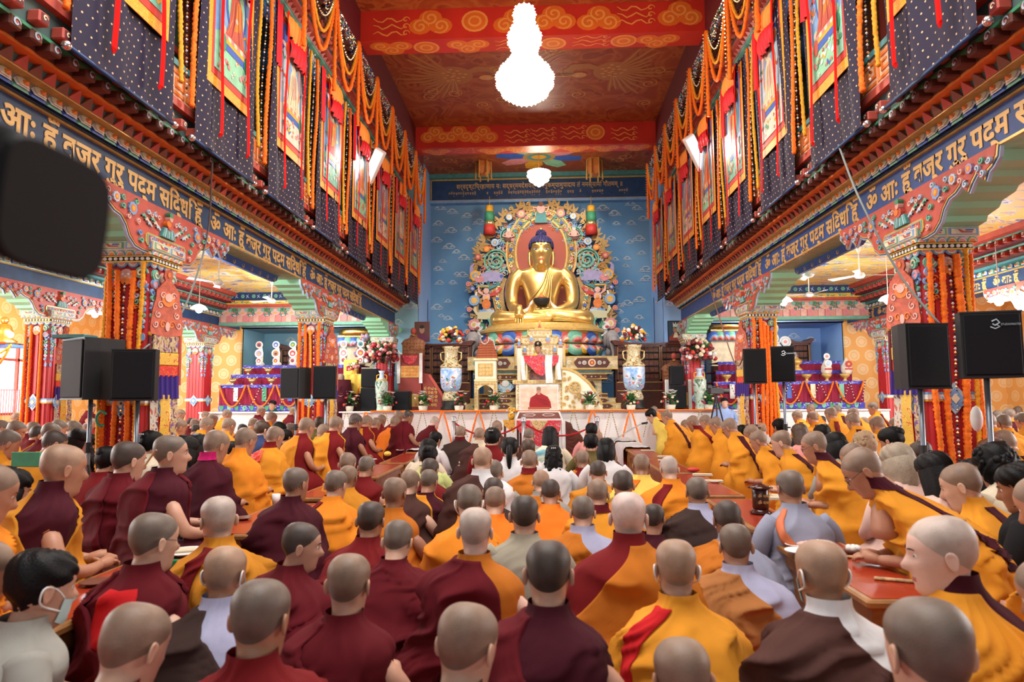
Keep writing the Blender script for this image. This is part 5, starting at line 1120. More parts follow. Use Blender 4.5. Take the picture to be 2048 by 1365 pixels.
# stepped green corbels
def corbel_proto(W=.5):
 root = empty('green_corbel'); mint = M('mint_corbel', (.30, .70, .42), .5, 0, .08, 2)
 prof = [(.30, 2.955), (.42, 2.97), (.44, 3.02), (.60, 3.05), (.64, 3.10), (.82, 3.13), (.86, 3.17), (1.04, 3.195), (1.08, 3.235), (1.26, 3.255), (1.30, 3.335)]
 R = []
 for s_, in (( -1,), (1,)):
  pass
 pts = [(-a, z) for a, z in prof[::-1]]+[(a, z) for a, z in prof]
 b = MB(); n = len(pts); v = [(-W/2, y, z) for y, z in pts]+[(W/2, y, z) for y, z in pts]
 b.add(v, [(i, i+1, n+i+1, n+i) for i in range(n-1)]+[tuple(range(n)), tuple(range(2*n-1, n-1, -1)), (0, n, 2*n-1, n-1)], mint)
 b.build('stepped_block', root); return root
cb = corbel_proto()
def board_proto():
 """scalloped red board with carved and painted reliefs; drawn facing -Y, centre at x = 0"""
 root = empty('carved_bracket_board'); d = Draw()
 top = 3.335
 right = [(1.42, top), (1.40, 3.25), (1.33, 3.19), (1.28, 3.17), (1.24, 3.10), (1.19, 3.15), (1.15, 3.20), (1.08, 3.14), (1.02, 3.07), (.97, 3.12), (.93, 3.17), (.84, 3.12), (.74, 3.10), (.66, 3.03), (.60, 2.93), (.50, 2.86), (.38, 2.845)]
 pts = [(-x, z) for x, z in right]+[(x, z) for x, z in right[::-1]]
 pts = [(-.0, 2.845)] and pts
 d.poly([(x*1.012, z-.018) for x, z in pts], 'pale', 0, -.03); d.poly([(x*1.006, z-.009) for x, z in pts], 'navy', .004, 0); d.poly([(x, z) for x, z in pts], 'goldpaint', .007, 0)
 d.poly([(x*.985, z+.012) for x, z in pts], 'brick', .012, 0); d.build('board', root)
 d = Draw((0, -.012, 0))
 # central plaque with flowers, figure on lotus above it
 d.poly([(-.34, 2.90), (.34, 2.90), (.37, 2.93), (.37, 3.0), (.34, 3.03), (-.34, 3.03), (-.37, 3.0), (-.37, 2.93)], 'goldpaint', .012, 0); d.rect(-.345, 2.915, .345, 3.015, 'jade', .016, 0); d.rect(-.325, 2.925, .325, 3.005, 'brick', .02, 0)
 for i in range(9): d.spiral(-.28+i*.07, 2.965+.012*math.sin(i*2), .03, 1.2, .014, ('pale', 'sky', 'blush')[i % 3], .026, 0, a0=i)
 d.ell(0, 2.965, .03, .03, 'orange', .03, 10, 0); d.build('flower_plaque', root)
 d = Draw((0, -.012, 0)); d.poly([(-.13, 3.04), (.13, 3.04), (.09, 3.14), (-.08, 3.15)], 'teal', .03, 0)
 for i in range(7): d.rib([(-.11+i*.037, 3.045), (-.07+i*.024, 3.145)], .02, ('jade', 'pale')[i % 2], .036, 0)
 d.ell(0, 3.18, .055, .05, 'brick', .045, 12, 0); d.ell(-.03, 3.19, .04, .035, 'orange', .05, 10, 0); d.ell(0, 3.25, .03, .034, 'blush', .055, 10, 0); d.ell(0, 3.29, .035, .03, 'green', .055, 10, 0)
 d.build('carved_figure', root)
 d = Draw((0, -.012, 0)); r = random.Random(2)
 for s_ in (-1, 1):
  for k in range(6): d.rib([(s_*(.13+.05*k), 3.10+.03*(k % 3)), (s_*(.17+.05*k), 3.13+.03*(k % 3)), (s_*(.2+.05*k), 3.11+.03*(k % 3))], .03, ('pale', 'ivory', 'jade')[k % 3], .02, 0)
  for k in range(4): d.spiral(s_*(.16+.06*k), 3.22+.02*(k % 2), .03, 1.2, .015, ('blush', 'pale')[k % 2], .02, 0, a0=k)
  for (x, z, r_) in ((.60, 3.20, .065), (.85, 3.24, .05), (1.08, 3.255, .045)):
   d.flower(s_*x, z, r_, 8, ('sky', 'lilac', 'pale')[int(x*10) % 3], 'amber', .02, 0, 'orange')
  for (x, z) in ((.47, 3.0), (.50, 3.10), (.66, 3.11), (.74, 3.18), (.75, 3.27), (.95, 3.19), (.97, 3.27), (1.02, 3.14), (1.18, 3.22), (1.24, 3.16), (1.24, 3.27), (1.33, 3.24), (.44, 2.92), (.55, 3.28)):
   d.spiral(s_*x, z, .032, 1.25, .015, ('sky', 'jade', 'blush', 'pale')[r.randint(0, 3)], .022, 0, a0=r.uniform(0, 6), sgn=s_)
 d.build('carved_flowers', root, kind='stuff'); return root
bb = board_proto(); n = 0
for sd in (-1, 1):
 for i, y in enumerate((6.5, 11.85, 17.2)):
  c = cb if n == 0 else copy_tree(cb); c.location = (SX(sd, .255), y+.215, 0); side = 'left' if sd < 0 else 'right'; wh = ('front', 'middle', 'stage-side')[i]
  tag(c, 'mint green stepped corbel above the %s %s pillar' % (side, wh), 'corbel', 'mint green corbels')
  c = bb if n == 0 else copy_tree(bb); c.location = (SX(sd, -.02), y+.215, 0); c.rotation_euler = (0, 0, PI/2 if sd < 0 else -PI/2)
  if i == 2: c.scale = (.38, 1, 1)
  tag(c, 'carved red bracket board with flowers over the %s %s pillar' % (side, wh), 'carving', 'carved red bracket boards'); n += 1
for sd, y in ((-1, 11.6), (-1, 17.0), (1, 17.0), (1, 11.6)):
 side = 'left' if sd < 0 else 'right'; wh = 'rear' if y > 15 else 'forward'
 c = copy_tree(cb); c.location = (SX(sd, 5.03), y, 0); tag(c, 'mint green corbel on the %s %s outer aisle pillar' % (wh, side), 'corbel', 'mint green corbels')
 c = copy_tree(bb); c.location = (SX(sd, 4.78), y, 0); c.rotation_euler = (0, 0, PI/2 if sd < 0 else -PI/2); tag(c, 'carved board over the %s %s outer aisle pillar' % (wh, side), 'carving', 'carved red bracket boards')
# ---- garlands and pennants on the pillars
def pillar_garlands(sd, i, y, spec, scale=1.0):
 side = 'left' if sd < 0 else 'right'; wh = ('front', 'middle', 'stage-side')[i]; cx = SX(sd, .215)
 names = {}
 for k, (dx, kind, ztop, zbot, r) in enumerate(spec):
  path = [(cx+dx+.012*math.sin(z*3+k), y-.045-.01*math.sin(z*2.2+k), z) for z in np.linspace(ztop, zbot, 16)]
  if kind == 'b': o = beads(path, .017, ('white', 'beadgold', 'black')).build('bead_string')
  elif kind == 'g': o = beads(path, .015, ('beadgold',)).build('bead_string')
  else: o = marigold(path, r, 'marigold' if kind == 'o' else 'yellow').build('flower_garland')
  names[kind] = names.get(kind, 0)+1
  w_ = {'o': 'orange marigold garland', 'y': 'yellow marigold garland', 'b': 'white and gold bead string', 'g': 'gold bead string'}[kind]
  tag(o, '%s, %s strand from the left down the %s %s pillar' % (w_, ORD[k], side, wh), 'garland', 'garlands hung on the %s %s pillar' % (side, wh))
pillar_garlands(-1, 0, 6.5, [(-.21, 'y', 2.6, .5, .024), (-.17, 'o', 2.73, .4, .03), (-.075, 'o', 2.66, 1.75, .029), (-.06, 'o', 1.5, .4, .028), (.0, 'b', 2.6, .4, .02), (.075, 'o', 2.66, .4, .03), (.165, 'y', 2.75, .5, .024)])
pillar_garlands(-1, 1, 11.85, [(-.21, 'o', 2.73, .5, .034), (-.10, 'o', 2.7, .5, .03), (0, 'y', 2.6, .5, .022), (.07, 'b', 2.6, .5, .02), (.16, 'o', 2.73, .5, .034)])
pillar_garlands(1, 0, 6.5, [(-.17, 'o', 2.72, .5, .030), (-.06, 'o', 2.7, .5, .03), (.02, 'b', 2.65, .5, .02), (.10, 'o', 2.7, .4, .038), (.19, 'y', 2.75, .4, .024), (.225, 'o', 2.7, .5, .022)])
pillar_garlands(1, 1, 11.85, [(-.17, 'o', 2.72, .5, .03), (-.11, 'b', 2.7, .5, .02), (-.04, 'o', 2.72, .4, .034), (.02, 'o', 2.65, .4, .034), (.08, 'o', 2.6, .5, .034), (.14, 'o', 2.5, .5, .03), (.2, 'y', 2.72, .5, .028)])
for k, (dx, z1) in enumerate(((-.19, .6), (-.09, .6), (.1, .6))):
 tag(marigold([(SX(-1, 5.0)+dx, 11.34, z) for z in np.linspace(2.7, z1, 12)], .026).build('flower_garland'), 'orange marigold garland, %s strand down the far left outer pillar' % ORD[k], 'garland', 'garlands on the far left outer pillar')
def pennant_proto():
 """embossed plaque with a brocade pennant below, facing -Y"""
 root = empty('temple_pennant'); plq = M('embossed_copper_red', (.50, .10, .05), .4, .3, .3, 20, .3, 50)
 d = Draw(); half = [(.0, 2.70), (.05, 2.68), (.06, 2.62), (.04, 2.58), (.10, 2.52), (.15, 2.47), (.16, 2.38), (.20, 2.25), (.22, 2.08), (.21, 2.02), (.0, 1.99)]
 d.poly([(-x, z) for x, z in half[::-1]]+half[1:], plq, .03, 0)
 d.ell(0, 2.38, .085, .075, 'orange', .04, 12, 0); d.ell(0, 2.40, .05, .045, 'blush', .05, 10, 0)
 for s_ in (-1, 1):
  for k in range(4): d.spiral(s_*(.07+.028*k), 2.42-.1*k, .04, 1.3, .015, 'blush', .04, .02, a0=k)
  d.spiral(s_*.06, 2.12, .045, 1.3, .015, 'orange', .04, .02)
 d.ell(0, 2.10, .03, .05, 'blush', .045, 8, 0); d.ell(0, 2.64, .02, .03, 'orange', .04, 8, 0); d.build('embossed_plaque', root)
 br = ramp_mat('brocade_blue_gold', [(0, (.12, .03, .08)), (.42, (.50, .34, .12)), (.5, (.55, .45, .3)), (.57, (.35, .05, .04)), (.62, (.1, .1, .4))], (22, 22, 14), .5, dist=.8)
 yb = ramp_mat('brocade_yellow', [(0, (.72, .42, .04)), (.55, (.80, .5, .06)), (.6, (.6, .06, .02)), (.64, (.8, .5, .06))], (14, 14, 14), .5, dist=.5)
 wb = ramp_mat('brocade_white', [(0, (.12, .04, .10)), (.4, (.62, .55, .44)), (.58, (.6, .5, .38)), (.64, (.5, .1, .05))], (20, 20, 12), .55, dist=1)
 b = MB(); b.bbox(-.17, .17, -.03, .03, 1.83, 2.01, .01, br); b.bbox(-.175, .175, -.035, .035, 1.70, 1.83, .01, yb); b.bbox(-.172, .172, -.03, .03, 1.58, 1.70, .01, CLOTHM['brocade']); b.build('brocade_cloth', root)
 b = MB(); b.smooth = True
 R = [[(x, -.035-.018*math.sin(x*95)-(.02 if z < 1.4 else 0), z) for x in np.linspace(-.19, .19, 40)] for z in (1.60, 1.56, 1.36)]; b.rings(R, M('violet_ruffle', (.05, .02, .22), .7), closed=False); b.build('ruffle', root)
 for k, (x, z0, mm, wd) in enumerate(((-.125, .78, wb, .10), (.13, .80, br, .09), (0, .74, yb, .12))):
  b = MB(); R = []
  for j in range(9):
   z = 1.40-(1.40-z0)*j/8; w2 = wd/2*(1+.12*j/8); R.append([(x+s_*w2, -.03-.012*k+.01*math.sin(j+k), z) for s_ in (-1, -.3, .3, 1)])
  R.append([(x-wd*.45, -.05, z0-.03), (x-wd*.2, -.05, z0-.1), (x+wd*.2, -.05, z0-.03), (x+wd*.5, -.05, z0-.1)])
  b.rings(R, mm, closed=False); b.build('tongue', root)
 b = MB(); b.tube([(-.2, 0, 2.0), (-.21, 0, 1.4)], .022, 8, 'maroon'); b.tube([(.2, 0, 2.0), (.21, 0, 1.5)], .022, 8, 'brick')
 for s_ in (-.2, .2): b.ball((s_, 0, 2.02), .028, 8, 5, 'amber')
 b.build('tassel', root)
 b = MB(); b.rings([[(x, -.01+.012*math.sin(x*60+z*4), z) for x in np.linspace(-.10, .10, 10)] for z in (.85, .6, .3, .12)], ramp_mat('brocade_green', [(0, (.03, .16, .1)), (.5, (.3, .4, .25)), (.56, (.5, .45, .2)), (.62, (.05, .25, .15))], (16, 16, 9), .6), closed=False); b.build('tail_cloth', root)
 return root
pn = pennant_proto(); n = 0
for sd, i, y in ((-1, 0, 6.5), (-1, 1, 11.85), (1, 0, 6.5), (1, 1, 11.85)):
 c = pn if n == 0 else copy_tree(pn); n += 1; side = 'left' if sd < 0 else 'right'
 c.location = (SX(sd, -.10), y+.16, 0); c.rotation_euler = (0, 0, (PI/2-.5) if sd < 0 else (-PI/2+.5)); c.scale = (.8, .8, 1)
 tag(c, 'red embossed plaque with hanging brocade tongues on the %s %s pillar' % (side, ('front', 'middle')[i]), 'pennant', 'brocade pennants on the nave pillars')
c = copy_tree(pn); c.location = (SX(-1, 4.72), 11.7, 0); c.rotation_euler = (0, 0, PI/2-.5); c.scale = (.8, .8, 1); tag(c, 'faded floral brocade pennant on the outer pillar at far left', 'pennant', 'brocade pennants on the nave pillars')

# ================================================================== scroll banners, garlands, lamps
m_navycloth = dots_mat('navy_dotted_brocade', (.011, .007, .034), (.75, .5, .28), (.085, .078), .0085, (0, 2), .75)
def banner(k, sd, y0, y1):
 root = empty('painted_scroll_banner'); W = y1-y0; r = random.Random(k*7+(sd > 0)*50+3)
 side = 'left' if sd < 0 else 'right'
 tag(root, 'painted scroll banner on navy dotted brocade, %s from the viewer on the %s balcony' % (ORD[k], side), 'banner', 'painted scroll banners on the %s balcony' % side)
 # local: x along the width, z up, facing -Y, origin at the bottom centre
 root.location = (SX(sd, -.55), (y0+y1)/2, 3.93); root.rotation_euler = (0, 0, PI/2 if sd < 0 else -PI/2)
 b = MB(); b.smooth = True; b.rings([[(x, .02*math.sin(x*7+k)+.012*math.sin(x*19+z*2)-.006*z, z) for x in np.linspace(-W/2, W/2, 26)] for z in np.linspace(0, 2.62, 14)], m_navycloth, closed=False); b.build('backing_cloth', root)
 b = MB(); b.smooth = True; b.tube([(-W/2-.05, 0, 0), (W/2+.05, 0, 0)], .018, 8, 'navy')
 b.build('dowel', root)
 for s_ in (-1, 1): b = MB(); b.smooth = True; b.ball((s_*(W/2+.075), 0, 0), .036, 12, 8, 'silver'); b.tube([(s_*(W/2+.02), 0, 0), (s_*(W/2+.07), 0, 0)], [.014, .022], 8, 'silver'); b.build('dowel_knob', root)
 wi = W*.40
 d = Draw((0, -.03, 0)); yl = ramp_mat('yellow_silk_border', [(0, (.85, .36, .03)), (.5, (.92, .46, .05)), (.58, (.8, .28, .02))], (30, 30, 30), .5)
 d.rect(-wi, .70, wi, 2.55, yl, .0, -.008); d.build('silk_border', root)
 d = Draw((0, -.034, 0)); d.rect(-wi*.86, .82, wi*.86, 2.5, 'red', .0, -.005); d.build('inner_border', root)
 # the painting: halo, seated figure on a throne, clouds, hills, attendants
 d = Draw((0, -.038, 0)); a, z0, z1 = wi*.78, .90, 2.42; H_ = z1-z0
 d.rect(-a, z0, a, z1, 'sky' if k % 2 else 'pale', 0, -.004)
 d.poly([(-a, z0), (a, z0), (a, z0+.5), (a*.3, z0+.42), (-a*.4, z0+.52), (-a, z0+.4)], ('jade', 'mint', 'ivory')[k % 3], .001)
 d.poly([(-a, z1-.4), (-a*.3, z1-.15), (0, z1-.3), (a*.5, z1-.1), (a, z1-.35), (a, z1), (-a, z1)], 'blue', .001)
 for i in range(7): d.ell(r.uniform(-a*.85, a*.85), r.uniform(z1-.4, z1-.06), .07, .035, 'white', .002, 9); 
 for i in range(26):
  x, z = r.uniform(-a*.88, a*.88), r.uniform(z0+.05, z1-.1); c = r.choice(('white', 'orange', 'brick', 'mint', 'pale', 'blue', 'amber', 'green', 'cream'))
  d.rib([(x-.07, z), (x-.02, z+.04), (x+.03, z-.02), (x+.08, z+.03)], .04, c, .003)
 cx = r.uniform(-.05, .05)
 d.rect(cx-.24, z0+.30, cx+.24, z0+.42, 'blue', .004); d.rect(cx-.22, z0+.38, cx+.22, z0+.46, 'amber', .005)
 for i in range(7): d.ell(cx-.21+i*.07, z0+.46, .04, .04, ('pink', 'cream')[i % 2], .006, 8)
 d.ell(cx, z0+.88, .24, .36, ('green', 'blue', 'orange')[k % 3], .004, 20); d.ell(cx, z0+.88, .20, .32, ('orange', 'mint', 'sky')[k % 3], .005, 20)
 d.ell(cx, z0+1.13, .13, .14, ('sky', 'mint', 'pale')[k % 3], .006, 16); d.ell(cx, z0+1.13, .11, .12, ('cream', 'jade', 'blue')[(k+1) % 3], .007, 16)
 rb = ('orange', 'brick', 'cream', 'red')[k % 4]
 d.poly([(cx-.24, z0+.48), (cx+.24, z0+.48), (cx+.17, z0+.62), (cx+.13, z0+.92), (cx+.07, z0+1.02), (cx-.07, z0+1.02), (cx-.13, z0+.92), (cx-.17, z0+.62)], rb, .008)
 d.poly([(cx-.05, z0+.6), (cx+.09, z0+.66), (cx+.1, z0+.95), (cx+.02, z0+1.0)], ('amber', 'orange', 'blush')[k % 3], .009)
 for q in range(5): d.rib([(cx-.2+.09*q, z0+.50), (cx-.1+.05*q, z0+.7), (cx-.06+.03*q, z0+.95)], .012, 'maroon' if q % 2 else 'goldpaint', .010)
 d.ell(cx, z0+1.10, .05, .065, ('blush', 'ivory', 'white')[k % 3], .010, 12); d.ell(cx, z0+1.16, .052, .035, 'dark' if k % 3 else 'brick', .011, 10); d.ell(cx, z0+.74, .035, .03, 'blush', .011, 8)
 for s_ in (-1, 1):
  x = cx+s_*a*.68; d.ell(x, z0+.36, .06, .10, ('brick', 'green', 'amber')[r.randint(0, 2)], .006, 10); d.ell(x, z0+.50, .03, .036, 'blush', .008, 8); d.ell(x, z0+.5, .05, .055, 'mint', .005, 10)
  d.ell(cx+s_*a*.6, z1-.28, .07, .08, 'orange', .006, 10); d.ell(cx+s_*a*.6, z1-.22, .028, .032, 'blush', .008, 8)
  for i in range(4): d.ell(cx+s_*(a*.35+.06*i), z0+.14+.04*(i % 2), .035, .03, r.choice(('white', 'amber', 'green', 'pink')), .005, 8)
 for i in range(10): d.flower(r.uniform(-a*.9, a*.9), r.uniform(z0+.03, z0+.3), .025, 5, r.choice(('pink', 'white', 'brick')), 'amber', .006)
 d.build('scroll_painting', root)
 # two long red streamers, gathered veil at the top
 for s_ in (-1, 1):
  x0 = s_*wi*.62; zt = 2.6; zb = .14+.06*r.random()-(.0 if s_ > 0 else .0); b = MB(); b.smooth = False
  R = [[(x0+q*.033+.01*math.sin(z*2.1+k+s_), -.075-.012*math.sin(z*2.7+k), z), ] for q, z in ()]
  R = [[(x0+q*.034+.012*math.sin(z*2.1+k+s_), -.085-.014*math.sin(z*2.7+k)-(.004 if q == 0 else 0), z) for q in (-1, 0, 1)] for z in np.linspace(zt, zb+.05, 12)]+[[(x0-.03, -.08, zb+.03), (x0, -.08, zb), (x0+.03, -.08, zb+.03)]]
  b.rings(R, M('red_ribbon', (.68, .008, .006), .85, spec=.1), closed=False); b.build('ribbon', root)
 b = MB(); b.smooth = True
 n = 44
 for (za, zb, w0, w1, mm, dep) in ((2.58, 2.22, .34, .26, M('orange_veil', (.92, .30, .04), .6), .05), (2.30, 1.95, .22, .27, M('red_veil', (.62, .01, .02), .6), .07)):
  R = []
  for j, z in enumerate(np.linspace(za, zb, 9)):
   t = j/8; wd = w0+(w1-w0)*t+.03*math.sin(t*PI)
   R.append([(wd*u*1.0+.05*(mm.name == 'red_veil'), -.06-dep*(1-u*u)*(1 if j else .3)-.022*math.sin(u*22+t*3+k)-(.03*math.sin(t*PI)), z+.02*math.sin(u*9+k)*(t > .9)+ .08*t*abs(u)) for u in np.linspace(-1, 1, n)])
  b.rings(R, mm, closed=False)
 b.build('gathered_veil', root)
 # folded crimson side edges of the veil
 b = MB(); b.smooth = True
 b.rings([[(-W*.46+q, -.05-.02*math.sin(q*60), z) for q in np.linspace(0, .16, 8)] for z in np.linspace(2.6, 1.75, 8)], M('red_veil', (.62, .01, .02), .6), closed=False)
 b.build('veil_edge', root)
for sd in (-1, 1):
 for k in range(8):
  y0 = (4.56 if sd < 0 else 4.62)+1.73*k*(1.0 if sd < 0 else 1.0); banner(k, sd, y0, y0+1.27)
# garland trios between the banners
for sd in (-1, 1):
 side = 'left' if sd < 0 else 'right'
 for k in range(9):
  y0 = (4.56 if sd < 0 else 4.62)+1.73*k-.40
  for q, kind in enumerate(('y', 'b', 'o') if sd < 0 else ('y', 'b', 'o')):
   y = y0+.05+q*.13; x = SX(sd, -.56); zb = 4.32-.06*q+.04*(k % 3)
   zt = 6.55 if k else 6.0
   p = [(x+.02*math.sin(z*2+q), y+.012*math.sin(z*3+k), z) for z in np.linspace(zt, zb, 16)]
   if kind == 'b': o = beads(p, .016, ('white', 'black', 'beadgold')).build('bead_string'); w_ = 'black and pearl bead string'
   else: o = marigold(p, .028 if kind == 'o' else .024, 'marigold' if kind == 'o' else 'yellow', 5, .024).build('flower_garland'); w_ = 'orange garland' if kind == 'o' else 'yellow garland'
   where = 'just before the %s banner from the viewer' % ORD[k] if k < 8 else 'after the last banner'
   tag(o, '%s, %s balcony, %s' % (w_, side, where), 'garland', 'strings between the banners, %s balcony' % side)
 # extra bunch at the end by the stage
 for q in range(5):
  y = 17.98+q*.05; o = marigold([(SX(sd, -.5+.08*q), y, z) for z in np.linspace(6.5, 4.15+.03*q, 14)], .03, 'marigold' if q % 2 else 'yellow', 5, .03).build('flower_garland')
  tag(o, 'long garland, %s strand of the bunch ending the %s balcony' % (ORD[q], side), 'garland', 'end bunch of garlands, %s balcony' % side)
 # festoons along the ceiling edge, tasselled fringe behind them
 ys = [17.95-1.33*i for i in range(10)]
 x = SX(sd, -.74)
 for i, y in enumerate(ys):
  lb = '%s from the stage on the %s ceiling edge' % (ORD[i], side)
  o = marigold([(x, y, z) for z in np.linspace(7.75, 6.2, 14)], .036, 'marigold', 6, .03).build('flower_garland'); tag(o, 'straight orange garland, '+lb, 'garland', 'straight orange garlands, %s ceiling edge' % side)
  if sd > 0: tag(beads([(x-.04, y+.05, z) for z in np.linspace(7.7, 6.25, 12)], .02, ('beadgold',), .05).build('bead_string'), 'gold bead string, '+lb, 'garland', 'gold bead strings, right ceiling edge')
  if i < 9:
   for kind, drop, r in (('o', 1.18, .034), ('y', .88, .026), ('b', .62, .018)):
    p = sag((x, y-.05, 7.72), (x, y-1.28, 7.72), drop, 26)
    if kind == 'b': o = beads(p, .018, ('white', 'beadgold')).build('bead_string'); w_ = 'pearl and gold bead festoon'
    else: o = marigold(p, r, 'marigold' if kind == 'o' else 'yellow', 6, .035).build('flower_garland'); w_ = 'orange outer festoon' if kind == 'o' else 'yellow middle festoon'
    tag(o, w_+', '+lb, 'garland', '%ss, %s ceiling edge' % (w_, side))
 fr = MB(); r = random.Random(5+sd); cols = ('white', 'brick', 'green', 'blue', 'beadgold', 'black', 'pale')
 yy = Y0+3
 while yy < 18:
  ln = r.uniform(.18, .55)*(.6+.4*abs(math.cos((yy-ys[0])*PI/1.33)))
  for q in range(int(ln/.05)): fr.octa((SX(sd, -.70)+r.uniform(-.01, .01), yy, 7.72-q*.05), .016, r.choice(cols))
  yy += .035
 o = fr.build('bead_fringe'); tag(o, 'multicoloured bead fringe under the %s ceiling edge' % side, 'fringe', None, 'stuff')
# ---- chandeliers
m_crys = M('lit_crystal', (1.0, .90, .76), .15, emit=6.0)
def chandelier(x, y, ztop, tiers, lb, zc, power):
 root = empty('crystal_chandelier', (x, y, 0), 0, lb, 'chandelier')
 b = MB(); b.tube([(0, 0, zc), (0, 0, ztop)], .012, 6, 'beadgold'); b.lathe([(.02, zc-.05), (.07, zc-.03), (.07, zc-.01), (.02, zc)], 12, 'beadgold'); b.build('chain', root)
 for k, prof in enumerate(tiers):
  b = MB(); b.lathe(prof, 28, m_crys); o = b.build('crystal_tier', root)
  c = MB()
  for (r0, z0), (r1, z1) in zip(prof[:-1], prof[1:]):
   n = max(8, int(r0*2*PI/.07))
   for j in range(n): a = 2*PI*j/n; c.octa((r0*math.cos(a)*1.02, r0*math.sin(a)*1.02, z0), .02, m_crys)
  c.build('crystal_drops', root, kind='stuff')
 return root
cz = onY(1050, 205, 9.5)
def tz(v): return float(onY(1050, v, 9.5)[2])
chandelier(float(cz[0]), 9.5, tz(14), [[(.02, tz(205)), (.2, tz(200)), (.33, tz(188)), (.41, tz(170)), (.42, tz(155)), (.36, tz(140)), (.26, tz(125)), (.19, tz(112)), (.18, tz(108))], [(.18, tz(108)), (.2, tz(98)), (.24, tz(86)), (.245, tz(72)), (.2, tz(58)), (.15, tz(52))], [(.15, tz(52)), (.155, tz(45)), (.165, tz(30)), (.14, tz(18)), (.1, tz(15))]], 'large brightly lit crystal chandelier in three tiers hanging in the nave', 8.5, 0)
light('chandelier_glow', 'POINT', (float(cz[0]), 9.5, tz(150)-.75), 220, (1, .88, .7), .35)
s2 = onY(1078, 355, 18.2); zt2 = lambda v: float(onY(1078, v, 18.2)[2])
chandelier(float(s2[0]), 18.2, zt2(342), [[(.02, zt2(373)), (.12, zt2(369)), (.26, zt2(361)), (.32, zt2(352)), (.31, zt2(345)), (.2, zt2(341))]], 'small round lit crystal chandelier under the wheel medallion', 8.5, 0)
light('small_chandelier_glow', 'POINT', (float(s2[0]), 18.2, zt2(373)-.2), 60, (1, .88, .7), .2)
# ---- hanging gilt lanterns in the rear bay
for nm, u in (('left', 967), ('right', 1189)):
 q = onY(u, 335, 19.6); root = empty('gilt_lantern', (float(q[0]), 19.6, float(q[2])), 0, 'gilt openwork lantern hanging %s of the wheel medallion' % nm, 'lantern', 'gilt lanterns'); root.scale = (1.5, 1.5, 1.25)
 b = MB(); b.lathe([(.0, .34), (.03, .33), (.16, .2), (.17, .17), (.02, .2)], 6, 'goldpaint'); b.build('lantern_roof', root)
 b = MB(); b.lathe([(.12, .18), (.14, .0), (.12, -.16), (.08, -.2), (.0, -.2)], 6, M('lantern_amber', (.55, .2, .05), .4)); b.build('lantern_body', root)
 for j in range(6): a = 2*PI*j/6; b = MB(); b.tube([(.15*math.cos(a), .15*math.sin(a), .2), (.16*math.cos(a), .16*math.sin(a), -.3)], [.012, .018], 5, 'goldpaint'); b.build('pendant', root)
 b = MB(); b.tube([(0, 0, .33), (0, 0, (8.5-float(q[2]))/1.25)], .008, 5, 'goldpaint'); b.build('chain', root)
# ---- cylindrical victory banners at the niche wall
for nm, u in (('left', 979), ('right', 1182)):
 q = onY(u, 412, 20.4); z2 = float(onY(u, 470, 20.4)[2]); zt = float(q[2]); root = empty('victory_banner', (float(q[0]), 20.4, 0), 0, 'green and red cylindrical cloth banner hanging on the %s of the aureole' % nm, 'banner', 'cylindrical cloth banners')
 L = zt-z2
 for k, (a0, a1, r_, mm) in enumerate(((0, .22, .12, 'amber'), (.22, .55, .15, 'green'), (.55, .68, .16, 'beadgold'), (.68, 1.0, .18, 'red'))):
  b = MB(); b.smooth = True; R = [[(r_*(.93+.07*t)*(1+.05*math.cos(j*PI))*math.cos(2*PI*j/24), r_*(.93+.07*t)*(1+.05*math.cos(j*PI))*math.sin(2*PI*j/24), zt-L*(a0+(a1-a0)*t)) for j in range(24)] for t in (0, .5, 1)]; b.rings(R, mm); b.build('cloth_ring', root)
 b = MB(); b.tube([(0, 0, zt), (0, 0, zt+.3)], .01, 5, 'goldpaint'); b.build('cord', root)
# ---- flood lights on the balconies
for nm, (u, v, X, tl) in dict(left=(748, 332, -3.35, .9), right=(1392, 306, 2.95, -1)).items():
 q = onX(u, v, X); root = empty('flood_light', tuple(map(float, q)), 0, 'white box flood light clamped to the %s balcony' % nm, 'lamp', 'white flood lights')
 s_ = -1 if nm == 'left' else 1; T = Matrix.Rotation(s_*-.62, 4, 'Y')@Matrix.Rotation(.5, 4, 'X')
 b = MB(); b.bbox(-.11, .11, -.06, .06, -.36, .36, .015, M('lamp_white', (.9, .9, .9), .4), T); b.build('lamp_housing', root)
 b = MB(); b.box(-.09, .09, -.068, -.06, -.33, .33, M('lamp_face', (1, 1, 1), .3, emit=1.6), T); b.build('lamp_face', root)
 b = MB(); b.tube([(0, 0, 0), (s_*.2, .1, .05), (s_*.35, .1, .1)], .015, 5, 'silver'); b.build('arm', root)
 light('flood', 'SPOT', (float(q[0])-s_*.2, float(q[1])-.3, float(q[2])), 110, (1, .97, .92), .1, None, (-.2, 5, 5), 2.2)
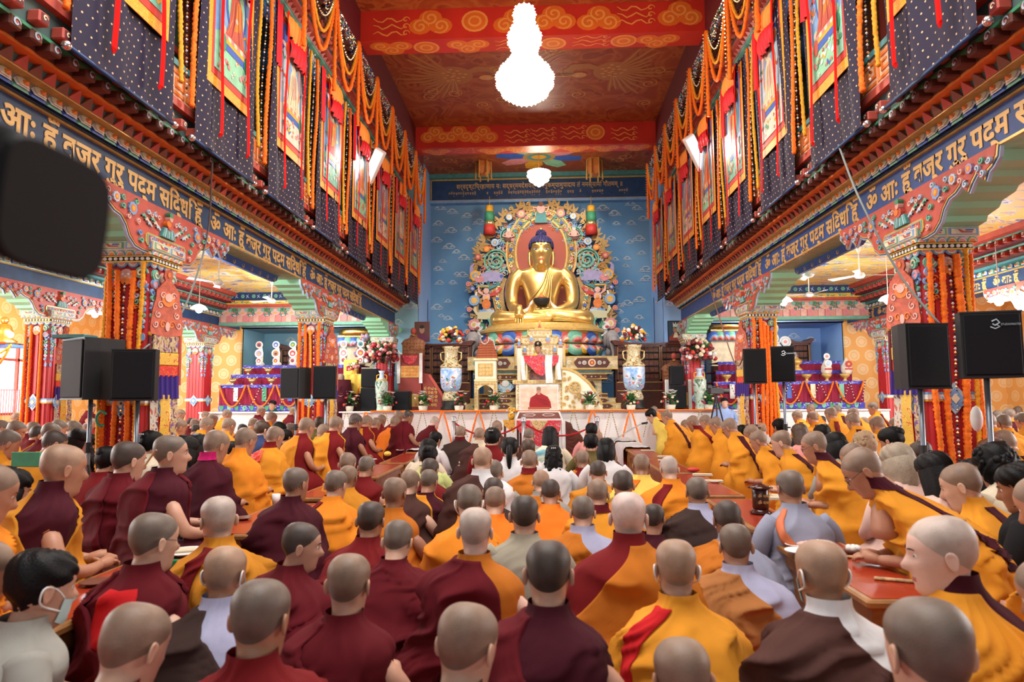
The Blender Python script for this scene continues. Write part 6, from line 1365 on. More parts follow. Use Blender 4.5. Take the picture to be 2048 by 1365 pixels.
# ---- dome lamps over the aisles
for k, (u, v, d_) in enumerate(((341, 523, 8.5), (398, 618, 13.5), (72, 630, 13.5), (190, 628, 14.5), (1567, 603, 13.0), (1776, 600, 13.2), (1998, 602, 12.0), (605, 642, 15.5))):
 q = onY(u, v, d_); root = empty('dome_lamp', tuple(map(float, q)), 0, 'glowing white dome lamp, %s' % ('high beside the left front pillar', 'above the left altar corner', 'at the far left edge', 'behind the left front pillar', 'left of the right altar header', 'right end of the right altar header', 'above the right-most speaker', 'small, beside the left middle pillar')[k], 'lamp', 'dome lamps')
 R_ = .17 if k != 7 else .1
 b = MB(); b.smooth = True; b.lathe([(.03, .10), (.06, .09), (R_*.7, .06), (R_, .0), (R_*.96, -.005)], 20, M('dome_shade', (.95, .97, 1), .4, emit=1.2)); b.build('shade', root)
 b = MB(); b.smooth = True; b.ball((0, 0, -.02), .07, 10, 6, M('dome_bulb', (.95, .98, 1), .4, emit=14)); b.build('bulb', root)
 b = MB(); b.tube([(0, 0, .1), (0, 0, 4.2-float(q[2]))], .008, 5, 'white'); b.build('cord', root)
 light('dome_light', 'POINT', (float(q[0]), float(q[1]), float(q[2])-.16), 120, (.95, .98, 1), .1)
# ---- ceiling fans
for k, (u, v, d_, vt) in enumerate(((437, 566, 12.5, 535), (543, 602, 15.5, 565), (1617, 549, 12.2, 500), (1719, 551, 12.8, 505), (1618, 590, 15.5, 545))):
 q = onY(u, v, d_); z = float(q[2]); root = empty('ceiling_fan', (float(q[0]), d_, z), k*.7, 'white ceiling fan, %s' % ('over the left altar', 'near the left middle corbel', 'left one over the right aisle', 'right one over the right aisle', 'deep in the right aisle')[k], 'fan', 'ceiling fans')
 b = MB(); b.tube([(0, 0, .05), (0, 0, 4.2-z)], .012, 6, 'white'); b.lathe([(.05, 4.2-z), (.06, 4.17-z), (.02, 4.08-z)], 10, 'white'); b.build('rod', root)
 b = MB(); b.smooth = True; b.lathe([(.0, -.06), (.07, -.05), (.10, -.01), (.08, .04), (.02, .07)], 16, 'white'); b.build('motor', root)
 for j in range(3):
  a = 2*PI*j/3; T = Matrix.Rotation(a, 4, 'Z')@Matrix.Rotation(.2, 4, 'X'); b = MB(); b.add([(.09, -.03, 0), (.62, -.07, 0), (.64, .06, 0), (.09, .03, 0), (.09, -.03, .008), (.62, -.07, .008), (.64, .06, .008), (.09, .03, .008)], [(0, 1, 2, 3), (7, 6, 5, 4), (0, 4, 5, 1), (1, 5, 6, 2), (2, 6, 7, 3), (3, 7, 4, 0)], 'white', T); b.build('blade', root)
# ---- loose cables hanging from the balconies
def cable(pts, r, lb, mat='dark'):
 b = MB(); b.smooth = True; t = np.linspace(0, 1, len(pts)); P_ = np.array(pts, float); b.tube([[float(spline(t, P_[:, k], a)) for k in range(3)] for a in np.linspace(0, 1, 24)], r, 5, mat); tag(b.build('cable'), lb, 'cable')
cable([onX(425, 325, -3.55), onY(415, 470, 7.5), onY(380, 590, 7.2), onY(345, 650, 6.9), onY(285, 700, 6.4)], .011, 'grey cable sagging from the left balcony to the speakers', M('cable_grey', (.2, .22, .2), .6))
cable([onX(1677, 290, 3.1), onY(1720, 400, 6.2), onY(1800, 550, 6.0), onY(1878, 648, 5.8)], .010, 'grey cable slanting from the right balcony to the black speaker', M('cable_grey', (.2, .22, .2), .6))
cable([onX(1418, 570, 3.2), onY(1440, 640, 10.8), onY(1472, 730, 10.2), onY(1492, 700, 9.9)], .010, 'thin cable drooping behind the right speaker pair', M('cable_brown', (.2, .1, .06), .6))

# ================================================================== the great gilded statue
def smooth_body(parts, name, parent, mat, vox=.03, it=6):
 """fuse rough limbs into one continuous figure"""
 b = MB()
 for p in parts: p(b)
 me = b.mesh(name); o = bpy.data.objects.new(name, me); COL.link(o)
 m = o.modifiers.new('r', 'REMESH'); m.mode = 'VOXEL'; m.voxel_size = vox; m.use_smooth_shade = True
 s_ = o.modifiers.new('s', 'SMOOTH'); s_.iterations = it; s_.factor = .5
 dg = bpy.context.evaluated_depsgraph_get(); n = bpy.data.meshes.new_from_object(o.evaluated_get(dg)); bpy.data.objects.remove(o)
 n.name = name; n.materials.clear(); n.materials.append(mat); n.polygons.foreach_set('use_smooth', [True]*len(n.polygons))
 r = bpy.data.objects.new(name, n); COL.link(r); r.parent = parent; return r
m_gold = M('burnished_gold', (1.0, .66, .20), .33, .82, .12, 3, .04, 30)
BX, BY, BZ = -.04, 19.5, 3.40
bud = empty('gilded_statue', (BX, BY, BZ), PI, 'huge gilded seated statue with dark blue hair, right hand reaching down, above the throne', 'statue')
S = 4.15
def bhead(th, s, off=0.0):
 x, y, z = head_surf(th, s, off, .7); return x*S, y*S, z*S
# local frame: the statue faces +Y (turned to the viewer by the parent)
HC = np.array([0, .10, 2.24])
def b_head(b):
 th, s = np.meshgrid(np.linspace(0, 2*PI, 65)[:-1], np.linspace(.16, 1, 60)); x, y, z = bhead(th, s); b.rings([list(map(tuple, r)) for r in np.stack([x+HC[0], y*.95+HC[1], z+HC[2]], -1)])
def b_torso(b):
 prof = [(-.05, .78, .42, .0), (.15, .72, .44, .0), (.35, .50, .36, .0), (.6, .445, .33, .0), (.85, .47, .34, .0), (1.1, .54, .36, .0), (1.35, .63, .36, .0), (1.52, .70, .33, .0), (1.66, .70, .29, .0), (1.74, .56, .24, .01), (1.80, .36, .21, .02), (1.86, .25, .20, .03), (1.95, .235, .20, .05), (2.12, .235, .20, .07)]
 b.rings([[(a*spow(math.cos(t), .85), y+d*spow(math.sin(t), .9), z) for t in np.linspace(0, 2*PI, 41)[:-1]] for z, a, d, y in prof])
def L3(b, pts, rad): limb(b, pts, rad, 20, None)
def b_arms(b):
 # the statue's right arm (viewer's left) hangs to the knee; local +x is its left-hand side of the picture after turning
 L3(b, [(.56, .0, 1.66), (.80, .0, 1.40), (.88, .05, .98), (.84, .22, .62), (.72, .66, .50), (.64, 1.06, .44)], [.20, .215, .19, .165, .125, .10])
 L3(b, [(-.56, .0, 1.66), (-.80, .0, 1.40), (-.90, .08, .98), (-.84, .24, .62), (-.52, .56, .44), (-.20, .66, .42)], [.20, .22, .20, .18, .14, .11])
def b_legs(b):
 L3(b, [(.35, .0, .12), (.80, .35, .12), (1.18, .62, .16), (1.20, .86, .17), (.80, 1.02, .15), (.30, 1.05, .14), (-.25, 1.0, .17)], [.36, .34, .27, .24, .22, .19, .13])
 L3(b, [(-.35, .0, .12), (-.80, .35, .12), (-1.18, .62, .16), (-1.20, .86, .17), (-.80, .98, .20), (-.30, .95, .27), (.25, .88, .31)], [.36, .34, .27, .24, .22, .19, .13])
 b.rings([[(1.05*math.cos(t), .45+.55*math.sin(t), z) for t in np.linspace(0, 2*PI, 33)[:-1]] for z in (-.03, .12)])
smooth_body([b_head, b_torso, b_arms, b_legs], 'body', bud, m_gold, .032, 5)
b = MB(); hand(b, (.63, 1.16, .44), (-.02, .30, -.95), (0, 1, .3), 10, m_gold, 1, .12, 3.6); b.smooth = True; b.build('right_hand', bud)
b = MB(); b.smooth = True; hand(b, (-.22, .66, .46), (1, .12, .02), (0, 0, 1), 10, m_gold, -1, .10, 3.4); b.build('left_hand', bud)
# robe over the left shoulder: raised hem lines and folds
b = MB(); b.smooth = True
fold = lambda pts, r: b.tube([[float(spline(np.linspace(0, 1, len(pts)), np.array(pts)[:, k], a)) for k in range(3)] for a in np.linspace(0, 1, 18)], [r*(.5+.5*math.sin(PI*a)) for a in np.linspace(0, 1, 18)], 6, m_gold)
for i in range(5): fold([(-.20-.05*i, .16-.02*i, 1.80-.03*i), (-.14-.04*i, .33, 1.6-.05*i), (-.02-.06*i, .385, 1.25-.1*i), (.22-.10*i, .37, .92-.11*i), (.42-.12*i, .25, .72-.12*i)], .026 if i else .035)
for i in range(9): fold([(-.62-.03*i % .2, .18, 1.60-.12*i), (-.84, .22, 1.42-.11*i), (-.98, .08, 1.30-.11*i), (-1.0, -.05, 1.25-.11*i)], .016)
for i in range(6):
 for s_ in (-1, 1): fold([(s_*(1.38-.02*i), .55, .10+.05*i), (s_*(1.22), .98, .10+.055*i), (s_*.8, 1.2-.02*i, .08+.05*i), (s_*.3, 1.22-.03*i, .08+.04*i)], .014)
for i in range(3): b.rings([[(.262*math.cos(t)*(1+.0*i), .055+.225*math.sin(t), 1.85+.04*i+dz) for t in np.linspace(0, 2*PI, 33)[:-1]] for dz in (-.012, .0, .012)], m_gold)
b.build('robe_folds', bud, kind='stuff')
# hair cap with curls and crown bump
b = MB(); b.smooth = True; hm = M('ultramarine_hair', (.02, .015, .10), .6)
tc = np.linspace(0, 2*PI, 49)[:-1]; cols = []
for t in tc:
 z0 = .058 if math.sin(t) > 0 else .058-.10*abs(math.sin(t)); z0 = .058*min(1, max(-.4, 1.0)) if math.sin(t) > 0 else z0
 if abs(math.cos(t)) > .8: z0 = .030
 ss = np.linspace(.3, 1, 60); zz = head_surf(np.full(60, t), ss)[2]; s0 = float(np.interp(z0, zz, ss)); cols.append(np.stack(bhead(np.full(14, t), np.linspace(s0, .998, 14), .006), -1))
cols = np.array(cols).transpose(1, 0, 2); cols = cols*np.array([1, .95, 1])+HC; b.rings([list(map(tuple, r)) for r in cols], hm, cap0=False)
b.ball((0, .02, HC[2]+.545), .15, 16, 10, hm, (1, 1, 1.0)); b.build('hair', bud)
b = MB()
for ring in cols[:12]:
 for j in range(0, 48, 2): b.ball(tuple(ring[j]), .027, 6, 4, hm)
for k in range(40):
 a = k*2.4; h_ = (k/40); b.ball((.15*math.sqrt(1-h_*h_)*math.cos(a), .02+.15*math.sqrt(1-h_*h_)*math.sin(a), HC[2]+.545+.15*h_), .025, 6, 4, hm)
b.build('curls', bud, kind='stuff')
b = MB(); b.smooth = True; b.ball((0, .02, HC[2]+.72), .04, 10, 6, m_gold, (1, 1, 1.3)); b.build('crown_jewel', bud)
# painted face
def on_face(x, z, off=.004):
 s_ = np.linspace(.3, .9, 80); best = None
 for t in (math.acos(max(-1, min(1, x/.075))),):
  xx, yy, zz = head_surf(np.full(80, t), s_, off, .7); i = int(np.argmin(np.abs(zz-z))); best = (xx[i]*S, yy[i]*S*.95, zz[i]*S)
 return tuple(np.array(best)+HC)
fc = MB()
def fstroke(pts, w, mat, off=.005):
 q = [Vector(on_face(x, z, off)) for x, z in pts]; n = len(q); up = Vector((0, 0, 1)); v = []
 for i, p in enumerate(q): ww = w*S*math.sin(PI*(i+.6)/(n+.2)); v += [tuple(p+up*ww*.5), tuple(p-up*ww*.5)]
 fc.add(v, [(2*i, 2*i+1, 2*i+3, 2*i+2) for i in range(n-1)], mat)
for s_ in (-1, 1):
 fstroke([(s_*(.012+.006*i), .030+.007*math.sin(PI*i/7)) for i in range(8)], .0045, 'dark')
 fstroke([(s_*(.014+.005*i), .006+.003*math.sin(PI*i/7)) for i in range(8)], .010, 'white'); fstroke([(s_*(.012+.0055*i), .0085+.0035*math.sin(PI*i/7)) for i in range(8)], .003, 'dark', .007)
 fstroke([(s_*(.024+.003*i), .006) for i in range(5)], .007, 'navy', .007)
fstroke([(-.020+.005*i, -.066+.0015*math.cos(i*1.6)) for i in range(9)], .012, M('statue_lips', (.75, .12, .08), .4), .012); fstroke([(-.006+.004*i, .040) for i in range(4)], .010, 'brick')
fc.build('painted_face', bud)
for s_ in (-1, 1):
 e = MB(); e.smooth = True; e.tube([(s_*.325, .02, HC[2]+.07), (s_*.35, .0, HC[2]-.05), (s_*.355, .02, HC[2]-.2), (s_*.34, .05, HC[2]-.36), (s_*.31, .05, HC[2]-.42)], [.03, .055, .045, .04, .03], 8, m_gold); e.build('ear', bud)
b = MB(); b.smooth = True; b.lathe([(.0, .52), (.12, .53), (.20, .62), (.235, .72), (.22, .76), (.19, .74), (.0, .72)], 22, 'dark', (0, .78, 0)); b.build('alms_bowl', bud)
b = MB(); b.smooth = True; b.lathe([(.1, .75), (.12, .8), (.07, .84), (.03, .88), (.04, .91), (.0, .95)], 14, 'orange', (0, .78, 0)); b.build('bowl_offering', bud)
b = MB(); b.smooth = True
for q in (-1, 1): b.rings([[(q*(.25+.30*t)+.02*math.sin(t*9), .93+.06*math.sin(t*3), .66-.20*math.sin(t*PI*.6)+dz-.10*t) for t in np.linspace(0, 1, 12)] for dz in (-.05, .0, .05)], M('silk_scarf', (.85, .83, .75), .6), closed=False)
b.build('silk_scarf', bud)
# ---- lotus seat under the statue
lt = empty('lotus_throne_base', (BX, BY-.35, 0), 0, 'round lotus base with blue, green and pink petals under the gilded statue', 'pedestal')
b = MB(); b.smooth = False; b.lathe([(1.5, 3.16), (1.78, 3.18), (1.80, 3.24), (1.62, 3.34), (1.58, 3.40), (1.3, 3.43), (0, 3.43)], 48, 'goldpaint', sq=.72); b.build('gilded_rim', lt)
b = MB(); b.lathe([(1.45, 2.5), (1.62, 2.62), (1.50, 2.82), (1.60, 2.98), (1.70, 3.17)], 40, 'goldpaint', sq=.72); b.build('core', lt)
def big_petal(mats, w, h, up=1):
 mb = MB(); mb.smooth = True
 for k, (s_, mm) in enumerate(zip((1, .78, .55, .32), mats)):
  R = [[(w*.5*s_*u, -.10*math.sin(PI*(v*.8+.1))*(1-.6*u*u)-.018*k-.03, up*h*s_*v*(1-.45*abs(u)**2.5)+up*.05*h*k*.5) for u in np.linspace(-1, 1, 9)] for v in np.linspace(0, 1, 7)]
  mb.rings(R, mm, closed=False)
 return mb.mesh('petal')
pms = [big_petal(('blue', 'sky', 'pink', 'brick'), .62, .36), big_petal(('jade', 'mint', 'pink', 'brick'), .62, .36), big_petal(('brick', 'pink', 'cream', 'orange'), .40, .30)]
pmd = [big_petal(('blue', 'sky', 'pink', 'brick'), .62, .30, -1), big_petal(('jade', 'mint', 'blush', 'brick'), .62, .30, -1), big_petal(('amber', 'cream', 'pink', 'orange'), .40, .25, -1)]
for k in range(15):
 a = -PI/2+(k-7)*.20
 for z, ms in ((2.84, pms), (2.80, pmd)):
  o = bpy.data.objects.new('petal', ms[2 if k % 2 else (k//2) % 2]); COL.link(o); o.parent = lt; o.location = (1.60*math.cos(a), 1.60*.72*math.sin(a), z); o.rotation_euler = (0, 0, a+PI/2)
# ---- carved aureole behind the statue
au = empty('carved_aureole', (BX, 20.75, 0), 0, 'carved multicoloured aureole of flowers, scrolls and beasts around the gilded statue', 'carving')
def ring_pts(cx, cz, rx, rz, a0, a1, n): return [(cx+rx*math.cos(a0+(a1-a0)*i/n), cz+rz*math.sin(a0+(a1-a0)*i/n)) for i in range(n+1)]
d = Draw((0, -.25, 0)); d.ell(0, 5.85, .80, 1.12, M('halo_salmon', (.45, .10, .06), .6), 0, 28, -.1); d.ell(0, 4.6, 1.15, 1.25, M('halo_salmon', (.45, .10, .06), .6), 0, 28, -.1); d.build('halo_ground', au)
m_agold = M('antique_gold', (.42, .25, .07), .45, .25, .3, 14)
d = Draw((0, -.2, 0))
d.rib(ring_pts(0, 5.85, .93, 1.26, -.45, PI+.45, 40), .34, m_agold, .06, 0, False); d.rib(ring_pts(0, 5.85, .80, 1.13, -.45, PI+.45, 40), .05, 'goldpaint', .09, 0, False); d.rib(ring_pts(0, 5.85, 1.09, 1.42, -.45, PI+.45, 40), .05, 'goldpaint', .09, 0, False)
d.rib(ring_pts(0, 4.55, 1.36, 1.35, PI*.86, PI*1.2, 16), .34, m_agold, .06, 0, False); d.rib(ring_pts(0, 4.55, 1.36, 1.35, -PI*.2, PI*.14, 16), .34, m_agold, .06, 0, False)
d.build('gilded_ring', au)
d = Draw((0, -.24, 0)); r = random.Random(3)
for i, (x, z) in enumerate(ring_pts(0, 5.85, .95, 1.28, -.4, PI+.4, 16)+ring_pts(0, 4.55, 1.38, 1.35, PI*.86, PI*1.2, 6)+ring_pts(0, 4.55, 1.38, 1.35, -PI*.2, PI*.14, 6)):
 d.ell(x, z, .055, .055, ('teal', 'pink', 'blue')[i % 3], .10, 10, 0)
for i, (x, z) in enumerate(ring_pts(0, 5.85, .95, 1.28, -.45, PI+.45, 60)+ring_pts(0, 4.55, 1.38, 1.35, PI*.86, PI*1.2, 22)+ring_pts(0, 4.55, 1.38, 1.35, -PI*.2, PI*.14, 22)):
 d.spiral(x+r.uniform(-.04, .04), z+r.uniform(-.04, .04), .06, 1.2, .022, 'goldpaint' if i % 2 else 'beadgold', .07, 0, a0=i)
o = d.build('jewel', au); o.name = 'ring_jewels'; o['kind'] = 'stuff'
def rosette(x, z, r_, cols):
 d = Draw((x, -.22, z)); k = 14
 d.spiral(0, 0, r_*.62, 2.4, r_*.13, cols[0], .06, 0); d.rib(ring_pts(0, 0, r_*.72, r_*.72, 0, 2*PI, 24), r_*.10, cols[0], .07, 0, False)
 for i in range(k): a = 2*PI*i/k; d.spiral(r_*.92*math.cos(a), r_*.92*math.sin(a), r_*.19, 1.1, r_*.075, cols[1+i % 3], .06, 0, a0=a)
 for i in range(9): a = 2*PI*i/9; d.ell(r_*.42*math.cos(a), r_*.42*math.sin(a), r_*.09, r_*.09, cols[1+i % 3], .05, 8, 0)
 d.build('scroll_rosette', au)
for s_ in (-1, 1):
 rosette(s_*1.42, 5.62, .50, ('jade', 'pale', 'orange', 'pink')); rosette(s_*.55, 6.86, .32, ('jade', 'orange', 'sky', 'pink')); rosette(s_*1.02, 6.42, .36, ('jade', 'sky', 'orange', 'pale'))
 # attendant in the rosette
 d = Draw((s_*1.02, -.30, 6.38)); d.ell(0, -.02, .14, .12, 'brown', .03, 12, 0); d.ell(0, .08, .10, .12, 'blush', .04, 12, 0); d.ell(0, .23, .06, .07, 'ivory', .05, 10, 0); d.ell(0, .30, .05, .05, 'sky', .05, 8, 0)
 for q in (-1, 1): d.rib([(q*.1, .1), (q*.18, .02), (q*.06, -.02)], .05, 'blush', .06, 0)
 d.build('attendant', au)
 # makara, goat, lion, elephant tiers
 d = Draw((s_*1.75, -.24, 5.02)); d.rib([(s_*-.55, .05), (s_*-.3, .12), (0, .08), (s_*.25, .06), (s_*.42, .2), (s_*.44, .42), (s_*.36, .5)], [.22, .34, .32, .26, .16, .09, .04], 'lilac', .10, 0)
 d.ell(s_*.18, .02, .14, .11, 'pink', .13, 12, 0); d.ell(s_*.22, .08, .03, .03, 'white', .16, 8, 0)
 for q in range(4): d.spiral(s_*(-.3+.2*q), -.1, .07, 1.2, .03, ('sky', 'teal', 'pale')[q % 3], .12, 0, a0=q)
 d.rib([(s_*-.4, -.15), (s_*-.1, -.25), (s_*.2, -.15)], .12, 'teal', .08, 0); d.build('sea_beast', au)
 d = Draw((s_*1.72, -.24, 4.15)); d.ell(0, .32, .12, .14, 'blush', .10, 14, 0); d.ell(0, .52, .09, .09, 'blush', .12, 12, 0); d.ell(0, .1, .14, .16, 'orange', .10, 12, 0); d.ell(0, .30, .05, .05, 'amber', .13, 10, 0)
 d.rib([(s_*.1, .4), (s_*.22, .5), (s_*.25, .66)], .08, 'blush', .11, 0); d.rib([(-s_*.1, .4), (-s_*.3, .45), (-s_*.45, .62)], .16, 'red', .08, 0); d.rib([(0, .02), (s_*.1, -.15), (s_*.22, -.1)], .16, 'sky', .09, 0); d.rib([(0, .02), (-s_*.12, -.14), (-s_*.25, -.12)], .16, 'pale', .09, 0)
 d.rib([(s_*.3, .1), (s_*.36, .3), (s_*.3, .5)], .08, 'white', .08, 0); d.rect(s_*.1-.22, .62, s_*.1+.22, .72, 'teal', .1, 0); d.rect(s_*.1-.18, .65, s_*.1+.18, .69, 'amber', .12, 0); d.build('dancer', au)
 d = Draw((s_*1.72, -.24, 3.88)); d.rib([(-s_*.3, .0), (0, .03), (s_*.28, .02)], [.2, .26, .2], M('goat_cream', (.62, .58, .35), .6), .1, 0); d.rib([(s_*.28, .05), (s_*.36, .2), (s_*.34, .3)], .1, M('goat_cream', (.62, .58, .35)), .1, 0)
 for q in (-.25, -.1, .15, .28): d.rib([(s_*q, -.05), (s_*q, -.25)], .06, M('goat_cream', (.62, .58, .35)), .08, 0)
 d.build('goat', au)
 d = Draw((s_*1.78, -.30, 3.38)); d.ell(0, 0, .22, .17, 'white', .12, 14, 0); d.ell(s_*.16, .16, .13, .13, 'white', .16, 12, 0); d.ell(s_*.2, .12, .06, .04, 'red', .2, 8, 0)
 for q in range(6): d.spiral(s_*(.04+.05*math.cos(q)), .2+.06*math.sin(q*1.3), .05, 1.1, .025, 'green', .18, 0, a0=q)
 d.rib([(-s_*.15, .1), (-s_*.2, .3), (-s_*.1, .42)], .08, 'jade', .12, 0); d.build('snow_lion', au)
 # gilded vine with leaves and blossoms up each edge
 d = Draw((0, -.2, 0)); vine = [(s_*2.05, 3.15), (s_*2.12, 3.7), (s_*1.98, 4.3), (s_*2.15, 4.9), (s_*2.0, 5.5), (s_*1.95, 6.0), (s_*1.75, 6.35), (s_*1.5, 6.75), (s_*1.1, 7.1), (s_*.6, 7.32), (s_*.1, 7.35)]
 vs = [(float(spline(np.linspace(0, 1, 11), np.array(vine)[:, 0], a)), float(spline(np.linspace(0, 1, 11), np.array(vine)[:, 1], a))) for a in np.linspace(0, 1, 60)]
 d.rib(vs, .05, m_agold, .05, 0, False); d.build('gilded_vine', au)
 for q in range(0, 58, 2):
  x, z = vs[q]; f = 1 if (q//3) % 2 else -1; d = Draw((x, -.2, z)); an = math.atan2(vs[q+1][1]-z, vs[q+1][0]-x)+f*1.0
  for t, l in ((0, .28), (.8, .20), (-.8, .20), (2.6, .18)):
   c, sn_ = math.cos(an+t), math.sin(an+t); d.rib([(0, 0), (l*.5*c, l*.5*sn_), (l*c, l*sn_)], [.05, .085, .02], m_agold, .09, 0)
  d.spiral(-.10*math.cos(an), -.10*math.sin(an), .07, 1.2, .03, 'goldpaint', .07, 0, a0=an); d.build('leaf', au)
 for (x, z, r_, c, ml) in ((2.06, 5.15, .17, 'amber', 'sky'), (2.1, 4.38, .17, 'sky', 'amber'), (2.1, 3.62, .18, 'pink', 'cream'), (1.98, 5.75, .10, 'brick', 'pink'), (.62, 7.1, .13, 'pink', 'cream'), (1.45, 6.2, .12, 'pale', 'sky'), (2.15, 4.75, .08, 'blue', 'sky'), (2.0, 3.25, .10, 'sky', 'pale'), (1.0, 7.0, .10, 'pale', 'white'), (2.25, 4.1, .08, 'pink', 'brick'), (2.3, 3.4, .08, 'pink', 'brick'), (2.28, 4.9, .08, 'pink', 'brick'), (1.7, 6.0, .1, 'orange', 'amber')):
  d = Draw((s_*x, -.28, z)); d.flower(0, 0, r_, 12, c, 'goldpaint', .06, 0, ml); d.build('blossom', au)
 # filler scrolls
 r = random.Random(17); d = Draw((0, -.18, 0))
 for q in range(170):
  a = r.uniform(0, PI*.55); R_ = r.uniform(1.25, 1.95); x = R_*math.cos(a)*s_; z = 4.5+R_*1.32*math.sin(a)
  if abs(x) < .35: continue
  d.spiral(x, z, r.uniform(.06, .10), 1.2, .035, r.choice(('sky', 'jade', 'orange', 'pink', 'pale', 'goldpaint')), .05, 0, a0=q, sgn=r.choice((-1, 1)))
 for q in range(30): d.spiral(s_*r.uniform(1.45, 2.0), r.uniform(3.2, 4.9), .08, 1.2, .035, r.choice(('sky', 'goldpaint', 'orange', 'pale', 'pink')), .03, 0, a0=q)
 o = d.build('carved_scrolls', au, kind='stuff')
 # elephants flanking the lotus
 el = empty('carved_elephant', (BX+s_*1.98, 18.75, 2.55), 0, 'grey carved elephant head at the %s side of the lotus base' % ('left' if s_ < 0 else 'right'), 'carving', 'carved elephants'); gm = M('elephant_grey', (.30, .28, .28), .6, 0, .2, 8)
 b = MB(); b.smooth = True; b.ball((0, .15, .42), .26, 16, 10, gm, (.9, 1.1, 1.1)); b.tube([(0, -.05, .45), (s_*.02, -.18, .28), (s_*.03, -.2, .05), (s_*.0, -.2, -.12), (-s_*.08, -.24, -.16)], [.15, .12, .085, .06, .04], 10, gm); b.build('head', el)
 b = MB(); b.smooth = True; b.ball((s_*-.2, .1, .4), .17, 12, 8, gm, (.35, .9, 1.2)); b.build('ear', el)
 b = MB(); b.smooth = True; b.tube([(s_*.10, -.12, .2), (s_*.14, -.26, .1), (s_*.16, -.36, .14)], [.035, .025, .01], 8, 'ivory'); b.build('tusk', el)
 b = MB(); b.smooth = True
 for dx in (-.1, .1): b.tube([(dx, .2, .2), (dx, .18, -.05)], [.1, .085], 10, gm)
 b.build('foreleg', el)
d = Draw((0, -.28, 7.25)); d.ell(0, -.02, .13, .14, 'blush', .10, 14, 0); d.ell(0, .14, .08, .08, 'brown', .12, 12, 0); d.poly([(-.14, -.1), (.14, -.1), (.2, -.45), (-.2, -.45)], 'teal', .08, 0)
for q in (-1, 1): d.rib([(q*.1, 0), (q*.24, .04), (q*.2, -.12)], .06, 'blush', .12, 0)
d.build('garuda_figure', au)
# ---- stepped altar pedestal
pd = empty('stepped_altar', (BX, 18.15, 0), 0, 'wide stepped altar painted cream and gold with dark medallion panels below the statue', 'altar')
def altar_tier(z0, z1, hw, fy, mat, pan=True, name='tier'):
 b = MB(); b.bbox(-hw, hw, -fy, 1.6, z0, z1, .012, mat); b.build(name, pd)
 b = MB(); b.box(-hw-.01, hw+.01, -fy-.01, 1.6, z0, z0+.025, 'goldpaint'); b.box(-hw-.01, hw+.01, -fy-.01, 1.6, z1-.025, z1, 'goldpaint'); b.build('moulding', pd)
 if pan:
  zc = (z0+z1)/2; h = (z1-z0)*.36
  for cx in (-hw*.66, hw*.66) if hw < 3 else (0,):
   d = Draw((cx, -fy-.012, zc)); w_ = hw*.24
   d.poly([(-w_, 0), (-w_*.8, h), (w_*.8, h), (w_, 0), (w_*.8, -h), (-w_*.8, -h)], 'darkwood', .006, 0)
   for q, r_ in ((0, h*.8), (-w_*.42, h*.45), (w_*.42, h*.45), (-w_*.68, h*.3), (w_*.68, h*.3)):
    d.ell(q, 0, r_, r_, 'cream', .012, 14, 0); d.ell(q, 0, r_*.66, r_*.66, 'brick' if q == 0 else 'sky', .018, 12, 0); d.ell(q, 0, r_*.3, r_*.3, 'amber', .024, 10, 0)
   d.build('medallion_panel', pd)
  for i in range(int(hw/.13)):
   d_ = None
  d = Draw((0, -fy-.012, zc))
  for i in range(int(2*hw/.14)):
   x = -hw+.08+i*.14; d.spiral(x, 0, h*.5, 1.1, h*.3, ('goldpaint', 'jade', 'sky', 'cream')[i % 4], .004, 0, a0=i)
  d.build('scroll_frieze', pd, kind='stuff')
m_cr = M('altar_cream', (.72, .58, .32), .5, 0, .3, 10); m_alt = M('altar_teal', (.14, .3, .34), .5, 0, .3, 10)
altar_tier(2.10, 2.46, 2.02, .25, m_cr); altar_tier(1.98, 2.10, 1.86, .18, m_alt, False); altar_tier(1.84, 1.98, 1.74, .14, 'brown'); altar_tier(1.46, 1.84, 1.60, .05, m_cr, True, 'waist'); altar_tier(1.34, 1.46, 1.74, .14, 'brown'); altar_tier(1.20, 1.34, 1.95, .22, m_cr); altar_tier(1.035, 1.20, 2.08, .28, m_cr)
for s_ in (-1, 1):
 d = Draw((s_*1.0, -.1, 1.64)); d.ell(0, 0, .2, .15, 'pale', .04, 14, 0); d.ell(0, .1, .1, .09, 'white', .06, 12, 0)
 for q in range(6): d.spiral(.2*math.cos(q), .12*math.sin(q), .06, 1.2, .03, ('sky', 'jade', 'orange')[q % 3], .05, 0, a0=q)
 d.build('carved_lion', pd)

# ================================================================== on the stage
ZS = 1.035
m_ivg = M('gilded_ivory', (.82, .60, .24), .45, .15, .35, 14, col2=(.78, .68, .46)); m_wht = M('throne_white', (.82, .74, .56), .5)
def fret(d, x0, z0, x1, z1, mat, n=None, seed=0, step=.085, h=.012):
 """dense carved scrollwork filling a rectangle"""
 r = random.Random(seed); nx = max(1, int((x1-x0)/step)); nz = max(1, int((z1-z0)/step))
 for i in range(nx):
  for j in range(nz): d.spiral(x0+(i+.5)*(x1-x0)/nx, z0+(j+.5)*(z1-z0)/nz, step*.48, 1.15, step*.26, mat, h, 0, a0=r.uniform(0, 6), sgn=r.choice((-1, 1)), n=9)
